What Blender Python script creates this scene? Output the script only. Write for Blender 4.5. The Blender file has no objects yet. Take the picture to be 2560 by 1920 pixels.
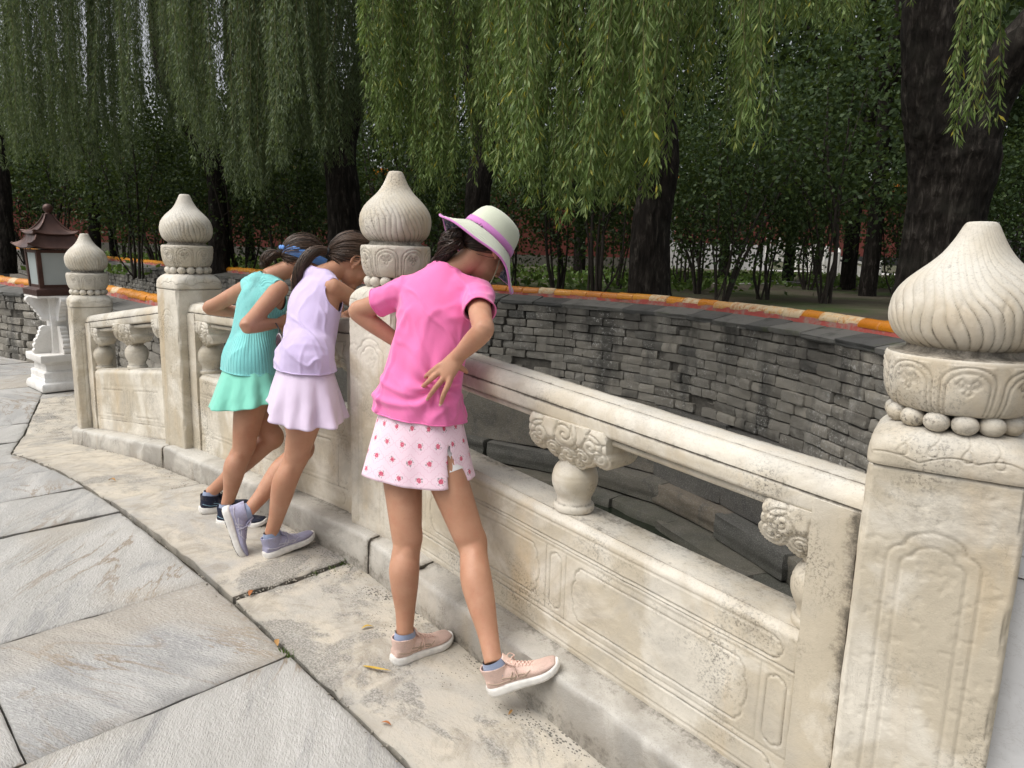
import bpy, bmesh, math, random
import numpy as np
from mathutils import Vector, Matrix
from mathutils.bvhtree import BVHTree

# ---------------------------------------------------------------- camera, sky, sun, exposure
# world frame: +X runs along the balustrade (left to right), +Y points over the canal, +Z up (metres)
sc = bpy.context.scene
U2 = np.array([.7176, -.6966]); N2 = np.array([.6966, .7176])      # the photographer's axes in this frame

def rot_pc(v):
    return Vector((v[0]*U2[0]+v[1]*U2[1], v[0]*N2[0]+v[1]*N2[1], v[2]))

cam_d = bpy.data.cameras.new('camera')
cam_o = bpy.data.objects.new('camera', cam_d)
sc.collection.objects.link(cam_o)
PITCH, ROLL = math.radians(10.3746), math.radians(1.69)
_f = rot_pc((0, math.cos(PITCH), -math.sin(PITCH)))
_r0 = rot_pc((1, 0, 0)); _u0 = rot_pc((0, math.sin(PITCH), math.cos(PITCH)))
_r = _r0*math.cos(ROLL)+_u0*math.sin(ROLL); _u = _u0*math.cos(ROLL)-_r0*math.sin(ROLL)
CAM = Vector((6.0215, -1.6325, 1.4))
cam_o.matrix_world = Matrix(((_r.x, _u.x, -_f.x, CAM.x), (_r.y, _u.y, -_f.y, CAM.y), (_r.z, _u.z, -_f.z, CAM.z), (0, 0, 0, 1)))
cam_d.sensor_width = 36.0
cam_d.lens = 36.0*1788/2560
cam_d.clip_start = .05; cam_d.clip_end = 1500
sc.camera = cam_o

SUN_EL, SUN_AZ = math.radians(58), math.radians(205)      # azimuth measured from +Y towards +X
wd = bpy.data.worlds.new('World'); sc.world = wd; wd.use_nodes = True
nt = wd.node_tree; nt.nodes.clear()
sky = nt.nodes.new('ShaderNodeTexSky'); sky.sky_type = 'NISHITA'; sky.sun_disc = False
sky.sun_elevation = SUN_EL; sky.sun_rotation = SUN_AZ; sky.altitude = 40
sky.air_density = 1.0; sky.dust_density = 6.0; sky.ozone_density = 1.0
hs = nt.nodes.new('ShaderNodeHueSaturation'); hs.inputs['Saturation'].default_value = .22
bg = nt.nodes.new('ShaderNodeBackground'); bg.inputs['Strength'].default_value = .15
wo = nt.nodes.new('ShaderNodeOutputWorld')
nt.links.new(sky.outputs[0], hs.inputs['Color']); nt.links.new(hs.outputs[0], bg.inputs['Color']); nt.links.new(bg.outputs[0], wo.inputs[0])

sun_d = bpy.data.lights.new('sun', 'SUN'); sun_o = bpy.data.objects.new('sun', sun_d); sc.collection.objects.link(sun_o)
sun_d.energy = 1.35; sun_d.angle = math.radians(45); sun_d.color = (1, .96, .9)
_sd = Vector((math.sin(SUN_AZ)*math.cos(SUN_EL), math.cos(SUN_AZ)*math.cos(SUN_EL), math.sin(SUN_EL)))
sun_o.rotation_euler = _sd.to_track_quat('Z', 'Y').to_euler()
sc.view_settings.view_transform = 'Standard'; sc.view_settings.look = 'None'
sc.view_settings.exposure = 0.22; sc.view_settings.gamma = 1.0
sc.view_settings.use_curve_mapping = False

random.seed(7); rng = np.random.default_rng(7)
COL = sc.collection

# ---------------------------------------------------------------- helpers
def tag(o, label=None, cat=None, group=None, kind=None):
    if label: o['label'] = label
    if cat: o['category'] = cat
    if group: o['group'] = group
    if kind: o['kind'] = kind
    return o

def empty(name, loc=(0, 0, 0), rz=0.0):
    o = bpy.data.objects.new(name, None); COL.objects.link(o)
    o.location = loc; o.rotation_euler = (0, 0, rz); o.empty_display_size = .1
    return o

def mesh(name, V, F, smooth=True, dirt=None, uv=None, auto=None):
    me = bpy.data.meshes.new(name)
    V = np.asarray(V, float)
    if isinstance(F, np.ndarray):
        n, k = F.shape
        me.vertices.add(len(V)); me.vertices.foreach_set('co', V.ravel())
        me.loops.add(n*k); me.loops.foreach_set('vertex_index', F.ravel().astype(np.int32))
        me.polygons.add(n); me.polygons.foreach_set('loop_start', np.arange(0, n*k, k, dtype=np.int32))
        me.update(calc_edges=True)
    else:
        me.from_pydata([tuple(v) for v in V], [], [tuple(int(i) for i in f) for f in F])
    me.validate()
    if smooth:
        me.polygons.foreach_set('use_smooth', np.ones(len(me.polygons), bool))
    if dirt is not None:
        a = me.attributes.new('dirt', 'FLOAT', 'POINT'); a.data.foreach_set('value', np.asarray(dirt, np.float32))
    if uv is not None:      # per-vertex uv
        ul = me.uv_layers.new(name='UVMap')
        idx = np.empty(len(me.loops), np.int32); me.loops.foreach_get('vertex_index', idx)
        ul.data.foreach_set('uv', np.asarray(uv, np.float32)[idx].ravel())
    if auto is not None:
        sharp_by_angle(me, auto)
    me.update()
    return me

def sharp_by_angle(me, deg):
    bm = bmesh.new(); bm.from_mesh(me)
    lim = math.radians(deg)
    for e in bm.edges:
        if len(e.link_faces) == 2 and e.calc_face_angle(0) > lim: e.smooth = False
    bm.to_mesh(me); bm.free()

def obj(name, me, mat=None, parent=None, loc=None, rz=None, mtx=None):
    o = bpy.data.objects.new(name, me); COL.objects.link(o)
    if mat is not None and len(me.materials) == 0: me.materials.append(mat)
    if parent is not None: o.parent = parent
    if loc is not None: o.location = loc
    if rz is not None: o.rotation_euler = (0, 0, rz)
    if mtx is not None: o.matrix_local = mtx
    return o

class MB:
    """collects shapes into one mesh"""
    def __init__(s): s.V = []; s.F = []; s.n = 0; s.D = []
    def add(s, V, F, dirt=None):
        V = np.asarray(V, float); s.V.append(V)
        s.F += [tuple(int(i)+s.n for i in f) for f in F]; s.n += len(V)
        s.D.append(np.zeros(len(V)) if dirt is None else np.asarray(dirt, float))
        return s
    def mesh(s, name, smooth=True, auto=None, dirt=False):
        return mesh(name, np.concatenate(s.V), s.F, smooth, np.concatenate(s.D) if dirt else None, None, auto)

def grid_faces(nu, nv, wrap_u=False, off=0):
    """vertices ordered [u][v]"""
    i = np.arange(nu if wrap_u else nu-1)[:, None]; j = np.arange(nv-1)[None, :]
    i2 = (i+1) % nu
    a = i*nv+j; b = i2*nv+j; c = i2*nv+j+1; d = i*nv+j+1
    return np.stack([a, b, c, d], -1).reshape(-1, 4)+off

def box(x0, x1, y0, y1, z0, z1):
    V = [(x0, y0, z0), (x1, y0, z0), (x1, y1, z0), (x0, y1, z0), (x0, y0, z1), (x1, y0, z1), (x1, y1, z1), (x0, y1, z1)]
    F = [(3, 2, 1, 0), (4, 5, 6, 7), (0, 1, 5, 4), (1, 2, 6, 5), (2, 3, 7, 6), (3, 0, 4, 7)]
    return np.array(V, float), F

def bevel_me(me, w, seg=2, angle=30):
    bm = bmesh.new(); bm.from_mesh(me)
    ed = [e for e in bm.edges if len(e.link_faces) == 2 and e.calc_face_angle(0) > math.radians(angle)]
    bmesh.ops.bevel(bm, geom=ed, offset=w, segments=seg, affect='EDGES', profile=.6)
    for f in bm.faces: f.smooth = True
    for e in bm.edges:
        if len(e.link_faces) == 2 and e.calc_face_angle(0) > math.radians(40): e.smooth = False
    bm.to_mesh(me); bm.free(); return me

def bbox_me(name, x0, x1, y0, y1, z0, z1, bev=.004, seg=2):
    V, F = box(x0, x1, y0, y1, z0, z1)
    return bevel_me(mesh(name, V, F, False), bev, seg)

def lathe(prof, n=48, wob=None):
    """prof: list of (r, z) bottom to top, closed by caps"""
    p = np.array(prof, float); th = np.linspace(0, 2*np.pi, n, endpoint=False)
    r = p[:, 0][None, :]; z = np.repeat(p[:, 1][None, :], n, 0)
    R = np.repeat(r, n, 0)
    if wob is not None: R = wob(R, th[:, None], z)
    V = np.stack([R*np.cos(th)[:, None], R*np.sin(th)[:, None], z], -1).reshape(-1, 3)
    F = [tuple(f) for f in grid_faces(n, len(p), True)]
    m = len(p)
    F.append(tuple(i*m for i in range(n-1, -1, -1))); F.append(tuple(i*m+m-1 for i in range(n)))
    return V, F

def cat_rom(P, t):
    """Catmull-Rom through rows of P at parameters t in [0, len(P)-1]"""
    P = np.asarray(P, float); k = len(P)
    t = np.clip(np.asarray(t, float), 0, k-1-1e-9); i = t.astype(int); f = (t-i)[:, None]
    p0 = P[np.maximum(i-1, 0)]; p1 = P[i]; p2 = P[np.minimum(i+1, k-1)]; p3 = P[np.minimum(i+2, k-1)]
    return .5*((2*p1)+(-p0+p2)*f+(2*p0-5*p1+4*p2-p3)*f*f+(-p0+3*p1-3*p2+p3)*f**3)

def nrm(v):
    v = np.asarray(v, float); return v/(np.linalg.norm(v, axis=-1, keepdims=True)+1e-12)

def tube(P, R, n=8, lat=None, cap=True, smooth_n=None):
    """loft of ellipses. P k*3, R scalar/k/(k*2); lat: side vector(s) that carry the first radius"""
    P = np.asarray(P, float); R = np.asarray(R, float)
    if R.ndim == 0: R = np.full(len(P), float(R))
    if R.ndim == 1: R = np.stack([R, R], 1)
    if lat is not None:
        lat = np.asarray(lat, float)
        if lat.ndim == 1: lat = np.repeat(lat[None], len(P), 0)
    if smooth_n:
        t = np.linspace(0, len(P)-1, smooth_n)
        R = np.maximum(cat_rom(R, t), 1e-4)
        if lat is not None: lat = cat_rom(lat, t)
        P = cat_rom(P, t)
    T = nrm(np.gradient(P, axis=0))
    if lat is None:
        a = np.array([0, 0, 1.]) if abs(T[0][2]) < .9 else np.array([1., 0, 0])
        A = np.empty_like(P)
        for i in range(len(P)):
            a = a-T[i]*(a@T[i]); a = a/(np.linalg.norm(a)+1e-12); A[i] = a
    else:
        A = nrm(lat-T*np.sum(lat*T, 1, keepdims=True))
    B = np.cross(T, A)
    th = np.linspace(0, 2*np.pi, n, endpoint=False)
    V = P[:, None]+A[:, None]*(R[:, 0, None, None]*np.cos(th)[None, :, None])+B[:, None]*(R[:, 1, None, None]*np.sin(th)[None, :, None])
    k = len(P); V = V.reshape(-1, 3)
    F = []
    for i in range(k-1):
        for j in range(n):
            j2 = (j+1) % n; F.append((i*n+j, i*n+j2, (i+1)*n+j2, (i+1)*n+j))
    if cap:
        F.append(tuple(range(n-1, -1, -1))); F.append(tuple((k-1)*n+j for j in range(n)))
    return V, F

def ellipsoid(c, r, M=None, n=20, m=14):
    th = np.linspace(0, 2*np.pi, n, endpoint=False); ph = np.linspace(-np.pi/2, np.pi/2, m)[1:-1]
    V = [(0, 0, -1.)]
    for p in ph:
        for t in th: V.append((math.cos(p)*math.cos(t), math.cos(p)*math.sin(t), math.sin(p)))
    V.append((0, 0, 1.)); V = np.array(V)*np.asarray(r)
    if M is not None: V = V@np.asarray(M).T
    V = V+np.asarray(c)
    F = []; k = len(ph)
    for j in range(n): F.append((0, 1+(j+1) % n, 1+j))
    for i in range(k-1):
        for j in range(n):
            j2 = (j+1) % n; F.append((1+i*n+j, 1+i*n+j2, 1+(i+1)*n+j2, 1+(i+1)*n+j))
    for j in range(n): F.append((1+(k-1)*n+j, 1+(k-1)*n+(j+1) % n, 1+k*n))
    return V, F

def _hash(i, j, k, s):
    h = (i*374761393+j*668265263+k*2147483647+s*974711) & 0xffffffff
    h = ((h ^ (h >> 13))*1274126177) & 0xffffffff
    return ((h ^ (h >> 16)) & 0xffff)/65535.0

def vnoise(P, scale=1.0, seed=0, octaves=1):
    """value noise in 0..1 on an array of points"""
    P = np.asarray(P, float)*scale
    if P.shape[-1] == 2: P = np.concatenate([P, np.zeros(P.shape[:-1]+(1,))], -1)
    out = 0; amp = 1; tot = 0
    for o in range(octaves):
        Q = P*(2**o)+o*17.3
        I = np.floor(Q).astype(np.int64); f = Q-I; f = f*f*(3-2*f)
        r = 0
        for a in (0, 1):
            for b in (0, 1):
                for c in (0, 1):
                    w = (f[..., 0] if a else 1-f[..., 0])*(f[..., 1] if b else 1-f[..., 1])*(f[..., 2] if c else 1-f[..., 2])
                    r = r+w*_hash(I[..., 0]+a, I[..., 1]+b, I[..., 2]+c, seed)
        out = out+r*amp; tot += amp; amp *= .5
    return out/tot

def poly_dist(X, Z, polys):
    """distance of points to a set of polylines (list of k*2 arrays)"""
    best = np.full(X.shape, 1e9)
    for p in polys:
        p = np.asarray(p, float)
        for a, b in zip(p[:-1], p[1:]):
            m = .02
            x0, x1 = min(a[0], b[0])-m, max(a[0], b[0])+m; z0, z1 = min(a[1], b[1])-m, max(a[1], b[1])+m
            s = (X > x0) & (X < x1) & (Z > z0) & (Z < z1)
            if not s.any(): continue
            d = b-a; l = d@d+1e-12
            t = np.clip(((X[s]-a[0])*d[0]+(Z[s]-a[1])*d[1])/l, 0, 1)
            best[s] = np.minimum(best[s], np.hypot(X[s]-a[0]-t*d[0], Z[s]-a[1]-t*d[1]))
    return best

def smoothstep(a, b, x):
    t = np.clip((x-a)/(b-a), 0, 1); return t*t*(3-2*t)

# ---------------------------------------------------------------- materials
class NT:
    def __init__(s, name, rough=.6, spec=.4):
        s.m = bpy.data.materials.new(name); s.m.use_nodes = True
        s.t = s.m.node_tree; s.b = s.t.nodes['Principled BSDF']
        s.b.inputs['Roughness'].default_value = rough; s.b.inputs['Specular IOR Level'].default_value = spec
        s.out = s.t.nodes['Material Output']
    def n(s, typ, **kw):
        x = s.t.nodes.new(typ)
        for k, v in kw.items():
            if k in x.inputs: x.inputs[k].default_value = v
            else: setattr(x, k, v)
        return x
    def l(s, a, b): s.t.links.new(a, b)
    def pos(s):
        return s.n('ShaderNodeNewGeometry').outputs['Position']
    def objc(s):
        return s.n('ShaderNodeTexCoord').outputs['Object']
    def uv(s):
        return s.n('ShaderNodeTexCoord').outputs['UV']
    def mapping(s, vec, scale=(1, 1, 1), rot=(0, 0, 0), loc=(0, 0, 0)):
        m = s.n('ShaderNodeMapping'); m.inputs['Scale'].default_value = scale; m.inputs['Rotation'].default_value = rot; m.inputs['Location'].default_value = loc
        s.l(vec, m.inputs[0]); return m.outputs[0]
    def noise(s, vec, scale=5, detail=4, rough=.55, dist=0):
        x = s.n('ShaderNodeTexNoise'); x.inputs['Scale'].default_value = scale; x.inputs['Detail'].default_value = detail
        x.inputs['Roughness'].default_value = rough; x.inputs['Distortion'].default_value = dist
        s.l(vec, x.inputs['Vector']); return x.outputs['Fac']
    def vor(s, vec, scale=5, feature='F1', rnd=1):
        x = s.n('ShaderNodeTexVoronoi'); x.feature = feature; x.inputs['Scale'].default_value = scale; x.inputs['Randomness'].default_value = rnd
        s.l(vec, x.inputs['Vector']); return x.outputs['Distance']
    def ramp(s, fac, stops, interp='LINEAR'):
        r = s.n('ShaderNodeValToRGB'); r.color_ramp.interpolation = interp
        e = r.color_ramp.elements
        while len(e) > 1: e.remove(e[-1])
        e[0].position = stops[0][0]; c = stops[0][1]; e[0].color = c if len(c) == 4 else (*c, 1)
        for p, c in stops[1:]:
            q = e.new(p); q.color = c if len(c) == 4 else (*c, 1)
        s.l(fac, r.inputs[0]); return r.outputs[0]
    def mr(s, v, a, b, c=0, d=1):
        m = s.n('ShaderNodeMapRange'); m.inputs[1].default_value = a; m.inputs[2].default_value = b; m.inputs[3].default_value = c; m.inputs[4].default_value = d
        s.l(v, m.inputs[0]); return m.outputs[0]
    def math(s, op, a, b=None, c=None, clamp=False):
        m = s.n('ShaderNodeMath', operation=op); m.use_clamp = clamp
        for i, x in enumerate((a, b, c)):
            if x is None: continue
            if isinstance(x, (int, float)): m.inputs[i].default_value = x
            else: s.l(x, m.inputs[i])
        return m.outputs[0]
    def mix(s, fac, a, b, mode='MIX'):
        m = s.n('ShaderNodeMix', data_type='RGBA', blend_type=mode)
        for i, x in ((0, fac), (6, a), (7, b)):
            if isinstance(x, (int, float)): m.inputs[i].default_value = x
            elif isinstance(x, tuple): m.inputs[i].default_value = x if len(x) == 4 else (*x, 1)
            else: s.l(x, m.inputs[i])
        return m.outputs[2]
    def attr(s, name):
        a = s.n('ShaderNodeAttribute'); a.attribute_name = name; return a.outputs['Fac']
    def col(s, c):
        if isinstance(c, tuple): s.b.inputs['Base Color'].default_value = (*c, 1)
        else: s.l(c, s.b.inputs['Base Color'])
        return s
    def rough(s, v): s.l(v, s.b.inputs['Roughness']); return s
    def bump(s, h, strength=.3, dist=.01, prev=None):
        b = s.n('ShaderNodeBump'); b.inputs['Strength'].default_value = strength; b.inputs['Distance'].default_value = dist
        s.l(h, b.inputs['Height'])
        if prev is not None: s.l(prev, b.inputs['Normal'])
        s.l(b.outputs[0], s.b.inputs['Normal']); return b.outputs[0]
    def rnd(s):
        return s.n('ShaderNodeObjectInfo').outputs['Random']
    def island(s):
        return s.n('ShaderNodeNewGeometry').outputs['Random Per Island']

def flat(name, c, rough=.6, var=.12, scale=30, bump=.0, spec=.4, metal=0):
    t = NT(name, rough, spec); p = t.objc()
    n = t.noise(p, scale, 4)
    d = tuple(x*(1-var) for x in c); e = tuple(min(1, x*(1+var)) for x in c)
    t.col(t.ramp(n, [(.3, d), (.7, e)]))
    t.b.inputs['Metallic'].default_value = metal
    if bump: t.bump(t.noise(p, scale*4, 3), bump, .003)
    return t.m

def marble(name, c0, c1, stain, stain_amt=.5, lichen=.5, ochre=.5, bscale=1.0):
    """weathered carved marble: cream body, ochre runs, black lichen speckle, grime in carved lines (attribute dirt)"""
    t = NT(name, .62, .35); p = t.pos()
    n1 = t.noise(p, 3.2, 6, .6, .6); n2 = t.noise(p, 14, 5, .6); n3 = t.noise(p, 90, 3, .6)
    base = t.ramp(n1, [(.28, tuple(x*.93 for x in c0)), (.45, c0), (.56, c1), (.70, tuple(min(.82, x*1.06+.02) for x in c1))])
    base = t.mix(t.mr(n2, .45, .75, 0, .30), base, tuple(x*.76 for x in c0))
    # ochre staining, stretched downwards
    ps = t.mapping(p, (5.0, 5.0, 1.1)); ns = t.noise(ps, 1.0, 5, .6, .4)
    base = t.mix(t.mr(ns, .55, .82, 0, ochre), base, (.56, .38, .17))
    # grey weathering
    ng = t.noise(t.mapping(p, (2.3, 2.3, 2.3), loc=(4, 2, 7)), 1.0, 6, .62, .8)
    base = t.mix(t.mr(ng, .52, .72, 0, stain_amt), base, stain)
    # black lichen speckle clustered in patches
    sp = t.noise(p, 130, 4, .75); cl = t.noise(t.mapping(p, (1, 1, 1), loc=(9, 9, 1)), 3.6, 4, .6)
    k = t.math('MULTIPLY', t.mr(sp, .50, .62), t.mr(cl, .52, .70, 0, lichen))
    base = t.mix(k, base, (.055, .05, .045))
    sm = t.math('MULTIPLY', t.mr(t.noise(t.mapping(p, (1, 1, 1), loc=(1, 5, 3)), 2.6, 3, .5), .54, .68), t.mr(t.noise(t.mapping(p, (30, 30, 90), (.3, .2, .4)), 1.0, 4, .7), .35, .65, .1, .9))
    base = t.mix(t.math('MULTIPLY', sm, .55*lichen), base, (.22, .19, .155))
    # fine scratches and hairlines
    hv = t.noise(t.mapping(p, (1, 1, 1), loc=(3, 1, 2)), 7, 8, .7, 1.5)
    hl = t.mr(t.math('ABSOLUTE', t.math('SUBTRACT', hv, .5)), 0, .006, .4, 0)
    base = t.mix(hl, base, (.22, .19, .15))
    # upward faces weather to pale grey with dark specks
    sz = t.n('ShaderNodeSeparateXYZ'); t.l(t.n('ShaderNodeNewGeometry').outputs['Normal'], sz.inputs[0])
    upf = t.math('MULTIPLY', t.mr(sz.outputs[2], .15, .8), t.mr(t.noise(p, 8, 5, .65), .35, .62, .15, .75))
    base = t.mix(t.math('MULTIPLY', upf, lichen), base, (.56, .545, .50))
    base = t.mix(t.math('MULTIPLY', t.math('MULTIPLY', upf, lichen), t.mr(t.noise(p, 210, 3, .75), .54, .66, 0, .65)), base, (.07, .065, .055))
    d = t.math('ADD', t.math('MULTIPLY', t.attr('dirt'), 1.0), t.math('MULTIPLY', t.math('SUBTRACT', t.noise(p, 34, 6, .8), .5), 1.9))
    d = t.math('MULTIPLY', t.mr(d, .45, .95, 0, .85), t.mr(t.attr('dirt'), .02, .12))
    base = t.mix(t.math('MULTIPLY', t.attr('dirt'), .42), base, (.20, .165, .12))
    base = t.mix(d, base, (.070, .060, .046))
    t.col(base)
    t.rough(t.mr(n2, .3, .7, .5, .72))
    h = t.math('ADD', t.math('MULTIPLY', n3, .35), t.math('ADD', t.math('MULTIPLY', t.noise(p, 300, 2), .2), t.math('MULTIPLY', n2, .6)))
    t.bump(h, .35*bscale, .006)
    return t.m

M = {}
M['marble'] = marble('weathered cream marble', (.53, .470, .365), (.67, .625, .535), (.40, .38, .34), .70, .85, .55)
M['marble_white'] = marble('white marble', (.72, .70, .66), (.80, .785, .75), (.55, .54, .52), .30, .10, .06, .6)
M['kerb'] = marble('kerb stone', (.33, .31, .275), (.50, .475, .425), (.25, .245, .23), .65, 1.0, .22, 2.0)
# ---------------------------------------------------------------- ground, paving and kerb
def zg(s):
    s = np.asarray(s, float)
    a = .121-.03*(s-2.85)**2
    lo = .121-.03*2.85**2-.10*np.minimum(-s, 1.0)
    hi = .121-.03*3.35**2-.10*np.minimum(s-6.2, 2.0)
    return np.where(s <= 0, lo, np.where(s > 6.2, hi, a))

def slab_mat():
    t = NT('paving stone', .6, .35); p = t.pos(); r = t.rnd()
    off = t.n('ShaderNodeCombineXYZ'); t.l(t.math('MULTIPLY', r, 40), off.inputs[0]); t.l(t.math('MULTIPLY', r, 23), off.inputs[1])
    v = t.n('ShaderNodeVectorMath', operation='ADD'); t.l(p, v.inputs[0]); t.l(off.outputs[0], v.inputs[1]); q = v.outputs[0]
    base = t.ramp(r, [(0, (.30, .298, .290)), (.3, (.39, .38, .355)), (.55, (.335, .333, .325)), (.8, (.42, .405, .37)), (1, (.28, .28, .275))])
    ang = t.n('ShaderNodeVectorRotate'); ang.rotation_type = 'Z_AXIS'; t.l(q, ang.inputs['Vector']); t.l(t.mr(r, 0, 1, -.5, 1.1), ang.inputs['Angle']); qa = ang.outputs[0]
    # flowing bands of the stone
    w = t.noise(t.mapping(qa, (1.3, 6.5, 1)), 1.0, 8, .62, 1.0)
    base = t.mix(t.mr(w, .42, .64, 0, .75), base, (.49, .478, .452))
    base = t.mix(t.mr(t.noise(t.mapping(qa, (1.6, 8.0, 1), (0, 0, 0), (7, 2, 0)), 1.0, 8, .66, 1.3), .54, .66, 0, .65), base, (.235, .235, .235))
    w2 = t.noise(t.mapping(qa, (.9, 4.2, 1), (0, 0, 0), (3, 8, 0)), 1.0, 8, .60, 1.5)
    vein = t.mr(t.math('ABSOLUTE', t.math('SUBTRACT', w2, .5)), .004, .026, .95, 0)
    base = t.mix(t.math('MULTIPLY', vein, t.mr(t.noise(q, 1.1, 2), .45, .58)), base, (.255, .205, .150))
    base = t.mix(t.mr(t.noise(q, .8, 3, .5), .56, .62, 0, .55), base, (.39, .34, .27))
    # chiselled tooling: short pale dashes across the stone
    tl = t.noise(t.mapping(qa, (44, 200, 1), (0, 0, .5)), 1.0, 3, .6)
    tl2 = t.noise(t.mapping(q, (60, 170, 1), (0, 0, .35)), 1.0, 2, .5)
    tm = t.math('MULTIPLY', t.mr(tl, .52, .64), t.mr(t.noise(q, 3.0, 3), .38, .6, .15, 1))
    base = t.mix(t.math('MULTIPLY', tm, .50), base, (.60, .592, .575))
    base = t.mix(t.math('MULTIPLY', t.mr(t.noise(q, 140, 3, .7), .58, .7), t.mr(t.noise(q, 4, 3), .5, .65, 0, .5)), base, (.10, .095, .085))
    base = t.mix(t.mr(t.attr('dirt'), 0, 1, 0, .75), base, (.15, .14, .12))
    t.col(base); t.rough(t.mr(w, .3, .7, .45, .68))
    h = t.math('ADD', t.math('MULTIPLY', tl, .7), t.math('ADD', t.math('MULTIPLY', tl2, .3), t.math('MULTIPLY', t.noise(q, 45, 4), .8)))
    t.bump(h, .75, .008)
    return t.m
M['slab'] = slab_mat()

def border_mat():
    t = NT('border stone', .65, .3); p = t.pos(); r = t.rnd()
    base = t.ramp(r, [(0, (.42, .39, .34)), (.5, (.48, .445, .38)), (1, (.40, .385, .36))])
    w = t.noise(t.mapping(p, (1.6, 2.2, 1)), 1.6, 7, .65, 1.2)
    base = t.mix(t.mr(w, .42, .62, 0, .7), base, (.57, .51, .41))
    base = t.mix(t.mr(t.noise(p, 5.5, 7, .7, 1.2), .48, .62, 0, .6), base, (.285, .25, .20))
    # patches where the skin of the stone has weathered to grey grit
    g = t.noise(t.mapping(p, (1, 1, 1), loc=(5, 3, 0)), 1.7, 8, .68, .5)
    gm = t.mr(g, .56, .60)
    grit = t.ramp(t.noise(p, 150, 4, .8), [(.38, (.07, .066, .06)), (.6, (.42, .405, .37))])
    base = t.mix(t.math('MULTIPLY', gm, .72), base, grit)
    # pits: black specks near the kerb and at random
    vn = t.n('ShaderNodeTexVoronoi'); vn.inputs['Scale'].default_value = 75; t.l(t.mapping(p, (1, 1.5, 1)), vn.inputs['Vector'])
    sx = t.n('ShaderNodeSeparateXYZ'); t.l(p, sx.inputs[0])
    near = t.mr(sx.outputs[1], -.40, -.10, .06, .50)
    k = t.math('LESS_THAN', vn.outputs['Distance'], t.math('MULTIPLY', near, t.mr(t.noise(p, 9, 3), .35, .65)))
    base = t.mix(t.math('MULTIPLY', k, .85), base, (.09, .085, .075))
    hv = t.noise(p, 3.5, 9, .7, 1.2)
    base = t.mix(t.mr(t.math('ABSOLUTE', t.math('SUBTRACT', hv, .5)), 0, .005, .5, 0), base, (.20, .17, .13))
    base = t.mix(t.mr(t.attr('dirt'), 0, 1, 0, .8), base, (.13, .12, .10))
    t.col(base)
    h = t.math('ADD', t.math('MULTIPLY', t.noise(p, 60, 5, .7), 1.0), t.math('SUBTRACT', t.math('MULTIPLY', t.noise(p, 12, 5), 1.0), t.math('MULTIPLY', k, .8)))
    t.bump(t.math('SUBTRACT', h, t.math('MULTIPLY', gm, .5)), .5, .007)
    return t.m
M['border'] = border_mat()

def soil_mat(name, a, b, bump=.6):
    t = NT(name, .95, .1); p = t.pos()
    t.col(t.ramp(t.noise(p, 9, 8, .7), [(.3, a), (.7, b)])); t.bump(t.noise(p, 40, 6, .7), bump, .02); return t.m
M['joint'] = soil_mat('joint dirt', (.035, .03, .024), (.085, .075, .058))

def sheet(name, xs, ys, zf, mat, kind='structure'):
    X, Y = np.meshgrid(np.asarray(xs, float), np.asarray(ys, float), indexing='ij')
    V = np.stack([X, Y, zf(X, Y)], -1).reshape(-1, 3)
    F = grid_faces(len(xs), len(ys))
    o = obj(name, mesh(name, V, F), mat); tag(o, kind=kind); return o

near_bed = sheet('pavement', np.concatenate([[-300, -60, -20], np.arange(-12, 12.1, .2), [20, 60, 300]]), [-300, -60, -12, -6, -3, -1.5, -.5, .15, .62], lambda X, Y: zg(np.clip(X, -8, 9))-.022+0*Y, M['joint'])

sheet('plaza_bed', np.arange(-16, -.55, .25), [.5, 1.02], lambda X, Y: zg(np.clip(X, -8, 9))-.026+0*Y, M['joint'])

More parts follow.
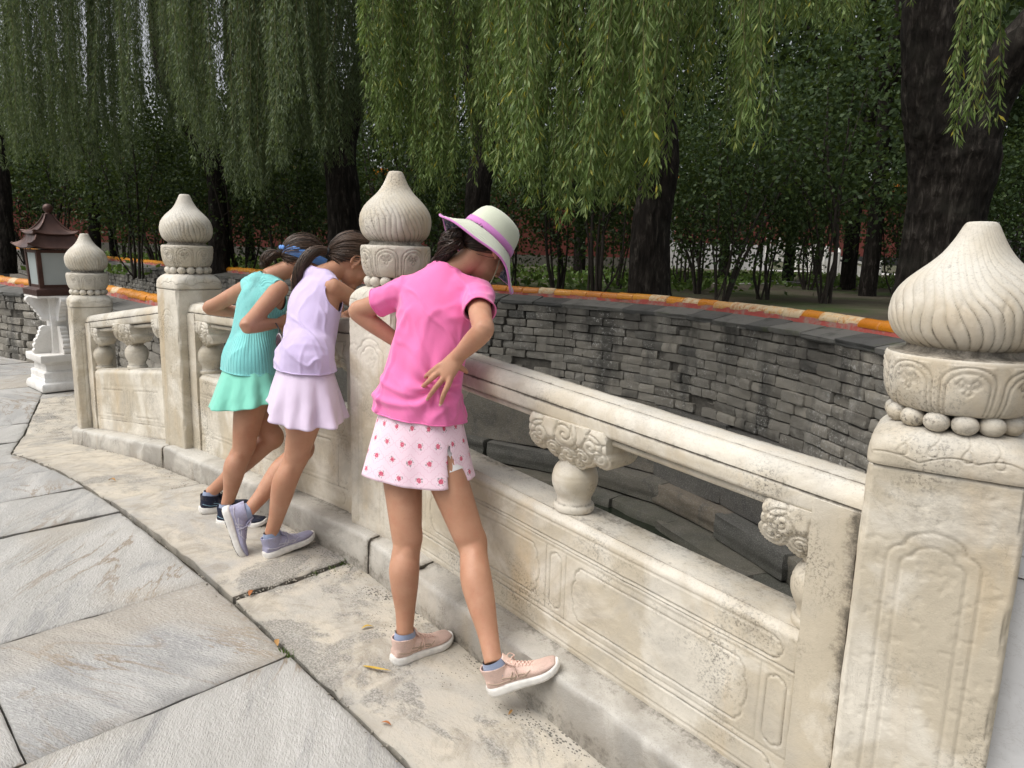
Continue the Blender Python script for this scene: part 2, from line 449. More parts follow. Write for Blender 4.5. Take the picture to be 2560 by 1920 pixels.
def make_slab(s0, s1, efn0, efn1, dz=0, gap=.006, mat=None, seed=0, rough=.004, name='paving_slab', tilt=(0, 0), chip=.006):
    """one stone between two transverse joints; efn0/efn1 give its edges across the walk"""
    ns = max(6, int((s1-s0)/.05)); em = abs(efn1((s0+s1)/2)-efn0((s0+s1)/2)); ne = max(5, int(em/.05))
    ts = np.linspace(0, 1, ns); te = np.linspace(0, 1, ne)
    ts = np.concatenate([[0, .008], ts[1:-1], [.992, 1]]); te = np.concatenate([[0, .01], te[1:-1], [.99, 1]])
    T, W = np.meshgrid(ts, te, indexing='ij')
    S = s0+gap+(s1-s0-2*gap)*T
    a = efn0(S)+gap; b = efn1(S)-gap
    E = a+(b-a)*W
    P = np.stack([S, E, np.full_like(S, seed*3.1)], -1)
    edge = np.minimum.reduce([T*(s1-s0), (1-T)*(s1-s0), W*em, (1-W)*em])
    ch = np.clip(vnoise(P, 11, seed, 3)-.52, 0, 1)*chip*9
    ew = np.clip(1-edge/.012, 0, 1)
    S = S+ew*(vnoise(P, 18, seed+5, 2)-.5)*chip*1.6; E = E+ew*(vnoise(P, 18, seed+9, 2)-.5)*chip*1.6
    Z = zg(S)+dz+(vnoise(P, 2.2, seed+2, 3)-.5)*rough*2.2+(S-(s0+s1)/2)*tilt[0]+(E-(a+b)/2)*tilt[1]
    Z = Z-ew*.0045-ch*np.clip(1-edge/.03, 0, 1)*.5
    dirt = np.clip(1-edge/.010, 0, 1)*.8*vnoise(P, 25, seed+3, 2)*1.6
    nu, nv = S.shape
    top = np.stack([S, E, Z], -1).reshape(-1, 3)
    F = [tuple(f) for f in grid_faces(nu, nv)]
    ring = [i*nv for i in range(nu)]+[(nu-1)*nv+j for j in range(1, nv)]+[i*nv+nv-1 for i in range(nu-2, -1, -1)]+[j for j in range(nv-2, 0, -1)]
    low = top[ring].copy(); low[:, 2] -= .05
    n0 = len(top); k = len(ring)
    for i in range(k): F.append((ring[i], n0+i, n0+(i+1) % k, ring[(i+1) % k]))
    V = np.concatenate([top, low]); d = np.concatenate([np.clip(dirt, 0, 1).ravel(), np.ones(k)])
    me = mesh(name, V, F, True, d, None, 40)
    return obj(name, me, mat or M['slab'], near_bed)

ledge = lambda s: np.interp(s, [-12, -6, -2.4, -.43, 0, 12], [2.9, 1.2, .12, -.47, -.58, -.58])   # line between border stones and paving
const = lambda c: (lambda s: np.full_like(np.asarray(s, float), c))
rows = [-8.5, -7.4, -6.3, -5.2, -4.2, -3.3, -2.35, -1.42, -.62, 0.0, .56, 1.17, 1.80, 2.38, 3.375, 4.02, 5.02, 5.75, 6.6, 7.5, 8.6]
cutsA = {3.375: [-1.317, -2.25, -3.4, -4.8]}
sd = 1
for a, b in zip(rows[:-1], rows[1:]):
    cuts = cutsA.get(a, [-1.75-.35*((sd*37) % 5)/5, -2.9-.3*((sd*13) % 4)/4, -4.6])
    if a == 2.38: cuts = [-1.95, -3.1, -4.6]
    prev = None
    for i, c in enumerate(cuts):
        hi = ledge if i == 0 else const(prev)
        make_slab(a, b, const(c), hi, dz=.0015*((sd*7) % 5-2), seed=sd, gap=.0035, tilt=(.002*((sd % 3)-1), .0015*((sd % 5)-2)))
        prev = c; sd += 1
plinth_front = lambda s: np.interp(s, [-1.4, -.22, 0, 1.745, 3.66, 5.68, 7.6, 9], [.62, -.02, -.20, -.14, -.08, -.19, .60, 1.2])+.05
bj = [-2.5, -.95, .64, 2.20, 3.585, 5.35, 6.9, 8.6]
for i, (a, b) in enumerate(zip(bj[:-1], bj[1:])):
    pf = plinth_front if a > -1 else const(.95)
    make_slab(a, b, ledge, pf, dz=[.002, .0, .004, .012, .006, .003, 0][i], gap=.010, mat=M['border'], seed=60+i, rough=.006, name='border_stone', tilt=(.0, [0, 0, 0, -.012, .004, 0, 0][i]), chip=.012)
for i, a in enumerate(np.arange(-8.22, -2.6, .82)):     # plaza stones round the lantern
    make_slab(a, a+.80, lambda s, a=a: np.minimum(ledge(s), 0.3)*0-1.2+0*s, const(-.05), gap=.005, seed=90+i, dz=.001*(i % 3)-.012)
    make_slab(a, a+.80, const(-.05), const(1.06), gap=.005, seed=110+i, dz=.001*(i % 3)-.012)

# kerb (the long stones the balustrade stands on)
PS = np.array([0, 1.745, 3.66, 5.68]); PE = np.array([0, .052, .112, 0.0]); PZ = np.array([.0005, .2255, .2516, .0365])
PROT = [math.radians(-9), math.radians(3), math.radians(5), math.radians(12)]
PK = [PZ[0], PZ[1], .262, .107]           # top of the kerb at each post
kz = lambda s: np.interp(s, [-.6, *PS, 7.7], [-.085, *PK, -.06])
ke = lambda s: np.interp(s, [-.6, *PS, 7.7], [.20, *PE, .90])
kerb_core = sheet('kerb', np.linspace(-.25, 7.6, 40), [-.15, .36], lambda X, Y: kz(X)-.05+0*Y, M['joint'])
_v = np.array([v.co for v in kerb_core.data.vertices]); _v[:, 1] += ke(_v[:, 0]); kerb_core.data.vertices.foreach_set('co', _v.ravel())
def kerb_stone(s0, s1, seed):
    ns = max(8, int((s1-s0)/.03)); S = np.linspace(s0+.004, s1-.004, ns)
    prof = [(-.188, -.20), (-.190, -.12), (-.189, -.07), (-.188, -.026), (-.184, -.009), (-.174, -.002), (-.14, 0), (-.10, .001), (-.05, .001), (0, 0), (.10, 0), (.22, 0), (.25, -.01), (.255, -.2)]
    V = []; d = []
    for s in S:
        endf = min(s-s0, s1-s)
        for (y, z) in prof: V.append((s, ke(s)+y, kz(s)+z-.001)); d.append(0)
    V = np.array(V); nv = len(prof)
    P = V.copy()
    n1 = vnoise(P, 5, seed, 4)-.5; n2 = vnoise(P, 26, seed+1, 3)-.5
    V[:, 1] += n1*.016+n2*.010; V[:, 2] += n1*.006+n2*.004
    Q = V.reshape(ns, nv, 3)
    for k_ in range(3, 7):                       # knocked arris
        c = np.clip(vnoise(Q[:, k_], 6, seed+4, 3)-.56, 0, 1)*.11
        Q[:, k_, 1] += c*.8; Q[:, k_, 2] -= c*.55
    for k_, w in ((0, .007), (1, .003), (ns-1, .007), (ns-2, .003)):
        Q[k_, :, 1] += np.sign(-Q[k_, :, 1]+ke(S[k_]))*w*.8; Q[k_, 4:12, 2] -= w*.6
    dirt = np.zeros((ns, nv)); lf = (.35+1.1*vnoise(Q[:, 8], 3.0, seed+7, 2))[:, None]; dirt[:, 6:7] = .28*lf; dirt[:, 7:8] = .52*lf; dirt[:, 8:9] = .85*lf; dirt[:, 5] = .15; dirt[:, 9] = .8
    dirt[:, 0:2] = np.maximum(dirt[:, 0:2], .55); dirt[0] = np.maximum(dirt[0], .8); dirt[-1] = np.maximum(dirt[-1], .8)
    F = [tuple(f) for f in grid_faces(ns, nv)]+[tuple(range(nv)), tuple((ns-1)*nv+j for j in range(nv-1, -1, -1))]
    me = mesh('kerb_stone', Q.reshape(-1, 3), F, True, dirt.ravel(), None, 50)
    obj('kerb_stone', me, M['kerb'], kerb_core)
for i, (a, b) in enumerate([(-.24, .215), (.215, 1.69), (1.69, 3.73), (3.73, 4.03), (4.03, 5.92), (5.92, 7.5)]): kerb_stone(a, b, 200+i)

# ---------------------------------------------------------------- carved marble posts
HW = .134
def fin_mesh():
    pr = np.array([(.098, 1.178), (.107, 1.184), (.118, 1.193), (.129, 1.207), (.1365, 1.227), (.1395, 1.248), (.1390, 1.266), (.1355, 1.284), (.1270, 1.304), (.1130, 1.324), (.0960, 1.342), (.0790, 1.358), (.0640, 1.375), (.0520, 1.393), (.0430, 1.411), (.0355, 1.428), (.0300, 1.441), (.0245, 1.4475), (.015, 1.449)])
    t = np.linspace(0, len(pr)-1, 110); pr = cat_rom(pr, t)
    n = 400; th = np.linspace(0, 2*np.pi, n, endpoint=False)[:, None]
    r = pr[:, 0][None]; z = pr[:, 1][None]+0*th
    q = (z-1.178)/.271
    N = 40
    tw = 3.0*np.clip(q-.30, 0, 1)**1.3*2.2+.9*np.sin(np.clip(q/.45, 0, 1)*np.pi*.5)
    ph = th*N/(2*np.pi)+tw*1.35+.35*np.sin(3*th+q*7)+.25*np.sin(5*th-q*9)
    fr = np.abs((ph % 1)-.5)*2            # 1 in the groove
    g = smoothstep(.70, 1.0, fr)
    # curls on the belly: a second set leaning the other way
    ph2 = th*13/(2*np.pi)-tw*.6+1.7*q
    g2 = smoothstep(.80, 1.0, np.abs((ph2 % 1)-.5)*2)*smoothstep(.12, .25, q)*(1-smoothstep(.34, .5, q))
    amp = .0024*np.clip(r/.12, .3, 1)*(1-smoothstep(.95, 1, q))
    wear = vnoise(np.stack([r*np.cos(th), r*np.sin(th), z], -1), 14, 3, 3)
    lob = .5-.5*np.cos(2*np.pi*(ph-.0))
    R = r-amp*np.maximum(g, g2*.6)*(.55+.7*wear)+.0012*lob*(1-smoothstep(.3, .6, q))+(wear-.5)*.004
    V = np.stack([R*np.cos(th), R*np.sin(th), z], -1).reshape(-1, 3)
    d = (np.maximum(g, g2*.55)*(.45+.75*(1-q))+smoothstep(.10, 0, q)*.8)*(.5+wear*.8)
    m = len(pr); F = [tuple(f) for f in grid_faces(n, m, True)]
    F.append(tuple(i*m+m-1 for i in range(n)))
    return mesh('finial', V, F, True, np.clip(d, 0, 1).ravel()*.75)

def petal_lines(w, zb, zt):
    """one lotus petal outline and its inner curl, centred on 0"""
    L = []
    for k, sc_ in ((0, 1.0), (1, .80), (2, .62)):
        ww = w*sc_; top = zt-(.006+.012*k)
        x = np.concatenate([np.full(6, -ww), -ww*np.cos(np.linspace(0, np.pi/2, 10)), ww*np.sin(np.linspace(0, np.pi/2, 10)), np.full(6, ww)])
        z = np.concatenate([np.linspace(zb, top-.035, 6), top-.035+.035*np.sin(np.linspace(0, np.pi/2, 10)), top-.035+.035*np.cos(np.linspace(0, np.pi/2, 10)), np.linspace(top-.035, zb, 6)])
        if k < 2: L.append(np.stack([x, z], 1))
    a = np.linspace(0, 3.6*np.pi, 30); rr = .010*(1-a/(4.2*np.pi))
    zc = zt-.045
    for sg in (-1, 1): L.append(np.stack([sg*(.011+rr*np.cos(a)), zc+rr*np.sin(a)], 1))
    L.append(np.array([(0, zc-.004), (-.007, zc-.016), (0, zc-.022), (.007, zc-.016), (0, zc-.004)]))
    L.append(np.array([(-.02, zc+.004), (-.012, zc+.014), (0, zc+.004), (.012, zc+.014), (.02, zc+.004)]))
    return L

def band_mesh():
    pr = np.array([(.100, 1.040), (.112, 1.043), (.1205, 1.052), (.1285, 1.070), (.1335, 1.092), (.1365, 1.118), (.1375, 1.145), (.1365, 1.158), (.132, 1.1635), (.122, 1.1655), (.112, 1.166), (.104, 1.170), (.101, 1.178), (.100, 1.184)])
    t = np.linspace(0, len(pr)-1, 90); pr = cat_rom(pr, t)
    n = 360; th = np.linspace(0, 2*np.pi, n, endpoint=False)[:, None]
    r = pr[:, 0][None]+0*th; z = pr[:, 1][None]+0*th
    N = 8; pw = 2*np.pi/N
    x = (((th/pw) % 1)-.5)*pw*.135+0*z
    L = petal_lines(.0455, 1.046, 1.156)
    dd = poly_dist(x, z, L)
    g = np.exp(-(dd/.0019)**2)*(z < 1.16)
    relief = .003*smoothstep(.0, .006, .040-np.abs(x))*(z < 1.152)
    wear = vnoise(np.stack([r*np.cos(th), r*np.sin(th), z], -1), 16, 5, 3)
    R = r-g*.0030+relief*.4+(wear-.5)*.0035
    V = np.stack([R*np.cos(th), R*np.sin(th), z], -1).reshape(-1, 3)
    d = g*.55*(.5+wear)+(z > 1.162)*.8+smoothstep(1.056, 1.042, z)*.35
    m = len(pr); F = [tuple(f) for f in grid_faces(n, m, True)]
    F.append(tuple(i*m for i in range(n-1, -1, -1))); F.append(tuple(i*m+m-1 for i in range(n)))
    return mesh('lotus_collar', V, F, True, np.clip(d, 0, 1).ravel())

def sq_ring(th, a, e):
    c, s = np.cos(th), np.sin(th)
    rr = a/(np.abs(c)**e+np.abs(s)**e)**(1/e)
    return rr

def block_mesh():
    n = 384; th = np.linspace(0, 2*np.pi, n, endpoint=False)[:, None]
    zz = np.array([.918, .9185, .920, .925, .934, .946, .958, .968, .977, .986, .994, 1.000, 1.004, 1.0055, 1.006])
    aa = np.array([.100, .119, .1245, .1270, .1280, .1280, .1270, .1250, .1220, .1170, .1100, .101, .088, .06, .01])*1.105
    ee = np.array([12, 12, 12, 11, 9, 8, 7, 6, 5, 4.2, 3.6, 3.2, 2.8, 2.4, 2.0])
    t = np.linspace(0, len(zz)-1, 100); A = cat_rom(np.stack([zz, aa, ee], 1), t)
    z = A[:, 0][None]+0*th; R = sq_ring(th, A[:, 1][None], np.clip(A[:, 2][None], 2, 12))
    x = R*np.cos(th); y = R*np.sin(th)
    # face-local coordinate
    f = np.round(th/(np.pi/2)); lx = np.tan(np.clip(th-f*np.pi/2, -.785, .785))*.137
    wave = .944+.012*np.abs(np.sin((lx+.137)/.274*np.pi*3.0))+.008*np.sin(lx*25)
    g = np.exp(-((z-wave)/.0019)**2)
    L = []
    for cx, cz in ((-.075, .972), (-.025, .976), (.03, .974), (.08, .970)):
        a = np.linspace(0, 2*np.pi, 24); L.append(np.stack([cx+.011*np.sin(a)*np.abs(np.sin(a/2)), cz-.010+.013*np.cos(a)], 1))
        L.append(np.array([(cx, cz+.002), (cx+.006, cz+.014), (cx+.004, cz+.026)]))
    dd = poly_dist(lx+0*z, z, L); g2 = np.exp(-(dd/.0017)**2)
    low = smoothstep(0, .004, wave-z)
    wear = vnoise(np.stack([x, y, z], -1), 18, 11, 3)
    disp = -g*.0028-g2*.0026-low*.0012*(z > .921)+(wear-.5)*.004
    x = x+disp*np.cos(th); y = y+disp*np.sin(th)
    V = np.stack([x, y, z], -1).reshape(-1, 3); m = z.shape[1]
    F = [tuple(q) for q in grid_faces(n, m, True)]+[tuple(i*m for i in range(n-1, -1, -1)), tuple(i*m+m-1 for i in range(n))]
    d = np.clip(g*.5+g2*.4+smoothstep(.924, .918, z)*.7+smoothstep(.996, 1.005, z)*.5, 0, 1)*(.5+.7*wear)
    return mesh('shoulder_block', V, F, True, np.clip(d, 0, 1).ravel())

def arch_line(w, z0, z1):
    """round-shouldered cusped arch: up one side, over, down the other"""
    si = .36*w; rw = w-si; zs = z1-.62*rw
    pts = [(-w, z0), (-w, zs-si*1.1)]
    pts += [(-w+si*(1-math.cos(q)), zs-si*1.1+si*1.0*math.sin(q)) for q in np.linspace(0, np.pi*.48, 9)][1:]
    pts += [(-rw+rw*.02, zs+.001)]
    pts += [(-rw*math.cos(q), zs+.62*rw*math.sin(q)) for q in np.linspace(.08, np.pi/2, 12)]
    L = np.array(pts); Rr = L[::-1].copy(); Rr[:, 0] *= -1
    return np.concatenate([L, Rr])

def shaft_mesh(full):
    ring = 6                                        # points round each corner
    zz = np.linspace(-.02, .918, 250 if full else 110); nx = 70 if full else 34
    V = []; D = []
    xs = np.linspace(-HW+.012, HW-.012, nx)
    L = [arch_line(.080, .03, .800), arch_line(.056, .045, .770)]
    X, Z = np.meshgrid(xs, zz, indexing='ij')
    dd = poly_dist(X, Z, L); g = np.exp(-(dd/.0022)**2)
    ins = (np.abs(X) < .0585) & (Z < .78) & (Z > .04)
    strips = []
    for k in range(4):
        a = k*np.pi/2-np.pi/2                        # outward direction of the face
        o = np.array([math.cos(a), math.sin(a)]); t_ = np.array([-o[1], o[0]])
        P0 = np.stack([X*t_[0]+HW*o[0], X*t_[1]+HW*o[1], Z], -1)
        wear = vnoise(P0, 9, 21+k, 4)
        h = -g*.0028-(wear-.5)*.005-smoothstep(.66, .74, vnoise(P0, 60, 31+k, 2))*.0012-smoothstep(.9125, .9175, Z)*.006
        P = P0+np.stack([o[0]*h, o[1]*h, 0*h], -1)
        d = g*.42*(.4+wear)+smoothstep(.03, -.01, Z)*.5
        strips.append((P, d))
        # rounded corner strip
        b = np.linspace(0, np.pi/2, ring+2)[1:-1]
        cc = (HW-.012)*(o+t_)
        C = np.stack([np.stack([np.full(len(zz), cc[0]+.012*(math.cos(q)*o[0]+math.sin(q)*t_[0])), np.full(len(zz), cc[1]+.012*(math.cos(q)*o[1]+math.sin(q)*t_[1])), zz], -1) for q in b])
        w2 = vnoise(C, 14, 41+k, 4); dirn = nrm(o+t_)
        hh = -np.clip(w2-.52, 0, 1)*.024
        C[..., 0] += hh*dirn[0]; C[..., 1] += hh*dirn[1]
        strips.append((C, smoothstep(.03, -.01, C[..., 2])*.5))
    P = np.concatenate([s[0] for s in strips]); d = np.concatenate([s[1] for s in strips])
    nu, nv = d.shape
    F = [tuple(f) for f in grid_faces(nu, nv, True)]+[tuple(i*nv for i in range(nu-1, -1, -1)), tuple(i*nv+nv-1 for i in range(nu))]
    return mesh('shaft', P.reshape(-1, 3), F, True, np.clip(d, 0, 1).ravel())

ME_fin, ME_band, ME_block, ME_shaft = fin_mesh(), band_mesh(), block_mesh(), shaft_mesh(True)
_v, _f2 = ellipsoid((0, 0, 0), (.0242, .0225, .0222), n=18, m=12)
_v = _v+(vnoise(_v, 40, 3, 2)[:, None]-.5)*.003
ME_bead = mesh('bead', _v, _f2)
post_labels = ['cream marble post with onion finial at the far left beside the lantern', 'cream marble post with onion finial left of the girl in turquoise',
               'cream marble post with onion finial behind the girl in pink', 'large near marble post with onion finial at the right edge']
for i in range(4):
    ks = .89 if i == 3 else 1.0; z0_ = .915*(1-ks)        # the near post carries a squatter head
    o = empty('stone_post', (PS[i], PE[i], .095 if i == 3 else PZ[i]), PROT[i])
    tag(o, post_labels[i], 'post', 'carved posts of the balustrade')
    for nm, me in (('shaft', ME_shaft), ('shoulder_block', ME_block), ('lotus_collar', ME_band), ('finial', ME_fin)):
        c = obj(nm, me, M['marble'], o)
        if nm != 'shaft': c.scale = (1, 1, ks); c.location = (0, 0, z0_)
        if nm in ('finial', 'lotus_collar'): c.rotation_euler = (0, 0, 1.1*i+.35)
    for k in range(14):
        a = 2*math.pi*(k+.3*i)/14
        b = obj('bead', ME_bead, M['marble'], o, (.1045*math.cos(a), .1045*math.sin(a), 1.0235*ks+z0_)); b.rotation_euler = (0, 0, a+math.pi/2); b.scale = (1, 1, ks)

# ---------------------------------------------------------------- carved balustrade panels
def cusp_rect(x0, x1, z0, z1, c=.022, vert=False):
    """long cartouche with bracket-shaped (cusped) ends"""
    def end(L):      # half height L, returns points from (0,-L) to (0,L), bulging to +x
        p = [(0, -L), (.30*c, -L+.05*L)]
        a = np.linspace(-np.pi/2, 0, 6); p += [(.30*c+.45*c*math.cos(q), -.52*L+.34*L*math.sin(q)) for q in a]
        p += [(.62*c, -.48*L)]
        a = np.linspace(-np.pi*.42, np.pi*.42, 9); p += [(.55*c+.45*c*math.cos(q), .46*L*math.sin(q)) for q in a]
        p += [(.62*c, .48*L)]
        a = np.linspace(0, np.pi/2, 6); p += [(.30*c+.45*c*math.cos(q), .52*L+.34*L*math.sin(q)) for q in a]
        p += [(.30*c, .95*L), (0, L)]
        return np.array(p)
    if vert:
        q = cusp_rect(z0, z1, x0, x1, c); return q[:, ::-1]
    L = (z1-z0)/2; zc = (z0+z1)/2; e = end(L)
    R = np.stack([x1-c+e[:, 0], zc+e[:, 1]], 1); Lf = np.stack([x0+c-e[::-1, 0], zc+e[::-1, 1]], 1)
    P = np.concatenate([R, Lf]); return np.concatenate([P, P[:1]])

ST = .105                                            # width of the end stiles
TH = .072                                            # half thickness of the panel
def dado_mesh(Lp, slope, res, seed):
    """the solid lower slab with its carved cartouches; x runs 0..Lp, front is -y"""
    xs = np.linspace(0, Lp, max(20, int(Lp/res))); zs = np.concatenate([np.linspace(-.02, .412, int(.432/res)), [.418, .424, .428]])
    X, Z = np.meshgrid(xs, zs, indexing='ij')
    x0, x1 = ST, Lp-ST
    polys = [cusp_rect(x0+.035, x1-.035, .018, .078, .03), cusp_rect(x0+.035, x1-.035, .335, .392, .03)]
    W = x1-x0; sm = .085; lg = (W-3*sm)/2
    xa = x0; cells = []
    for k in range(5):
        w = sm if k % 2 == 0 else lg
        cells.append((xa, xa+w, k % 2)); xa += w
    lines = [np.array([(x0, .095), (x1, .095)]), np.array([(x0, .312), (x1, .312)]), np.array([(x0, .325), (x1, .325)]), np.array([(x0, .0), (x0, .43)]), np.array([(x1, .0), (x1, .43)])]
    for (a, b, k) in cells:
        if k: polys.append(cusp_rect(a+.030, b-.030, .118, .290, .035))
        else: polys.append(cusp_rect(a+.018, b-.018, .112, .296, .02, True))
        lines.append(np.array([(a, .095), (a, .312)]))
    d1 = poly_dist(X, Z, polys); d2 = poly_dist(X, Z, lines)
    g1 = np.exp(-(d1/.0021)**2); g2 = np.exp(-(d2/.0019)**2)
    P = np.stack([X, 0*X+seed, Z], -1)
    wear = vnoise(P, 7, seed, 4); fine = vnoise(P, 45, seed+2, 2)
    bead = np.exp(-((d1-.0065)/.0035)**2)*.0007      # raised lip beside the groove
    stile = 0
    round_ = smoothstep(.405, .428, Z)*.016
    h = -g1*.0032-g2*.0028+bead+stile-(wear-.5)*.007-(fine-.5)*.0016-round_
    Y = -TH-h
    d = (g1*.80+g2*.75)*(.3+.9*vnoise(P, 12, seed+6, 3))+smoothstep(.40, .428, Z)*.7*vnoise(P, 9, seed+8, 3)+smoothstep(.02, -.015, Z)*.5
    Zs = Z+slope*X
    V = np.stack([X, Y, Zs], -1).reshape(-1, 3); nu, nv = X.shape
    F = [tuple(f) for f in grid_faces(nu, nv)]
    D = list(np.clip(d, 0, 1).ravel())
    # top, back: coarse strips, sharing no vertices
    n0 = len(V); ys = [-TH+.016, -TH+.035, 0, TH-.02, TH]
    xt = xs[::3] if (nu-1) % 3 == 0 else np.append(xs[::3], xs[-1])
    T = np.array([[(x, y, .4285+(.002 if abs(y) < .05 else 0)+slope*x) for y in ys] for x in xt]); T[..., 2] += (vnoise(T, 12, seed+3, 3)-.5)*.006*np.array([0, 1, 1, 1, 0])
    F += [tuple(f) for f in grid_faces(len(xt), len(ys), False, n0)]
    D += list((np.array([.60, .42, .45, .75, .8])[None]*vnoise(T, 4, seed+12, 4)*1.45).clip(0, 1).ravel())
    V = np.concatenate([V, T.reshape(-1, 3)])
    n0 = len(V); B = np.array([(0, TH, -.02), (Lp, TH, -.02+slope*Lp), (Lp, TH, .4285+slope*Lp), (0, TH, .4285), (0, -TH+.0, -.02), (0, -TH, .4285), (Lp, -TH, -.02+slope*Lp), (Lp, -TH, .4285+slope*Lp)])
    F += [(n0, n0+3, n0+2, n0+1), (n0, n0+4, n0+5, n0+3), (n0+6, n0+1, n0+2, n0+7)]
    V = np.concatenate([V, B]); D += [0]*8
    return mesh('dado', V, F, True, np.array(D), None, 50)

RAILP = [(-.028, .690), (-.044, .692), (-.052, .699), (-.0525, .707), (-.047, .713), (-.0445, .7155), (-.047, .7175), (-.066, .7185), (-.0735, .7225), (-.0755, .730), (-.0755, .756), (-.0745, .7605), (-.0715, .7625), (-.0715, .7650), (-.0745, .7670), (-.0700, .783), (-.0610, .799), (-.0500, .8085), (-.0420, .8125), (-.0395, .8110), (-.0370, .8110), (-.0345, .8132), (-.015, .8165)]
def rail_mesh(Lp, slope, seed):
    p = np.array(RAILP); p = np.concatenate([p, p[::-1]*np.array([-1, 1])])
    dv = {4: .8, 5: 1., 6: .9, 7: .5, 11: .6, 12: 1., 13: 1., 14: .5, 18: .4, 19: .8, 20: .8, 21: .35, 8: .15, 22: .1}
    dr = np.array([dv.get(min(i, len(p)-1-i), 0.05) for i in range(len(p))])
    xs = np.linspace(0, Lp, max(30, int(Lp/.012))); nv = len(p)
    V = np.array([[(x, y, z+slope*x) for (y, z) in p] for x in xs])
    w = vnoise(V, 10, seed, 4)-.5
    V[..., 1] += np.sign(V[..., 1])*w*.005; V[..., 2] += w*.003
    d = dr[None]*(.35+1.5*vnoise(V, 8, seed+4, 4))
    F = [tuple(f) for f in grid_faces(len(xs), nv)]+[((i+1)*nv-1, (i+2)*nv-1, (i+1)*nv, i*nv) for i in range(len(xs)-1)]
    F += [tuple(range(nv)), tuple((len(xs)-1)*nv+j for j in range(nv-1, -1, -1))]
    return mesh('handrail', V.reshape(-1, 3), F, True, np.clip(d, 0, 1).ravel(), None, 60)

def vase_mesh(seed):
    pr = cat_rom(np.array([(.050, .426), (.060, .428), (.0635, .434), (.064, .444), (.0615, .450), (.057, .454), (.0535, .462), (.0545, .474), (.062, .490), (.0695, .508), (.0725, .527), (.0715, .545), (.066, .562), (.056, .577), (.046, .586), (.041, .596), (.045, .602), (.05, .61)]), np.linspace(0, 17, 60))
    def wob(R, th, z):
        Q = np.stack([R*np.cos(th), R*np.sin(th), z], -1); return R+(vnoise(Q, 16, seed, 3)-.5)*.004-.0012*np.exp(-((z-.545)/.002)**2)
    V, F = lathe(pr, 56, wob)
    d = smoothstep(.555, .60, V[:, 2])*.8*vnoise(V, 14, 4, 3)*1.5+np.exp(-((V[:, 2]-.455)/.006)**2)*.6+np.exp(-((V[:, 2]-.428)/.004)**2)*.5
    return mesh('vase_baluster', V, F, True, np.clip(d, 0, 1))

def cloud_mesh(seed, res=.0032):
    """cloud-scroll bracket: lobes with spirals under the rail, plate with both faces carved"""
    lobes = [(-.090, .672, .046), (-.110, .640, .034), (0, .690, .060), (.090, .672, .046), (.110, .640, .034), (-.052, .630, .036), (.052, .630, .036), (0, .622, .040), (-.028, .605, .026), (.028, .605, .026), (-.045, .700, .05), (.045, .700, .05), (-.1, .70, .035), (.1, .70, .035)]
    xs = np.arange(-.165, .166, res); zs = np.arange(.572, .728, res)
    X, Z = np.meshgrid(xs, zs, indexing='ij')
    sd_ = np.full(X.shape, 9.0)
    own = np.zeros(X.shape, int)
    for k, (a, b, r) in enumerate(lobes):
        q = np.hypot(X-a, Z-b)-r; own = np.where(q < sd_, k, own); sd_ = np.minimum(sd_, q)
    # pull border vertices on to the outline
    gx, gz = np.gradient(sd_, res); gl = np.hypot(gx, gz)+1e-6
    near = np.abs(sd_) < res*1.1
    X2 = np.where(near, X-gx/gl*sd_, X); Z2 = np.where(near, Z-gz/gl*sd_, Z)
    L = []
    for (a, b, r) in lobes[:10]:
        t = np.linspace(0, 4.2*np.pi, 60); sg = 1 if a < 0 else -1
        rr = r*(.86-.80*t/(4.2*np.pi)); L.append(np.stack([a+sg*rr*np.cos(t+1.2), b+rr*np.sin(t+1.2)], 1))
    dd = poly_dist(X2, Z2, L); g = np.exp(-(dd/.0024)**2)
    seam = np.zeros(X.shape)
    for ax in (0, 1):
        df = (np.diff(own, axis=ax) != 0)
        if ax == 0: seam[1:] = np.maximum(seam[1:], df); seam[:-1] = np.maximum(seam[:-1], df)
        else: seam[:, 1:] = np.maximum(seam[:, 1:], df); seam[:, :-1] = np.maximum(seam[:, :-1], df)
    seam = seam*(sd_ < -.004)
    pil = np.sqrt(np.clip(-sd_, 0, .022)/.022)
    tt = .032+.040*smoothstep(.575, .69, Z2)
    Yf = -(tt+.016*pil-.0055*np.maximum(g, seam*.7)-(vnoise(np.stack([X, Z], -1), 30, seed, 3)-.5)*.003)
    keep = sd_ < res*.75
    idx = -np.ones(X.shape, int); idx[keep] = np.arange(keep.sum()); n = int(keep.sum())
    Vf = np.stack([X2, Yf, Z2], -1)[keep]; Vb = Vf*np.array([1, -1, 1])
    q = np.stack([idx[:-1, :-1], idx[1:, :-1], idx[1:, 1:], idx[:-1, 1:]], -1).reshape(-1, 4); q = q[(q >= 0).all(1)]
    F = [tuple(f) for f in q]+[tuple(f[::-1]+n) for f in q]
    ed = {}
    for f in q:
        for a, b in zip(f, np.roll(f, -1)):
            if (b, a) in ed: del ed[(b, a)]
            else: ed[(a, b)] = 1
    F += [(b, a, a+n, b+n) for (a, b) in ed]
    d = np.clip(np.maximum(g*.55, seam*.5)*(.3+vnoise(np.stack([X, Z], -1), 25, seed+1, 3)), 0, 1)[keep]
    return mesh('cloud_bracket', np.concatenate([Vf, Vb]), F, True, np.concatenate([d, d]), None, 55)

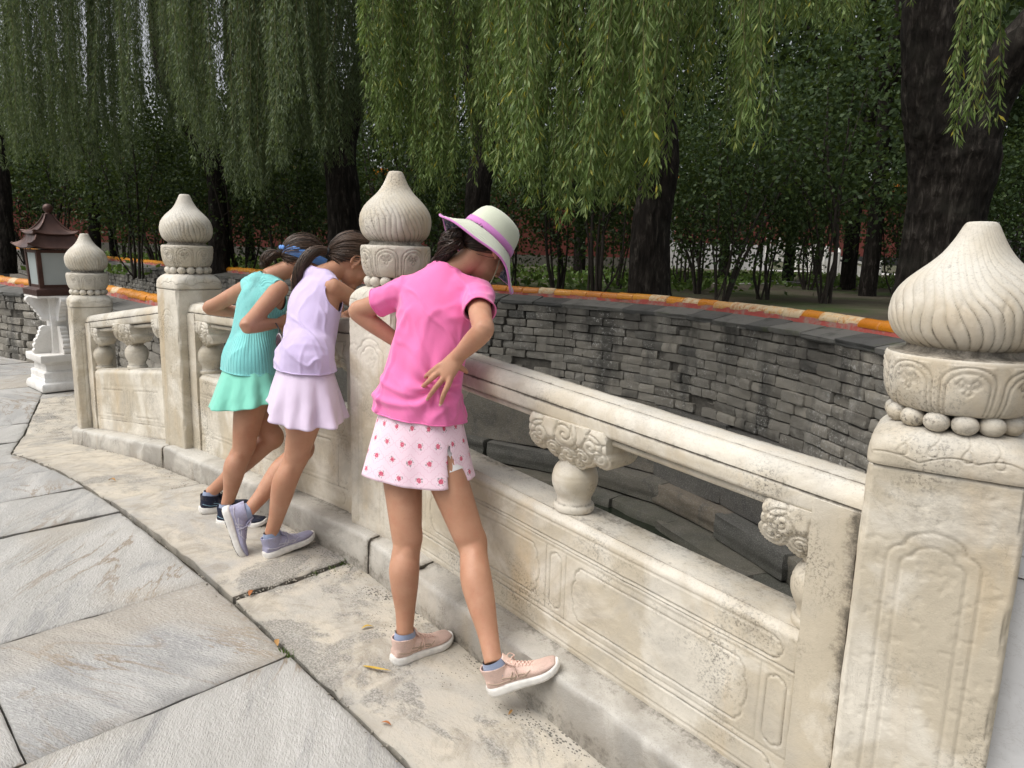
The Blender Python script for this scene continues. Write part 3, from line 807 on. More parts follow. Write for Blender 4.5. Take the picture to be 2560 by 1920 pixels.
def stile_mesh(x0, x1, slope, seed, top=.7485, left=True):
    """upright end of a panel, its outer top corner rounded"""
    nx = 12; xs = np.linspace(x0, x1, nx); zs = np.linspace(-.02, 1, 70)
    X = []; V = []
    front = []
    for i, x in enumerate(xs):
        fx = (x-x0)/(x1-x0); fx = fx if left else 1-fx
        tp = top+.011
        front.append([(x, -TH-.0095, -.02+(tp+.02)*k/69+slope*x) for k in range(70)])
    A = np.array(front); w = vnoise(A, 12, seed, 4)-.5
    A[..., 1] -= w*.005; A[0, :, 0] += np.abs(w[0])*.01; A[-1, :, 0] -= np.abs(w[-1])*.01
    Bk = A.copy(); Bk[..., 1] = TH+.0045
    n = nx*70; V = np.concatenate([A.reshape(-1, 3), Bk.reshape(-1, 3)])
    F = [tuple(f) for f in grid_faces(nx, 70)]+[tuple(f[::-1]+n) for f in grid_faces(nx, 70)]
    ring = [i*70 for i in range(nx)]+[(nx-1)*70+j for j in range(1, 70)]+[i*70+69 for i in range(nx-2, -1, -1)]+[j for j in range(68, 0, -1)]
    k = len(ring); F += [(ring[i], ring[i]+n, ring[(i+1) % k]+n, ring[(i+1) % k]) for i in range(k)]
    e = (np.arange(nx)/(nx-1)); e = e if left else 1-e
    d = np.clip((1-e)[:, None]**3.0*1.25*vnoise(A, 5, seed+3, 4)*1.25+smoothstep(.74, .8, A[..., 2]-slope*A[..., 0])*.5*vnoise(A, 10, seed+5, 3), 0, 1)
    return mesh('stile', V, F, True, np.concatenate([d.ravel(), d.ravel()]), None, 50)

ME_vase = vase_mesh(3); ME_cloud = cloud_mesh(5)
def panel(p0, p1, z0, z1, res, label, seed, mat, gap0=.124, gap1=.124, ZS=1.034):
    v = np.array(p1)-np.array(p0); Lf = np.linalg.norm(v); a = math.atan2(v[1], v[0]); d = v/Lf
    L = Lf-gap0-gap1; sl = (z1-z0)/Lf
    o = empty('balustrade_panel', (p0[0]+d[0]*gap0, p0[1]+d[1]*gap0, z0+sl*gap0), a); o.scale = (1, 1, ZS); sl = sl/ZS
    tag(o, label, 'panel', 'carved panels of the balustrade')
    obj('dado', dado_mesh(L, sl, res, seed), mat, o)
    obj('handrail', rail_mesh(L, sl, seed+1), mat, o)
    obj('stile', stile_mesh(0, ST, sl, seed+2, left=True), mat, o); obj('stile', stile_mesh(L-ST, L, sl, seed+3, left=False), mat, o)
    for x, ky in ((ST-.012, .90), (L/2, 1.0), (L-ST+.012, .90)):
        b = obj('vase_baluster', ME_vase, mat, o, (x, 0, sl*x-.001)); b.rotation_euler = (0, 0, x*7)
        me = ME_cloud if abs(sl) < .02 else ME_cloud
        c = obj('cloud_bracket', me, mat, o)
        c.matrix_local = Matrix(((1.17, 0, 0, x), (0, ky, 0, 0), (sl, 0, 1, sl*x-.002), (0, 0, 0, 1)))
    return o
pts = [(PS[i], PE[i]) for i in range(4)]
panel(pts[0], pts[1], PZ[0], PZ[1], .008, 'sloping carved marble panel between the two far left posts', 301, M['marble'])
panel(pts[1], pts[2], PZ[1], PK[2], .007, 'carved marble panel the girls in turquoise and lilac lean on', 311, M['marble'])
panel(pts[2], pts[3], PK[2], PK[3], .0036, 'nearest carved marble panel with full handrail right of the girl in pink', 321, M['marble'], ZS=1.0)
M['marble_grey'] = marble('new grey marble', (.56, .56, .56), (.66, .66, .66), (.40, .41, .42), .6, .0, .0, .5)
pa, pb = np.array([pts[3][0]+.03, pts[3][1]-.035]), np.array([7.56, .79]); dv_ = nrm(pb-pa); ln = np.linalg.norm(pb-pa); sl = (-.06-PK[3])/ln
pe = tag(empty('balustrade_panel', (pa[0]+dv_[0]*.10, pa[1]+dv_[1]*.10, PK[3]), math.atan2(dv_[1], dv_[0])), 'plain newer grey marble panel at the right edge beyond the near post', 'panel', 'carved panels of the balustrade')
def plain_slab(prof, name):
    p = np.array(prof); p = np.concatenate([p, p[::-1]*np.array([-1, 1])]); xs = np.linspace(0, ln-.2, 40); nv = len(p)
    V = np.array([[(x, y, z+sl*x) for (y, z) in p] for x in xs]); V[..., 1] += (vnoise(V, 9, 5, 3)-.5)*.003
    F = [tuple(f) for f in grid_faces(40, nv)]+[((i+1)*nv-1, (i+2)*nv-1, (i+1)*nv, i*nv) for i in range(39)]+[tuple(range(nv)), tuple(39*nv+j for j in range(nv-1, -1, -1))]
    obj(name, mesh(name, V.reshape(-1, 3), F, True, None, None, 35), M['marble_grey'], pe)
plain_slab([(-.070, -.02), (-.070, .718), (-.060, .7195)], 'dado')
plain_slab([(-.068, .7205), (-.0755, .724), (-.0755, .756), (-.0715, .7625), (-.0745, .767), (-.066, .790), (-.050, .806), (-.015, .8165)], 'handrail')
# ---------------------------------------------------------------- canal and its walls
class Path:
    def __init__(s, ctrl, n=600):
        P = cat_rom(np.array(ctrl, float), np.linspace(0, len(ctrl)-1, n)); d = np.r_[0, np.cumsum(np.linalg.norm(np.diff(P, axis=0), axis=1))]
        s.P, s.d, s.L = P, d, d[-1]
    def at(s, l, off=0):
        x = np.interp(l, s.d, s.P[:, 0]); y = np.interp(l, s.d, s.P[:, 1])
        e = .05; x2 = np.interp(np.minimum(l+e, s.L), s.d, s.P[:, 0]); y2 = np.interp(np.minimum(l+e, s.L), s.d, s.P[:, 1])
        x1 = np.interp(np.maximum(l-e, 0), s.d, s.P[:, 0]); y1 = np.interp(np.maximum(l-e, 0), s.d, s.P[:, 1])
        a = np.arctan2(y2-y1, x2-x1)
        return x-np.sin(a)*off, y+np.cos(a)*off, a
    def l_of_x(s, x): return float(np.interp(x, s.P[:, 0], s.d)) if s.P[-1, 0] > s.P[0, 0] else float(np.interp(-x, -s.P[:, 0], s.d))

def brick_mat():
    t = NT('old grey brick', .85, .2); p = t.pos(); r = t.rnd()
    base = t.ramp(r, [(0, (.15, .140, .120)), (.35, (.265, .245, .208)), (.6, (.20, .188, .163)), (.85, (.32, .295, .25)), (1, (.125, .120, .108))])
    base = t.mix(t.mr(t.noise(p, 6, 6, .65), .5, .7, 0, .55), base, (.36, .345, .31))
    base = t.mix(t.mr(t.noise(t.mapping(p, (2, 2, .5), loc=(2, 7, 1)), 1.6, 5, .6), .5, .62, 0, .75), base, (.070, .068, .062))
    base = t.mix(t.math('MULTIPLY', t.mr(t.noise(p, 55, 4, .7), .56, .66), t.mr(t.noise(p, 3.1, 3), .52, .62)), base, (.52, .505, .47))
    sx = t.n('ShaderNodeSeparateXYZ'); t.l(p, sx.inputs[0])
    run = t.math('MULTIPLY', t.mr(sx.outputs[2], .25, .70), t.mr(t.noise(t.mapping(p, (2.2, 2.2, .4)), 1.0, 5, .6), .40, .58))      # black runs washed down from the coping
    base = t.mix(t.math('MULTIPLY', run, .8), base, (.045, .043, .04))
    base = t.mix(t.math('MULTIPLY', t.mr(t.noise(p, 24, 5, .75), .56, .64), t.mr(t.noise(t.mapping(p, (1, 1, 1), loc=(6, 1, 2)), 1.4, 3), .5, .6, 0, .8)), base, (.50, .49, .46))
    t.col(base); t.bump(t.noise(p, 50, 5, .7), .7, .012); return t.m
M['brick'] = brick_mat()
M['mortar'] = soil_mat('mortar', (.065, .060, .052), (.17, .158, .138))
def granite_mat():
    t = NT('granite', .8, .25); p = t.pos(); r = t.rnd()
    base = t.ramp(r, [(0, (.065, .063, .057)), (.4, (.15, .135, .108)), (.7, (.09, .088, .082)), (1, (.18, .15, .115))])
    base = t.mix(t.mr(t.noise(p, 4, 6, .65, .7), .48, .66, 0, .6), base, (.065, .065, .062))
    base = t.mix(t.math('MULTIPLY', t.mr(t.noise(p, 90, 3, .7), .52, .62), .35), base, (.36, .35, .33))
    sx = t.n('ShaderNodeSeparateXYZ'); t.l(p, sx.inputs[0])
    base = t.mix(t.math('MULTIPLY', t.mr(sx.outputs[2], -1.1, -1.65), t.mr(t.noise(p, 6, 4), .3, .6, .3, .8)), base, (.045, .05, .032))
    t.col(base); t.bump(t.math('ADD', t.noise(p, 60, 5, .7), t.math('MULTIPLY', t.noise(p, 9, 4), 1.5)), .6, .014); return t.m
M['granite'] = granite_mat()
def coping_mat():
    t = NT('coping slate', .8, .25); p = t.pos(); r = t.rnd()
    base = t.ramp(r, [(0, (.075, .075, .073)), (.5, (.12, .118, .11)), (1, (.165, .16, .145))])
    base = t.mix(t.mr(t.noise(p, 5, 6, .65), .5, .66, 0, .7), base, (.05, .052, .045))
    base = t.mix(t.mr(t.noise(p, 3, 5, .6), .58, .68, 0, .6), base, (.075, .085, .035))
    t.col(base); t.bump(t.noise(p, 40, 5, .7), .6, .01); return t.m
M['coping'] = coping_mat()
def tile_mat():
    t = NT('amber glaze', .3, .45); p = t.pos(); r = t.rnd()
    base = t.ramp(r, [(0, (.50, .16, .008)), (.35, (.58, .22, .012)), (.7, (.64, .28, .02)), (.88, (.40, .11, .01)), (1, (.64, .33, .07))])
    base = t.mix(t.mr(t.noise(p, 9, 4), .4, .7, 0, .35), base, (.42, .16, .02))
    worn = t.math('MULTIPLY', t.mr(r, .70, .76), t.mr(t.noise(p, 16, 5, .7), .34, .52))
    base = t.mix(worn, base, (.60, .47, .30))
    base = t.mix(t.mr(t.noise(p, 45, 4, .7), .6, .7, 0, .7), base, (.08, .06, .04))
    t.col(base); t.rough(t.math('ADD', t.math('MULTIPLY', worn, .5), t.mr(t.noise(p, 30, 3), .3, .7, .24, .42)))
    t.bump(t.noise(p, 35, 4), .25, .006); return t.m
M['tile'] = tile_mat()
M['plaster'] = (lambda t: (t.col(t.mix(t.mr(t.noise(t.pos(), 7, 6, .7), .45, .62), (.42, .10, .085), (.33, .25, .21))), t.bump(t.noise(t.pos(), 50, 4), .6, .01), t.m)[2])(NT('red plaster', .9, .15))

def rough_box(seed, nx=3, ny=2, nz=2, amp=.06, rnd_=.10):
    """unit box (length 1, depth 1, height 1, centred) with worn faces and rounded edges"""
    bm = bmesh.new(); r = bmesh.ops.create_cube(bm, size=1)
    bmesh.ops.subdivide_edges(bm, edges=bm.edges[:], cuts=nx-1, use_grid_fill=True)
    V = np.array([v.co for v in bm.verts])
    for v in bm.verts:
        c = v.co; k = sum(abs(abs(a)-.5) < 1e-4 for a in c)
        if k >= 2:
            f = 1-rnd_*(.6 if k == 2 else 1.0)
            for i in range(3):
                if abs(abs(c[i])-.5) < 1e-4: c[i] *= f
        q = vnoise(np.array([[c.x, c.y, c.z]]), 2.3, seed)[0]-.5; q2 = vnoise(np.array([[c.y, c.z, c.x]]), 3.1, seed+1)[0]-.5
        c.x += q*amp*.5; c.y += q2*amp*1.8; c.z += q*amp*1.0
    me = bpy.data.meshes.new('brick'); bm.to_mesh(me); bm.free()
    me.polygons.foreach_set('use_smooth', np.ones(len(me.polygons), bool)); sharp_by_angle(me, 50); return me

BR = [rough_box(k, 4, amp=.12, rnd_=.07) for k in range(9)]
for b in BR: b.materials.append(M['brick'])
ST_ME = [rough_box(40+k, 10, amp=.06, rnd_=.03) for k in range(6)]
for b in ST_ME: b.name = 'granite_block'; b.materials.append(M['granite'])

def tile_me(seed):
    """half-round ridge tile, 1 long, lying along x, with a lip at one end"""
    n = 12; th = np.linspace(-.25, np.pi+.25, n); xs = np.array([-.5, -.47, -.45, -.2, .2, .47, .5]); rr = np.array([.92, 1.0, 1.04, 1.02, 1.0, .985, .93])
    V = []
    for x, r in zip(xs, rr):
        for a in th: V.append((x, -r*math.cos(a), r*math.sin(a)))
    V = np.array(V); V += (vnoise(V, 2.2, seed)[:, None]-.5)*np.array([.02, .07, .07])
    F = [tuple(f) for f in grid_faces(len(xs), n)]+[tuple(range(n)), tuple((len(xs)-1)*n+j for j in range(n-1, -1, -1))]
    me = mesh('glazed_tile', V, F, True, None, None, 60); me.materials.append(M['tile']); return me
TL = [tile_me(k) for k in range(4)]
def slab_me(seed):
    b = rough_box(70+seed, 4, amp=.05, rnd_=.03); b.name = 'coping_stone'; b.materials.clear(); b.materials.append(M['coping']); return b
CP = [slab_me(k) for k in range(4)]

def place(me, name, parent, x, y, z, rz, sx, sy, sz, rx=0.0):
    o = bpy.data.objects.new(name, me); COL.objects.link(o); o.parent = parent
    o.location = (x, y, z); o.rotation_euler = (rx, 0, rz); o.scale = (sx, sy, sz); return o

def merge(items, name, mat, parent, kind='stuff'):
    """joined copies for the many pieces too far away to pick apart"""
    Vs = []; Fs = []; n = 0; cache = {}
    for me, (x, y, z, rz, sx, sy, sz, rx) in items:
        if me.name not in cache:
            V = np.array([v.co for v in me.vertices]); F = [tuple(p.vertices) for p in me.polygons]; cache[me.name] = (V, F)
        V, F = cache[me.name]; V = V*np.array([sx, sy, sz])
        c, s_ = math.cos(rx), math.sin(rx); V = np.stack([V[:, 0], V[:, 1]*c-V[:, 2]*s_, V[:, 1]*s_+V[:, 2]*c], 1)
        c, s_ = math.cos(rz), math.sin(rz); V = np.stack([V[:, 0]*c-V[:, 1]*s_+x, V[:, 0]*s_+V[:, 1]*c+y, V[:, 2]+z], 1)
        Vs.append(V); Fs += [tuple(i+n for i in f) for f in F]; n += len(V)
    o = obj(name, mesh(name, np.concatenate(Vs), Fs, True, None, None, 50), mat, parent); tag(o, kind=kind); return o

def brick_wall(name, path, lo, hi, zb, zt, lA, lB, holes, label, seed, ridge=.95, course=.103, blen=.31):
    """brick face towards -y of the path, sloping stone coping, red plaster fillet and glazed ridge tiles.
    bricks between lA and lB are single parts, the rest are joined"""
    r = random.Random(seed)
    FO = .33                                           # face stands this far in front of the ridge line
    ls = np.linspace(lo, hi, max(40, int((hi-lo)/.25)))
    x, y, a = path.at(ls, -FO+.040); x2, y2, _ = path.at(ls, .30)
    nz = len(ls); V = np.concatenate([np.stack([x, y, np.full(nz, zb-.05)], 1), np.stack([x, y, np.full(nz, zt)], 1), np.stack([x2, y2, np.full(nz, zt)], 1), np.stack([x2, y2, np.full(nz, zb-.05)], 1)])
    F = [(k*nz+i, k*nz+i+1, (k+1)*nz+i+1, (k+1)*nz+i) for k in range(3) for i in range(nz-1)]
    root = obj(name, mesh(name, V, F, False), M['mortar']); tag(root, label, 'wall')
    nc = int(round((zt-zb)/course)); ch = (zt-zb)/nc
    far = []; cnt = 0
    for c in range(nc):
        l = lo+r.uniform(0, blen)
        while l < hi:
            L = blen*r.choice([.55, .8, 1, 1, 1.1]) if r.random() < .9 else blen*.5
            lc = l+L/2; z = zb+ch*(c+.5)
            skip = any(abs(path.at(lc)[0]-hx) < .17 and abs(z-hz) < .105 for hx, hz in holes)
            if not skip and lc < hi:
                proud = r.uniform(-.011, .014)+(r.uniform(.01, .03) if r.random() < .07 else 0)-(r.uniform(.02, .05) if r.random() < .07 else 0)
                X, Y, A = path.at(lc, -FO+.055-proud)
                args = (float(X), float(Y), z+r.uniform(-.004, .004), float(A)+r.uniform(-.022, .022), L-r.uniform(.003, .014), .13, ch-r.uniform(.002, .014), r.uniform(-.035, .035))
                me = r.choice(BR)
                if lA < lc < lB and cnt < 300: place(me, 'brick', root, args[0], args[1], args[2], args[3], args[4], args[5], args[6], args[7]); cnt += 1
                else: far.append((me, args))
            l += L
    if far: merge(far, 'brick_courses', M['brick'], root)
    # coping stones
    l = lo; far = []; k = 0
    while l < hi:
        L = r.uniform(.34, .60); X, Y, A = path.at(l+L/2, -.19)
        args = (float(X), float(Y), zt+.036+r.uniform(-.006, .006), float(A), L-.008, .35, .050, .20+r.uniform(-.03, .03))
        if lA-1 < l < lB and k < 60: place(r.choice(CP), 'coping_stone', root, *args[:4], *args[4:7], args[7]); k += 1
        else: far.append((r.choice(CP), args))
        l += L
    if far: merge(far, 'coping_course', M['coping'], root)
    pl = [path.at(ls, d) for d in (-.085, -.07, .07, .085)]
    zz = (zt+.03, ridge-.055, ridge-.055, zt+.03)
    V = np.concatenate([np.stack([p[0], p[1], np.full(nz, z)], 1) for p, z in zip(pl, zz)])
    V[:, 1] += (vnoise(V, 6, seed, 2)-.5)*.02
    obj('plaster_fillet', mesh('plaster_fillet', V, F, True, None, None, 40), M['plaster'], root)
    l = lo; far = []; k = 0
    while l < hi:
        L = .245+r.uniform(-.02, .02); X, Y, A = path.at(l+L/2)
        args = (float(X)+r.uniform(-.004, .004), float(Y)+r.uniform(-.006, .006), ridge-.060+r.uniform(-.006, .006), float(A)+r.uniform(-.04, .04), L-.006, .076, .060, 0)
        if lA-1 < l < lB and k < 120: place(r.choice(TL), 'glazed_tile', root, *args[:4], *args[4:7], args[7]); k += 1
        else: far.append((r.choice(TL), args))
        l += L
    if far: merge(far, 'tile_course', M['tile'], root)
    return root

farP = Path([(-46, 8.2), (-30, 6.6), (-18, 5.5), (-9, 5.0), (-4, 5.05), (-1.2, 5.45), (0, 5.72), (1.35, 5.78), (2.45, 5.52), (3.5, 5.05), (4.2, 4.6), (5.3, 3.7), (6.5, 2.5), (7.6, 1.3)])
L_ = farP.l_of_x
far_wall = brick_wall('brick_wall', farP, L_(-40), farP.L-.2, -.28, .755, L_(-2.0), L_(4.7), [(-.42, -.09), (2.2, -.17)], 'curved dark brick canal wall with amber glazed ridge tiles across the water', 11)
nearP = Path([(-16, 1.15), (-10, .85), (-6.8, .72), (-5.7, .85), (-4.9, 1.10), (-3.95, 1.30), (-2.0, 1.22), (-.2, 1.16)])
brick_wall('brick_wall', nearP, .2, nearP.L-.1, -.24, .66, nearP.l_of_x(-7.4), nearP.l_of_x(-3.3), [], 'low brick wall with amber ridge tiles behind the stone lantern', 23, ridge=.85)

# stone footing courses under the far wall
ft = tag(empty('canal_footing', (0, 0, 0)), kind='structure')
rr_ = random.Random(5)
def footing(z0, z1, off, depth, lmin, lmax, l0, l1, jit=0.0):
    l = l0
    while l < l1:
        L = rr_.uniform(lmin, lmax); X, Y, A = farP.at(l+L/2, -.33-off+depth/2+rr_.uniform(-jit, jit))
        place(rr_.choice(ST_ME), 'granite_block', ft, float(X), float(Y), (z0+z1)/2+rr_.uniform(-.01, .01), float(A)+rr_.uniform(-.01, .01), L-.012, depth, (z1-z0)-.008, rr_.uniform(-.01, .01)); l += L
a0, a1 = L_(-9), farP.L
footing(-1.15, -.285, .06, .5, 1.1, 1.9, a0, a1)
footing(-1.42, -1.155, .22, .6, .8, 1.5, a0, a1, .04)
footing(-1.95, -1.43, .42, .8, .7, 1.6, a0, a1, .09)
ls = np.linspace(L_(-40), L_(-8.8), 60); x, y, a = farP.at(ls, -.40)
V = np.concatenate([np.stack([x, y, np.full(60, -.29)], 1), np.stack([x, y-.25, np.full(60, -2.0)], 1)])
obj('granite_block', mesh('granite_block', V, [(i, i+1, 61+i, 60+i) for i in range(59)]), M['granite'], ft)

def water_mat():
    t = NT('canal water', .06, .5); p = t.pos()
    t.col(t.ramp(t.noise(p, 2, 3), [(.3, (.010, .014, .009)), (.7, (.018, .022, .014))]))
    t.bump(t.noise(t.mapping(p, (3, 5, 1)), 2.0, 4, .6), .10, .03); return t.m
sheet('water', [-60, -10, 0, 10, 14], [.2, 2, 4, 9.5], lambda X, Y: -1.53+0*X, water_mat())
# near bank, the stone face below the kerb
xs = np.linspace(-40, 9, 60); Vb = []
for x in xs:
    e = ke(x)+.25 if x > -.2 else 1.45
    zt_ = kz(x)-.03 if x > -.2 else .3
    Vb += [(x, e, zt_), (x, e, -2.2)]
tag(obj('bank', mesh('bank', np.array(Vb), [(2*i, 2*i+1, 2*i+3, 2*i+2) for i in range(59)], False), M['granite']), kind='structure')

# ---------------------------------------------------------------- lantern on its carved pedestal
def bronze_mat():
    t = NT('bronze', .42, .5); p = t.objc()
    t.col(t.ramp(t.noise(p, 7, 5, .6), [(.3, (.055, .030, .025)), (.7, (.105, .055, .043))])); t.b.inputs['Metallic'].default_value = .55
    t.rough(t.mr(t.noise(p, 25, 4), .3, .7, .32, .55)); t.bump(t.noise(p, 60, 3), .1, .004); return t.m
M['bronze'] = bronze_mat()
_t = NT('frosted pane', .32, .5); _t.col(_t.ramp(_t.noise(_t.objc(), 2.5, 3), [(.35, (.33, .375, .37)), (.65, (.41, .455, .45))])); M['pane'] = _t.m

def sq_stack(rows_, n_side=1, name='base', cut=0):
    """square sections (half, z) joined bottom to top"""
    V = []; F = []
    for h, z in rows_: V += [(-h, -h, z), (h, -h, z), (h, h, z), (-h, h, z)]
    for i in range(len(rows_)-1):
        for k in range(4): F.append((4*i+k, 4*i+(k+1) % 4, 4*i+4+(k+1) % 4, 4*i+4+k))
    F.append((3, 2, 1, 0)); m = 4*(len(rows_)-1); F.append((m, m+1, m+2, m+3))
    return np.array(V, float), F

LZ = -.222
lan = tag(empty('stone_lantern', (-3.06, .50, LZ), math.radians(3)), 'bronze roofed lantern with frosted panes on a white carved marble pedestal', 'lantern')
V, F = sq_stack([(.262, 0), (.275, .012), (.278, .05), (.270, .085), (.255, .10), (.238, .102), (.238, .135), (.232, .14), (.236, .20), (.228, .212), (.205, .22), (.203, .285), (.212, .29), (.212, .312), (.258, .318), (.262, .33), (.262, .392), (.255, .40)])
obj('pedestal_base', bevel_me(mesh('pedestal_base', V, F, False), .003, 2, 25), M['marble_white'], lan)
V, F = sq_stack([(.098, .398), (.098, .41), (.090, .415), (.082, .70), (.090, .985), (.098, .99), (.105, 1.012)])
obj('pedestal_shaft', bevel_me(mesh('pedestal_shaft', V, F, False), .004, 2, 25), M['marble_white'], lan)
def scroll_me(top):
    """stepped cloud bracket: profile in x (outwards) and z, thickness along y"""
    if top:
        pr = [(0, .60), (.0, .36)]; lob = [(.055, .38, .030), (.075, .43, .030), (.10, .47, .032), (.125, .51, .032), (.155, .55, .032), (.18, .585, .03)]
    else:
        pr = []; lob = [(.145, .03, .034), (.14, .085, .034), (.125, .135, .034), (.10, .18, .032), (.085, .225, .03), (.075, .265, .026)]
    pts = []
    for (cx, cz, r) in lob:
        for q in np.linspace(-np.pi*.45, np.pi*.45, 8): pts.append((cx+r*math.cos(q), cz+r*math.sin(q)))
    if top: poly = [(0, .36)]+[(.05, .345)]+pts+[(.185, .618), (0, .618)]
    else: poly = [(0, 0)]+[(.15, 0)]+pts+[(.05, .30), (0, .29)]
    V = [(x, -.036, z) for x, z in poly]+[(x, .036, z) for x, z in poly]; k = len(poly)
    F = [tuple(range(k)), tuple(range(2*k-1, k-1, -1))]+[(i, k+i, k+(i+1) % k, (i+1) % k) for i in range(k)]
    return bevel_me(mesh('scroll_bracket', np.array(V), F, False), .004, 2, 40)
sb = [scroll_me(True), scroll_me(False)]
for k in range(4):
    a = k*math.pi/2
    for j in range(2):
        c = obj('scroll_bracket', sb[j], M['marble_white'], lan, (.080*math.cos(a), .080*math.sin(a), .40), a)
V, F = sq_stack([(.215, 1.004), (.228, 1.012), (.228, 1.012+.03)])
# scalloped marble fringe below the bronze plate
fr = MB()
for k in range(4):
    a = k*math.pi/2; R2 = np.array([[math.cos(a), -math.sin(a)], [math.sin(a), math.cos(a)]])
    for i in range(14):
        u0 = -.225+.45*i/14; w = .45/14
        P = [(u0, 1.03), (u0+w, 1.03)]+[(u0+w/2+w/2*math.cos(q), 1.018-.014*math.sin(q)) for q in np.linspace(0, np.pi, 7)]
        Vv = [np.r_[R2@np.array([.226+d, x]), z] for d in (0, .008) for x, z in P]; m = len(P)
        fr.add(np.array(Vv), [tuple(range(m))[::-1], tuple(range(m, 2*m))]+[(i_, (i_+1) % m, m+(i_+1) % m, m+i_) for i_ in range(m)])
obj('fringe', fr.mesh('fringe', False), M['marble_white'], lan)
V, F = sq_stack([(.20, 1.015), (.236, 1.0305), (.240, 1.095), (.232, 1.10), (.200, 1.104), (.196, 1.115)])
obj('lamp_plate', bevel_me(mesh('lamp_plate', V, F, False), .003, 2, 25), M['bronze'], lan)
bx_ = MB()
for sx in (-1, 1):
    for sy in (-1, 1):
        Vv, Ff = box(-.022, .022, -.022, .022, 0, 1); Vv = Vv.copy()
        k0, k1 = .168, .182
        Vv[:, 0] += np.where(Vv[:, 2] > .5, k1, k0)*sx; Vv[:, 1] += np.where(Vv[:, 2] > .5, k1, k0)*sy; Vv[:, 2] = 1.112+Vv[:, 2]*.40
        bx_.add(Vv, Ff)
for k in range(4):
    a = k*math.pi/2; R2 = np.array([[math.cos(a), -math.sin(a)], [math.sin(a), math.cos(a)]])
    for z0, z1, h in ((1.112, 1.145, .168), (1.48, 1.512, .182)):
        Vv, Ff = box(h-.014, h+.016, -h, h, z0, z1); Vv[:, :2] = Vv[:, :2]@R2.T; bx_.add(Vv, Ff)
frm = obj('lamp_frame', bevel_me(bx_.mesh('lamp_frame', False), .002, 1, 30), M['bronze'], lan)
for k in range(4):
    Vv = np.array([(.176, -.15, 1.14), (.176, .15, 1.14), (.188, .163, 1.49), (.188, -.163, 1.49), (.170, -.15, 1.14), (.170, .15, 1.14), (.182, .163, 1.49), (.182, -.163, 1.49)])
    obj('pane', mesh('pane', Vv, [(0, 1, 2, 3), (7, 6, 5, 4), (0, 4, 5, 1), (1, 5, 6, 2), (2, 6, 7, 3), (3, 7, 4, 0)], False), M['pane'], frm, rz=k*math.pi/2)
def roof_me(rows_, lift, name):
    """concave four-sided roof with swept-up corners. rows: (half, z)"""
    n = 12; V = []; F = []
    for h, z in rows_:
        for k in range(4):
            a = k*math.pi/2; c, s_ = math.cos(a), math.sin(a)
            for i in range(n):
                y = -1+2*i/n; w = abs(y)**4*lift*(h/rows_[0][0])**3
                x = h*(1+.10*abs(y)**6*(h/rows_[0][0])**3); yy = h*y*(1+.10*abs(y)**6*(h/rows_[0][0])**3)
                V.append((c*x-s_*yy, s_*x+c*yy, z+w))
    m = 4*n
    for i in range(len(rows_)-1):
        for j in range(m): F.append((i*m+j, i*m+(j+1) % m, (i+1)*m+(j+1) % m, (i+1)*m+j))
    F.append(tuple(range(m-1, -1, -1))); F.append(tuple((len(rows_)-1)*m+j for j in range(m)))
    return mesh(name, np.array(V), F, True, None, None, 28)
rf = obj('lower_roof', roof_me([(.265, 1.520), (.270, 1.532), (.248, 1.545), (.224, 1.566), (.202, 1.595), (.185, 1.63), (.172, 1.67)], .045, 'lower_roof'), M['bronze'], lan)
rt_ = obj('upper_roof', roof_me([(.195, 1.668), (.200, 1.678), (.165, 1.695), (.130, 1.722), (.098, 1.758), (.070, 1.80), (.046, 1.85), (.036, 1.885)], .032, 'upper_roof'), M['bronze'], lan)
for parent, R0 in ((rf, [(.288, 1.578), (.248, 1.560), (.224, 1.578), (.205, 1.606), (.185, 1.64), (.172, 1.675)]), (rt_, [(.215, 1.712), (.165, 1.708), (.130, 1.733), (.098, 1.768), (.070, 1.81), (.046, 1.858), (.036, 1.888)])):
    for k in range(4):
        a = math.pi/4+k*math.pi/2; q = math.sqrt(2)
        P = np.array([(h*q*math.cos(a), h*q*math.sin(a), z) for h, z in R0])
        obj('hip_ridge', mesh('hip_ridge', *tube(P, np.full(len(P), .011), 8, smooth_n=24)), M['bronze'], parent)
V, F = lathe([(.02, 1.88), (.036, 1.886), (.036, 1.893), (.024, 1.899), (.03, 1.907), (.044, 1.925), (.050, 1.948), (.044, 1.972), (.028, 1.99), (.006, 1.997)], 24)
obj('ball_finial', mesh('ball_finial', V, F), M['bronze'], lan)
# ---------------------------------------------------------------- the garden across the canal
def wc(X, Y):            # metres right of / ahead of the photographer's stand -> world
    return 6.0215+X*U2[0]+Y*U2[1], -1.6325+X*N2[0]+Y*N2[1]
def bear(px, d):         # a bearing and a distance ahead
    return wc((px-1280)/1788*(.984*d+.14), d)
def sight(px, py, d):    # the point on a sight line at distance d ahead
    a, b = (px-1280)/1788, (960-py)/1788; c, s_ = math.cos(ROLL), math.sin(ROLL); cp, sp = math.cos(PITCH), math.sin(PITCH)
    X = a*c-b*s_; up = a*s_+b*c; Y = cp+up*sp; z = -sp+up*cp; k = d/Y
    x, y = wc(X*k, d); return np.array([x, y, 1.4+z*k])
GZ = .60
def garden_mat():
    t = NT('garden soil', .95, .1); p = t.pos()
    base = t.ramp(t.noise(p, .6, 6, .65), [(.35, (.075, .064, .047)), (.65, (.12, .105, .08))])
    base = t.mix(t.mr(t.noise(p, .25, 5, .6), .47, .6, 0, .8), base, (.045, .075, .022))
    t.col(base); t.bump(t.noise(p, 14, 6, .7), .8, .05); return t.m
ls = np.linspace(0, farP.L, 80); x, y, a = farP.at(ls, .12)
x = np.r_[-400, x, 9.5, 400]; y = np.r_[12, y, -1, -3]
offs = [0, .4, 2, 6, 15, 40, 120, 500]
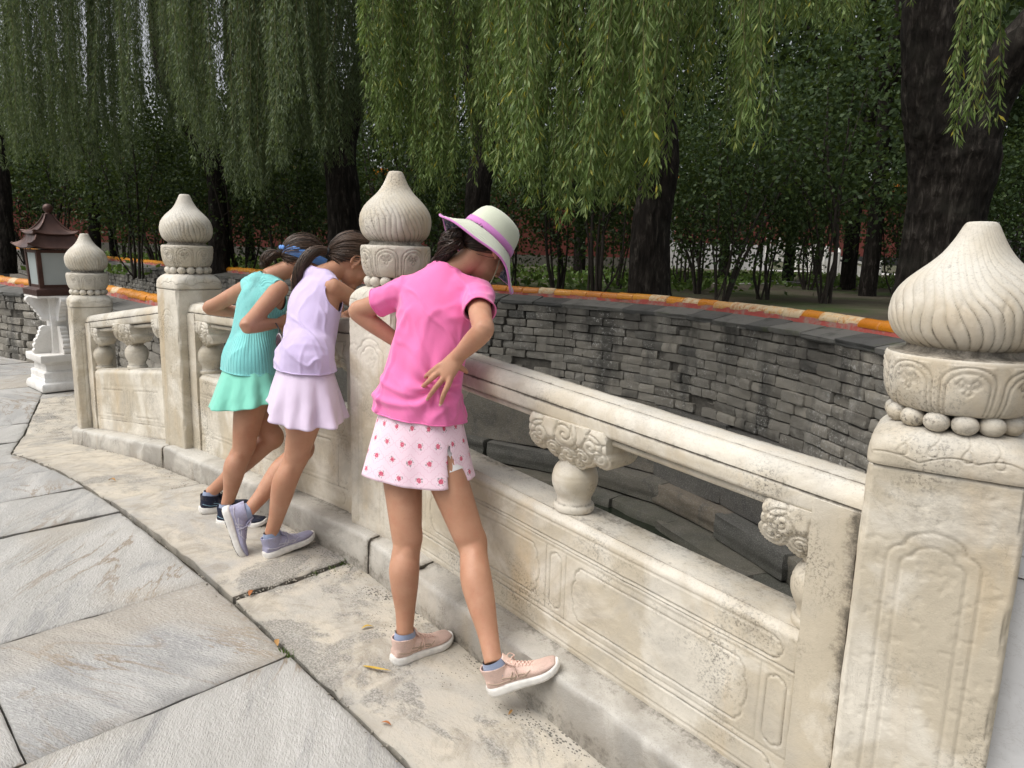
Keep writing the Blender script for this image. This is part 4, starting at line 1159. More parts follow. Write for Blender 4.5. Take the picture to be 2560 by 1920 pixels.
V = np.array([[(xx, yy+o, GZ+.12*min(o, .4)*0) for o in offs] for xx, yy in zip(x, y)])
tag(obj('ground', mesh('ground', V.reshape(-1, 3), grid_faces(len(x), len(offs))), garden_mat()), kind='structure')

def strip(name, ctr, w, z, mat):
    P = np.array([wc(*c) for c in ctr]); T = nrm(np.gradient(P, axis=0)); N = np.stack([-T[:, 1], T[:, 0]], 1)
    V = np.concatenate([np.c_[P-N*w/2, np.full(len(P), z)], np.c_[P+N*w/2, np.full(len(P), z)]]); k = len(P)
    return tag(obj(name, mesh(name, V, [(i, i+1, k+i+1, k+i) for i in range(k-1)], False), mat), kind='structure')
M['path'] = soil_mat('garden path', (.30, .29, .27), (.42, .41, .385), .2)
M['paveW'] = soil_mat('pale paving', (.55, .54, .52), (.66, .65, .63), .1)
strip('path', [(4, 35), (8.7, 33), (11, 28), (13.0, 24.5), (18, 21)], .8, GZ+.006, M['path'])
strip('path', [(-4, 24.5), (0, 24), (4, 23.4), (7, 24), (10, 26.5)], .7, GZ+.010, M['path'])
strip('road', [(20, 62), (30, 58), (44, 54)], 9, GZ+.014, M['paveW'])

# red garden wall on its grey footing
def redwall_mat():
    t = NT('red wall wash', .9, .15); p = t.pos()
    t.col(t.mix(t.mr(t.noise(t.mapping(p, (1, 1, .3)), .8, 6, .65), .45, .65, 0, .6), (.17, .052, .042), (.12, .045, .037))); t.bump(t.noise(p, 8, 4), .3, .03); return t.m
M['redwall'] = redwall_mat()
def bar(A, B, z0, z1, th, name, mat, parent=None):
    a = np.array(wc(*A)); b = np.array(wc(*B)); d = nrm(b-a); n_ = np.array([-d[1], d[0]])*th/2
    V = [(*(a-n_), z0), (*(b-n_), z0), (*(b+n_), z0), (*(a+n_), z0), (*(a-n_), z1), (*(b-n_), z1), (*(b+n_), z1), (*(a+n_), z1)]
    F = box(0, 1, 0, 1, 0, 1)[1]
    return obj(name, mesh(name, np.array(V), F, False), mat, parent)
rw = tag(empty('garden_wall', (*wc(-10, 46), GZ)), 'long red washed garden wall on a grey footing behind the shrubs', 'wall')
rw.location = (0, 0, 0)
bar((-48, 40), (9.0, 47.5), GZ+.72, GZ+5.2, .5, 'wall_face', M['redwall'], rw)
bar((-48, 40), (9.0, 47.5), GZ-.1, GZ+.72, .66, 'footing', M['granite'], rw)
bar((-48, 40), (9.0, 47.5), GZ+5.2, GZ+5.6, 1.0, 'wall_cap', M['tile'], rw)
rw2 = tag(empty('pavilion', (0, 0, 0)), 'far red pavilion wall with pale stone base behind the tree trunks', 'building')
bar((13.5, 62), (36, 66), GZ+1.4, GZ+7, .6, 'wall_face', M['redwall'], rw2)
bar((10.5, 58), (20, 59.5), GZ-.1, GZ+2.0, 3.0, 'stone_base', M['paveW'], rw2)
bar((13, 62), (37, 66), GZ+7, GZ+7.6, 3.0, 'eave', M['tile'], rw2)
# far white marble bridge parapets
fb = tag(empty('marble_bridge', (0, 0, 0)), 'small white marble bridge parapet far off between the tree trunks', 'bridge')
for row, (A, B, zz0, zz1) in enumerate([((17.2, 44.5), (21.6, 43.0), 1.05, .05), ((16.0, 46.5), (20.6, 46.5), 1.55, .75)]):
    n_ = 7
    for i in range(n_):
        t_ = i/(n_-1); X = A[0]+(B[0]-A[0])*t_; Y = A[1]+(B[1]-A[1])*t_; z = GZ+zz0+(zz1-zz0)*t_
        x0, y0 = wc(X, Y)
        Vp, Fp = lathe([(.10, z-.6), (.10, z+.72), (.085, z+.74), (.11, z+.80), (.11, z+.88), (.03, z+1.0)], 8); Vp = Vp+np.array([x0, y0, 0])
        obj('post', mesh('post', Vp, Fp, False), M['marble_white'], fb)
        if i < n_-1:
            X2 = A[0]+(B[0]-A[0])*(i+1)/(n_-1); Y2 = A[1]+(B[1]-A[1])*(i+1)/(n_-1); z2 = GZ+zz0+(zz1-zz0)*(i+1)/(n_-1)
            for h0, h1 in ((-.6, .34), (.48, .62)):
                a_, b_ = np.array(wc(X, Y)), np.array(wc(X2, Y2)); d_ = nrm(b_-a_); nn = np.array([-d_[1], d_[0]])*.06
                V = [(*(a_-nn), z+h0), (*(b_-nn), z2+h0), (*(b_+nn), z2+h0), (*(a_+nn), z+h0), (*(a_-nn), z+h1), (*(b_-nn), z2+h1), (*(b_+nn), z2+h1), (*(a_+nn), z+h1)]
                obj('panel' if h0 < 0 else 'rail', mesh('panel', np.array(V), box(0, 1, 0, 1, 0, 1)[1], False), M['marble_white'], fb)

# ---------------------------------------------------------------- leaves and bark
def leaf_mat(name, cols, trans=.35, rough=.5, dark=0):
    t = NT(name, rough, .18); i = t.island()
    c = t.ramp(i, cols)
    t.col(c)
    tr = t.n('ShaderNodeBsdfTranslucent'); t.l(t.mix(.5, c, (.16, .22, .03)), tr.inputs['Color'])
    mx = t.n('ShaderNodeMixShader'); mx.inputs[0].default_value = trans
    t.l(t.b.outputs[0], mx.inputs[1]); t.l(tr.outputs[0], mx.inputs[2]); t.l(mx.outputs[0], t.out.inputs[0]); return t.m
M['willow'] = leaf_mat('willow leaf', [(0, (.070, .115, .034)), (.3, (.130, .200, .056)), (.6, (.190, .270, .082)), (.85, (.245, .320, .135)), (.97, (.30, .34, .10)), (1, (.45, .37, .03))], .40)
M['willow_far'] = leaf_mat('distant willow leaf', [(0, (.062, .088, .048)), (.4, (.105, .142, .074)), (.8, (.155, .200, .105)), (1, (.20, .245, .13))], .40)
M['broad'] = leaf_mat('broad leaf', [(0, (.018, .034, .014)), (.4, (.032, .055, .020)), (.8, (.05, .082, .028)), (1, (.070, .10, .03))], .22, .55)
M['cover'] = leaf_mat('ground cover leaf', [(0, (.05, .09, .02)), (.5, (.08, .14, .03)), (1, (.13, .20, .05))], .35)
def bark_mat():
    t = NT('bark', .92, .12); p = t.objc()
    q = t.mapping(p, (14, 14, 3.2)); n_ = t.noise(q, 1, 6, .7, .6)
    c = t.ramp(n_, [(.35, (.007, .006, .005)), (.55, (.024, .020, .017)), (.72, (.095, .084, .072))])
    c = t.mix(t.mr(t.noise(p, 2.1, 4), .5, .7, 0, .4), c, (.036, .036, .028)); t.col(c)
    t.bump(n_, .9, .04); return t.m
M['bark'] = bark_mat()
M['twig'] = flat('willow twig', (.13, .12, .045), .7, .2, 40)
M['stem'] = flat('shrub stem', (.035, .028, .022), .85, .3, 20)

def leaves(B, Dv, L, W, fold=.25, r=None):
    """B base points, Dv unit directions, L lengths, W widths -> two bent quads per leaf"""
    r = r or rng; n = len(B)
    A = nrm(np.cross(Dv, nrm(r.normal(size=(n, 3))))); C = np.cross(A, Dv)
    L = L[:, None]; W = W[:, None]
    mid = B+Dv*L*.45+C*L*.05
    tip = B+Dv*L-C*L*.06
    V = np.stack([B, mid+A*W*.5-C*W*fold, tip, mid-A*W*.5-C*W*fold], 1).reshape(-1, 3)
    k = np.arange(n)[:, None]*4
    F = np.concatenate([k+np.array([[0, 1, 2]]), k+np.array([[0, 2, 3]])], 0)
    return V, F.astype(np.int64)

def strand(top, bot, r, sway=.20):
    """one hanging willow withe"""
    n = 14; t = np.linspace(0, 1, n)[:, None]
    P = np.array(top)+(np.array(bot)-np.array(top))*t
    ph = r.uniform(0, 6.28, 2); f = r.uniform(.6, 1.6)
    P[:, 0] += sway*.5*np.sin(t[:, 0]*np.pi*f+ph[0])*t[:, 0]; P[:, 1] += sway*.5*np.sin(t[:, 0]*np.pi*f+ph[1])*t[:, 0]
    return P

def hz(px, y, d):      # height of a sight line at distance d ahead
    return 1.4+(633+.0295*(px-1280)-y)/1788*d*1.02

def strand_set(specs, per_m, leaf, wid, r, twig=True):
    """specs: list of (top, bottom). returns leaf and twig arrays"""
    LB, LD, LL, LW = [], [], [], []; tw = MB()
    for top, bot in specs:
        P = strand(top, bot, r); ln = np.linalg.norm(np.diff(P, axis=0), axis=1).sum(); n = max(8, int(ln*per_m*r.uniform(.8, 1.2)))
        t = r.random(n)**.92; i = np.clip(t*13, 0, 12.999); k = i.astype(int); f = (i-k)[:, None]
        Q = P[k]*(1-f)+P[k+1]*f
        # short side twigs: clusters of leaves standing off the withe
        sp = np.abs(r.normal(0, .027, n))*(1-t*.4); az = r.uniform(0, 2*np.pi, n)
        out = np.stack([np.cos(az), np.sin(az), np.zeros(n)], 1)
        Q = Q+out*sp[:, None]
        D = nrm(out*r.uniform(.25, .85, n)[:, None]+np.array([0, 0, -1.0])+r.normal(0, .12, (n, 3)))
        LB.append(Q); LD.append(D); LL.append(leaf*r.uniform(.55, 1.2, n)*(1-.25*t)); LW.append(wid*r.uniform(.7, 1.25, n))
        if twig: tw.add(*tube(P[::2], np.linspace(.0042, .0015, 7), 3, cap=False))
    V, F = leaves(np.concatenate(LB), np.concatenate(LD), np.concatenate(LL), np.concatenate(LW), r=r)
    return V, F, tw

def trunk_mesh(P, R, seed, n=96, m=200, amp=.13, name='trunk'):
    P = np.asarray(P, float); t = np.linspace(0, len(P)-1, m)
    V, F = tube(P, np.asarray(R, float), n, lat=(1, 0.2, 0), smooth_n=m)
    V = np.asarray(V); C = np.repeat(cat_rom(P, t), n, 0); d = V-C; rr = np.linalg.norm(d, axis=1, keepdims=True); u_ = d/rr
    Q = V*np.array([1, 1, .28])
    rid = 1-np.abs(vnoise(Q, 15, seed, 2)*2-1)
    big = vnoise(V*np.array([1, 1, .6]), 2.5, seed+4, 3)-.5
    V = V+u_*rr*(amp*(rid**1.5-.6)*.75+amp*1.3*big)[:, None]
    return mesh(name, V, F)

def willow(px, d, tr, rad, label, sets, far=False, seed=0, extra=()):
    """tr: trunk line as (px, y) sight points at this distance; sets: hanging strands as (px, d, y_top, y_bottom)"""
    r = np.random.default_rng(seed)
    P = []
    for (tx, ty) in tr:
        P.append(sight(tx, ty, d))
    P = np.array(P); P[0, 2] = GZ-.1
    root = empty('willow_tree', P[0]); tag(root, label, 'tree', 'willows along the far bank')
    inv = -P[0]
    obj('trunk', trunk_mesh(P+inv, rad, seed), M['bark'], root)
    for k, (lp, lr) in enumerate(extra):
        Q = np.array([sight(tx, ty, d+dd) for tx, ty, dd in lp])
        obj('limb', trunk_mesh(Q+inv, lr, seed+20+k, 60, 110, name='limb'), M['bark'], root)
    sp = []
    for (sx, sd_, yt, yb) in sets:
        b_ = sight(sx, yb, sd_); t0 = b_+np.array([r.normal(0, .10), r.normal(0, .18), 0]); t0[2] = sight(sx, yt, sd_)[2]; sp.append((t0, b_))
    leaf, wid, pm = (.108, .0155, 104) if not far else (.100, .0145, 118)
    V, F, tw = strand_set(sp, pm, leaf, wid, r)
    c = obj('crown', mesh('crown', V+inv, F), M['willow'] if not far else M['willow_far'], root); tag(c, kind='stuff')
    t_ = obj('twigs', tw.mesh('twigs'), M['twig'], root, tuple(inv)); tag(t_, kind='stuff')
    return root

def curtain(xs, ys, n, d0, d1, r, top=-330, jit=70, clump=5):
    """strands scattered over a range of bearings, ending near the line (xs, ys), gathered in clumps"""
    out = []
    k = max(1, n//clump)
    for c in range(k):
        cx = r.uniform(xs[0], xs[-1]); cd = r.uniform(d0, d1); yb = np.interp(cx, xs, ys)-abs(r.normal(0, jit))*1.1
        for j in range(clump):
            px = cx+r.normal(0, 17*6/cd); yy = yb-abs(r.normal(0, jit*.8))
            if r.random() < .12: yy += r.uniform(0, 40)
            out.append((px, cd+r.normal(0, .22), top+r.uniform(-120, 40), yy))
    return out
R_ = np.random.default_rng(3)
n1x = [1240, 1250, 1331, 1389, 1458, 1504, 1562, 1620, 1666, 1736, 1790, 1812, 1852, 1876]
n1y = [470, 490, 515, 570, 612, 606, 548, 500, 385, 300, 262, 380, 455, 300]
willow(1620, 10.6, [(1620, 860), (1622, 700), (1628, 560), (1650, 420), (1640, 250), (1625, 60), (1600, -250)], [.34, .30, .27, .26, .24, .20, .14], 'willow whose bright strands hang nearest over the canal in the centre',
       curtain(n1x, n1y, 190, 5.0, 7.8, R_, clump=6), seed=31, extra=[([(1650, 420, 0), (1500, 250, -1), (1400, 0, -2), (1350, -300, -3)], [.16, .12, .10, .07])])
n2x = [925, 937, 995, 1076, 1157, 1203, 1245]; n2y = [290, 320, 470, 525, 560, 400, 350]
willow(1200, 13.5, [(1190, 760), (1192, 640), (1195, 480), (1215, 330), (1180, 180), (1135, 0), (1110, -250)], [.27, .24, .22, .23, .20, .17, .12], 'willow with the dark leaning trunk left of the central willow',
       curtain(n2x, n2y, 130, 7.2, 9.2, R_), seed=32, extra=[([(1215, 330, 0), (1240, 200, -.5), (1280, 20, -1), (1290, -250, -1.5)], [.15, .12, .10, .06])])
n3x = [640, 700, 760, 856, 914, 935]; n3y = [480, 440, 400, 470, 350, 300]
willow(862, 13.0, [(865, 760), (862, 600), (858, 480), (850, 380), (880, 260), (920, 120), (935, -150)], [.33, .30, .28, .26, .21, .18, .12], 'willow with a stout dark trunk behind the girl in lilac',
       curtain(n3x, n3y, 210, 8.2, 12.0, R_), far=True, seed=33, extra=[([(850, 380, 0), (810, 250, 0), (790, 60, 0), (780, -200, 0)], [.17, .14, .11, .07])])
n4x = [445, 463, 521, 602, 648, 700]; n4y = [380, 390, 450, 495, 505, 470]
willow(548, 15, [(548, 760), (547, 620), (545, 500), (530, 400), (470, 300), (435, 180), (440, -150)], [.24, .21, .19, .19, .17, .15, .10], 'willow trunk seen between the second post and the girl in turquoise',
       curtain(n4x, n4y, 190, 9.0, 13.5, R_), far=True, seed=34, extra=[([(470, 300, 0), (410, 200, .5), (385, 60, 1), (380, -150, 1)], [.14, .12, .10, .07])])
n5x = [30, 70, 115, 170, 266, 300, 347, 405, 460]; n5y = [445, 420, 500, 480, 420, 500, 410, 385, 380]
willow(240, 21, [(238, 690), (237, 620), (236, 560), (235, 440), (230, 250), (225, -50)], [.19, .16, .15, .14, .12, .08], 'slender far left willow with thin strands against the sky',
       curtain(n5x, n5y, 270, 11.5, 18, R_, clump=6), far=True, seed=35)
n5x = [-60, 0, 30, 60]; n5y = [430, 470, 420, 300]
willow(14, 19, [(14, 690), (12, 620), (8, 560), (2, 440), (-30, 200), (-60, -50)], [.27, .24, .22, .2, .16, .12], 'thick dark willow trunk at the far left edge',
       curtain([-80, 60], [470, 420], 40, 12, 16, R_), far=True, seed=38)
n6x = [1880, 1950, 2050, 2150, 2250]; n6y = [150, 110, 70, 110, 60]
s6 = curtain(n6x, n6y, 90, 6.5, 9.5, R_, jit=45)+[(2418+R_.normal(0, 18), 5.6+R_.normal(0, .12), -340, 385-abs(R_.normal(0, 110))) for _ in range(9)]
willow(2345, 9.6, [(2320, 900), (2335, 760), (2355, 620), (2368, 520), (2385, 400), (2362, 300), (2338, 180), (2335, 0), (2325, -300)], [.54, .49, .46, .46, .52, .46, .38, .36, .28], 'massive dark willow trunk that forks at the upper right',
       s6, seed=37, extra=[([(2410, 430, -.1), (2440, 320, -.2), (2480, 230, -.3), (2540, 130, -.5), (2680, -20, -.8)], [.34, .30, .27, .26, .24])])

# ---------------------------------------------------------------- shrubs and trees behind
def crown_cloud(n, c, rad, leaf, wid, r, hollow=.45, clumps=40):
    """leaves gathered in clumps through an ellipsoid"""
    cc = nrm(r.normal(size=(clumps, 3)))*(hollow+(1-hollow)*r.random((clumps, 1))**.5)
    k = r.integers(0, clumps, n); P = cc[k]+r.normal(0, .17, (n, 3)); P = P*np.array(rad)+np.array(c)
    D = nrm(r.normal(size=(n, 3))+np.array([0, 0, -.5]))
    return leaves(P, D, leaf*r.uniform(.6, 1.2, n), wid*r.uniform(.7, 1.2, n), .12, r)

def shrub_meshes(seed, h=4.2, spread=1.35, nl=5200, leaf=.10, wid=.062):
    r = np.random.default_rng(seed); st = MB()
    for k in range(6):
        a = r.uniform(0, 6.28); b = r.uniform(.25, 1.25)*spread; top = r.uniform(.62, .95)*h
        q = np.array([(.12*math.cos(a), .12*math.sin(a), -.05), (.22*b*math.cos(a), .22*b*math.sin(a), top*.25), (.55*b*math.cos(a+.2), .55*b*math.sin(a+.2), top*.6), (.9*b*math.cos(a+.3), .9*b*math.sin(a+.3), top)])
        q[1:] += r.normal(0, .10, (3, 3)); st.add(*tube(q, np.array([.034, .027, .018, .006])*r.uniform(.6, 1.3), 6, smooth_n=9, cap=False))
        for j in range(3):
            t_ = r.uniform(.9, 2.2); p0 = cat_rom(q, np.array([t_]))[0]; e = p0+np.array([r.normal(0, .35), r.normal(0, .35), r.uniform(.3, .8)])
            st.add(*tube(np.array([p0, (p0+e)/2+r.normal(0, .04, 3), e]), [.014, .010, .004], 4, cap=False))
    V, F = crown_cloud(nl, (0, 0, h*.63), (spread*.98, spread*.98, h*.42), leaf, wid, r, .25, 60)
    return st.mesh('stems'), mesh('foliage', V, F)
SH = [shrub_meshes(70+k, h, s_) for k, (h, s_) in enumerate([(4.3, 1.3), (3.7, 1.15), (4.9, 1.5)])]
shr = [(1275, 17, 0), (1390, 15.5, 1), (1475, 14.2, 2), (1530, 18, 0), (1745, 16.5, 1), (1700, 20, 2), (1790, 13.6, 0), (1900, 15, 2), (2010, 21, 1), (2060, 14.2, 2), (2240, 18, 0), (2290, 24, 2), (2480, 15, 1), (2540, 19, 2),
       (340, 17, 2), (395, 20, 0), (470, 18.5, 1), (600, 15.5, 0), (715, 14.8, 1), (770, 18, 0), (1010, 15.2, 0), (1085, 18.5, 1), (150, 21, 2), (60, 24, 0), (300, 25, 1), (560, 21, 2), (830, 22, 1), (1150, 21, 0)]
rs = random.Random(9)
ORD = ['leftmost', 'second', 'third', 'fourth', 'fifth', 'sixth', 'seventh', 'eighth', 'ninth', 'tenth', 'eleventh', 'twelfth', 'thirteenth', 'fourteenth', 'fifteenth', 'sixteenth', 'seventeenth', 'eighteenth', 'nineteenth', 'twentieth']
def nth(i, n):
    if i < (n+1)//2: return ORD[0] if i == 0 else ORD[i]+' from the left'
    j = n-1-i; return 'rightmost' if j == 0 else ORD[j]+' from the right'
shr.sort(); 
for i, (px, d, k) in enumerate(shr):
    x, y = bear(px, d)
    o = empty('lilac_shrub', (x, y, GZ), rs.uniform(0, 6.28)); o.scale = [rs.uniform(.9, 1.12)]*3
    tag(o, 'many-stemmed dark green shrub beyond the canal, '+nth(i, len(shr)), 'shrub', 'shrubs beyond the canal')
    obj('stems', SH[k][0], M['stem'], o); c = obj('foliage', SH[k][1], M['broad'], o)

def tree_mesh(seed, h, cr, cz, nl, leaf, wid):
    r = np.random.default_rng(seed)
    q = np.array([(0, 0, -.1), (.05, .02, h*.2), (-.06, .08, h*.45), (.1, 0, h*.8)])
    tm = trunk_mesh(q, [.20, .17, .14, .07], seed, 24, 40)
    br = MB()
    for k in range(6):
        a = r.uniform(0, 6.28); z0 = h*r.uniform(.28, .5); L = cr*r.uniform(.5, .9)
        br.add(*tube(np.array([(0, 0, z0), (L*.4*math.cos(a), L*.4*math.sin(a), z0+L*.5), (L*math.cos(a), L*math.sin(a), z0+L*1.1)]), [.08, .05, .02], 6, smooth_n=6, cap=False))
    V, F = crown_cloud(nl, (0, 0, cz), (cr, cr, h*.42), leaf, wid, r, .3, 70)
    return tm, br.mesh('branches'), mesh('crown', V, F)
TR = [tree_mesh(90, 10, 3.6, 6.8, 9500, .20, .13), tree_mesh(91, 12, 4.2, 7.6, 10500, .22, .14)]
trs = [(2160, 18, 0), (2110, 22, 1), (2560, 21, 0), (1440, 27, 1), (1620, 29, 0), (1800, 26, 1), (1960, 30, 0), (2250, 30, 1), (2420, 27, 0), (1250, 30, 1), (2030, 37, 1), (2380, 37, 1), (1080, 29, 0), (900, 31, 1)]
trs.sort()
for i, (px, d, k) in enumerate(trs):
    x, y = bear(px, d); o = empty('garden_tree', (x, y, GZ), rs.uniform(0, 6.28)); o.scale = [rs.uniform(.92, 1.15)]*3
    tag(o, 'tall shade tree far back in the garden, '+nth(i, len(trs)), 'tree', 'shade trees at the back of the garden')
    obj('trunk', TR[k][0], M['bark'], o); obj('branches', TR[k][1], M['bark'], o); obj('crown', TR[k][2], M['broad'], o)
TS = tree_mesh(95, 6.0, 2.6, 4.0, 6500, .16, .10)
lows = sorted([(-20, 24), (110, 27), (280, 29), (420, 26), (620, 28), (760, 25)])
for i, (px, d) in enumerate(lows):
    x, y = bear(px, d); o = empty('garden_tree', (x, y, GZ), rs.uniform(0, 6.28)); o.scale = [rs.uniform(.85, 1.05)]*3
    tag(o, 'low round-headed tree at the left back of the garden, '+nth(i, len(lows)), 'tree', 'low trees at the left back')
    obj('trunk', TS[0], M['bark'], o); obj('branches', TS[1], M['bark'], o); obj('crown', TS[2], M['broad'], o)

# leafy ground cover and grass verge
r4 = np.random.default_rng(12)
B = []
for _ in range(420):
    d = r4.uniform(17, 42); px = r4.uniform(200, 2300)
    if 1850 < px and d < 22: continue
    x, y = bear(px, d); m = 26
    B.append(np.c_[x+r4.normal(0, .45, m), y+r4.normal(0, .45, m), GZ+np.abs(r4.normal(0, .10, m))])
B = np.concatenate(B); D = nrm(r4.normal(size=B.shape)*np.array([1, 1, .4])+np.array([0, 0, .6]))
V, F = leaves(B, D, r4.uniform(.12, .26, len(B)), r4.uniform(.07, .14, len(B)), .1, r4)
tag(obj('ground_cover', mesh('ground_cover', V, F), M['cover']), 'low green ground cover plants under the garden trees', 'plants', kind='stuff')
# ---------------------------------------------------------------- people
def v3(*a): return np.array(a, float)

def remesh(V, F, voxel, smooth=6, name='body', fac=.5):
    """fuse overlapping closed lofts into one continuous skin"""
    me = mesh(name, V, F, True); o = bpy.data.objects.new('tmp', me); COL.objects.link(o)
    m = o.modifiers.new('r', 'REMESH'); m.mode = 'VOXEL'; m.voxel_size = voxel; m.use_smooth_shade = True
    s = o.modifiers.new('s', 'SMOOTH'); s.factor = fac; s.iterations = smooth
    dg = bpy.context.evaluated_depsgraph_get()
    out = bpy.data.meshes.new_from_object(o.evaluated_get(dg)); out.name = name
    bpy.data.objects.remove(o); bpy.data.meshes.remove(me)
    return out

def arr(me):
    V = np.empty(len(me.vertices)*3); me.vertices.foreach_get('co', V); return V.reshape(-1, 3)
def setv(me, V): me.vertices.foreach_set('co', V.ravel()); me.update()
def vnorm(me):
    N = np.empty(len(me.vertices)*3); me.vertices.foreach_get('normal', N); return N.reshape(-1, 3)

def cut(me, tests):
    """open a closed garment: delete faces whose centre passes one of the tests"""
    bm = bmesh.new(); bm.from_mesh(me)
    C = np.array([f.calc_center_median() for f in bm.faces]); k = np.zeros(len(C), bool)
    for t in tests: k |= t(C)
    bmesh.ops.delete(bm, geom=[f for f, q in zip(bm.faces, k) if q], context='FACES')
    # even out the new rims
    for _ in range(6):
        rim = [v for v in bm.verts if v.is_boundary]; new = {}
        for v in rim:
            nb = [e.other_vert(v).co for e in v.link_edges if e.is_boundary]
            if len(nb) == 2: new[v] = (v.co*2+nb[0]+nb[1])/4
        for v, c in new.items(): v.co = c
    bm.to_mesh(me); bm.free(); return me

def slice_(me, p, n, r=9):
    """clean cut: drop what lies beyond the plane (within r of p)"""
    bm = bmesh.new(); bm.from_mesh(me); p = Vector(tuple(p)); n = Vector(tuple(nrm(n)))
    fs = [f for f in bm.faces if (f.calc_center_median()-p).length < r]
    vs = set(v for f in fs for v in f.verts); es = set(e for f in fs for e in f.edges)
    bmesh.ops.bisect_plane(bm, geom=list(fs)+list(es)+list(vs), plane_co=p, plane_no=n, clear_outer=False, dist=1e-5)
    bmesh.ops.delete(bm, geom=[f for f in bm.faces if (f.calc_center_median()-p).length < r and (f.calc_center_median()-p).dot(n) > 0], context='FACES')
    bm.to_mesh(me); bm.free(); return me

def beyond(p, n, r=9, eps=.004):
    p = np.asarray(p); n = nrm(n); return lambda C: (((C-p)@n) > -eps) & (np.linalg.norm(C-p, axis=1) < r)
def ball(p, r): p = np.asarray(p); return lambda C: np.linalg.norm(C-p, axis=1) < r
def ellip(p, ax, r):
    p = np.asarray(p); ax = np.asarray(ax); r = np.asarray(r); return lambda C: (((C-p)@ax.T/r)**2).sum(1) < 1

def frame(fwd, up=(0, 0, 1)):
    """rows: right, forward, up"""
    f = nrm(fwd); r = nrm(np.cross(f, np.asarray(up, float))); return np.stack([r, f, np.cross(r, f)])

def skin_mat():
    t = NT('skin', .50, .35); p = t.pos()
    c = t.ramp(t.noise(p, 9, 4), [(.3, (.43, .218, .132)), (.7, (.525, .288, .188))])
    c = t.mix(t.mr(t.noise(p, 26, 5, .65), .48, .72, 0, .42), c, (.43, .175, .110))
    c = t.mix(t.math('MULTIPLY', t.mr(t.noise(p, 170, 3), .62, .72), .22), c, (.30, .13, .08))
    t.col(c); t.b.inputs['Subsurface Weight'].default_value = .12; t.b.inputs['Subsurface Radius'].default_value = (.02, .008, .004); t.b.inputs['Subsurface Scale'].default_value = .6
    t.bump(t.math('ADD', t.noise(p, 420, 2), t.math('MULTIPLY', t.noise(p, 60, 3), .8)), .20, .0015); return t.m
M['skin'] = skin_mat()
def cloth(name, c, rough=.85, weave=900, var=.10, bump=.25, sheen=.3):
    t = NT(name, rough, .2); p = t.pos()
    n_ = t.noise(p, 6, 4)
    c2 = t.ramp(n_, [(.3, tuple(x*(1-var) for x in c)), (.7, tuple(min(1, x*(1+var*.6)) for x in c))])
    c2 = t.mix(t.math('MULTIPLY', t.mr(t.noise(p, weave*.5, 2), .5, .7), .18), c2, tuple(min(1, x*1.25+.03) for x in c))
    t.col(c2); t.b.inputs['Sheen Weight'].default_value = sheen
    t.bump(t.noise(p, weave, 2), bump, .0015); return t
M['pink_tee'] = cloth('pink jersey', (.84, .19, .44)).m
M['lilac_top'] = cloth('lilac jersey', (.60, .50, .74)).m
M['lilac_skirt'] = cloth('pale lilac knit', (.68, .575, .725), .6, 1500, .05, .1).m
M['mint_skirt'] = cloth('mint knit', (.215, .63, .49), .6, 1500, .06, .1).m
M['white_cloth'] = cloth('white cotton', (.80, .78, .78)).m
M['sock'] = cloth('grey blue sock', (.27, .32, .45)).m
def rib_mat():
    t = cloth('turquoise rib', (.235, .66, .64)); u_ = t.n('ShaderNodeSeparateXYZ'); t.l(t.uv(), u_.inputs[0])
    w = t.math('ABSOLUTE', t.math('SINE', t.math('MULTIPLY', u_.outputs[0], 3.14159*62)))
    base = t.b.inputs['Base Color'].links[0].from_socket
    t.col(t.mix(t.mr(w, 0, .45, .30, 0), base, (.12, .42, .42))); t.bump(w, .7, .003); return t.m
M['teal_rib'] = rib_mat()
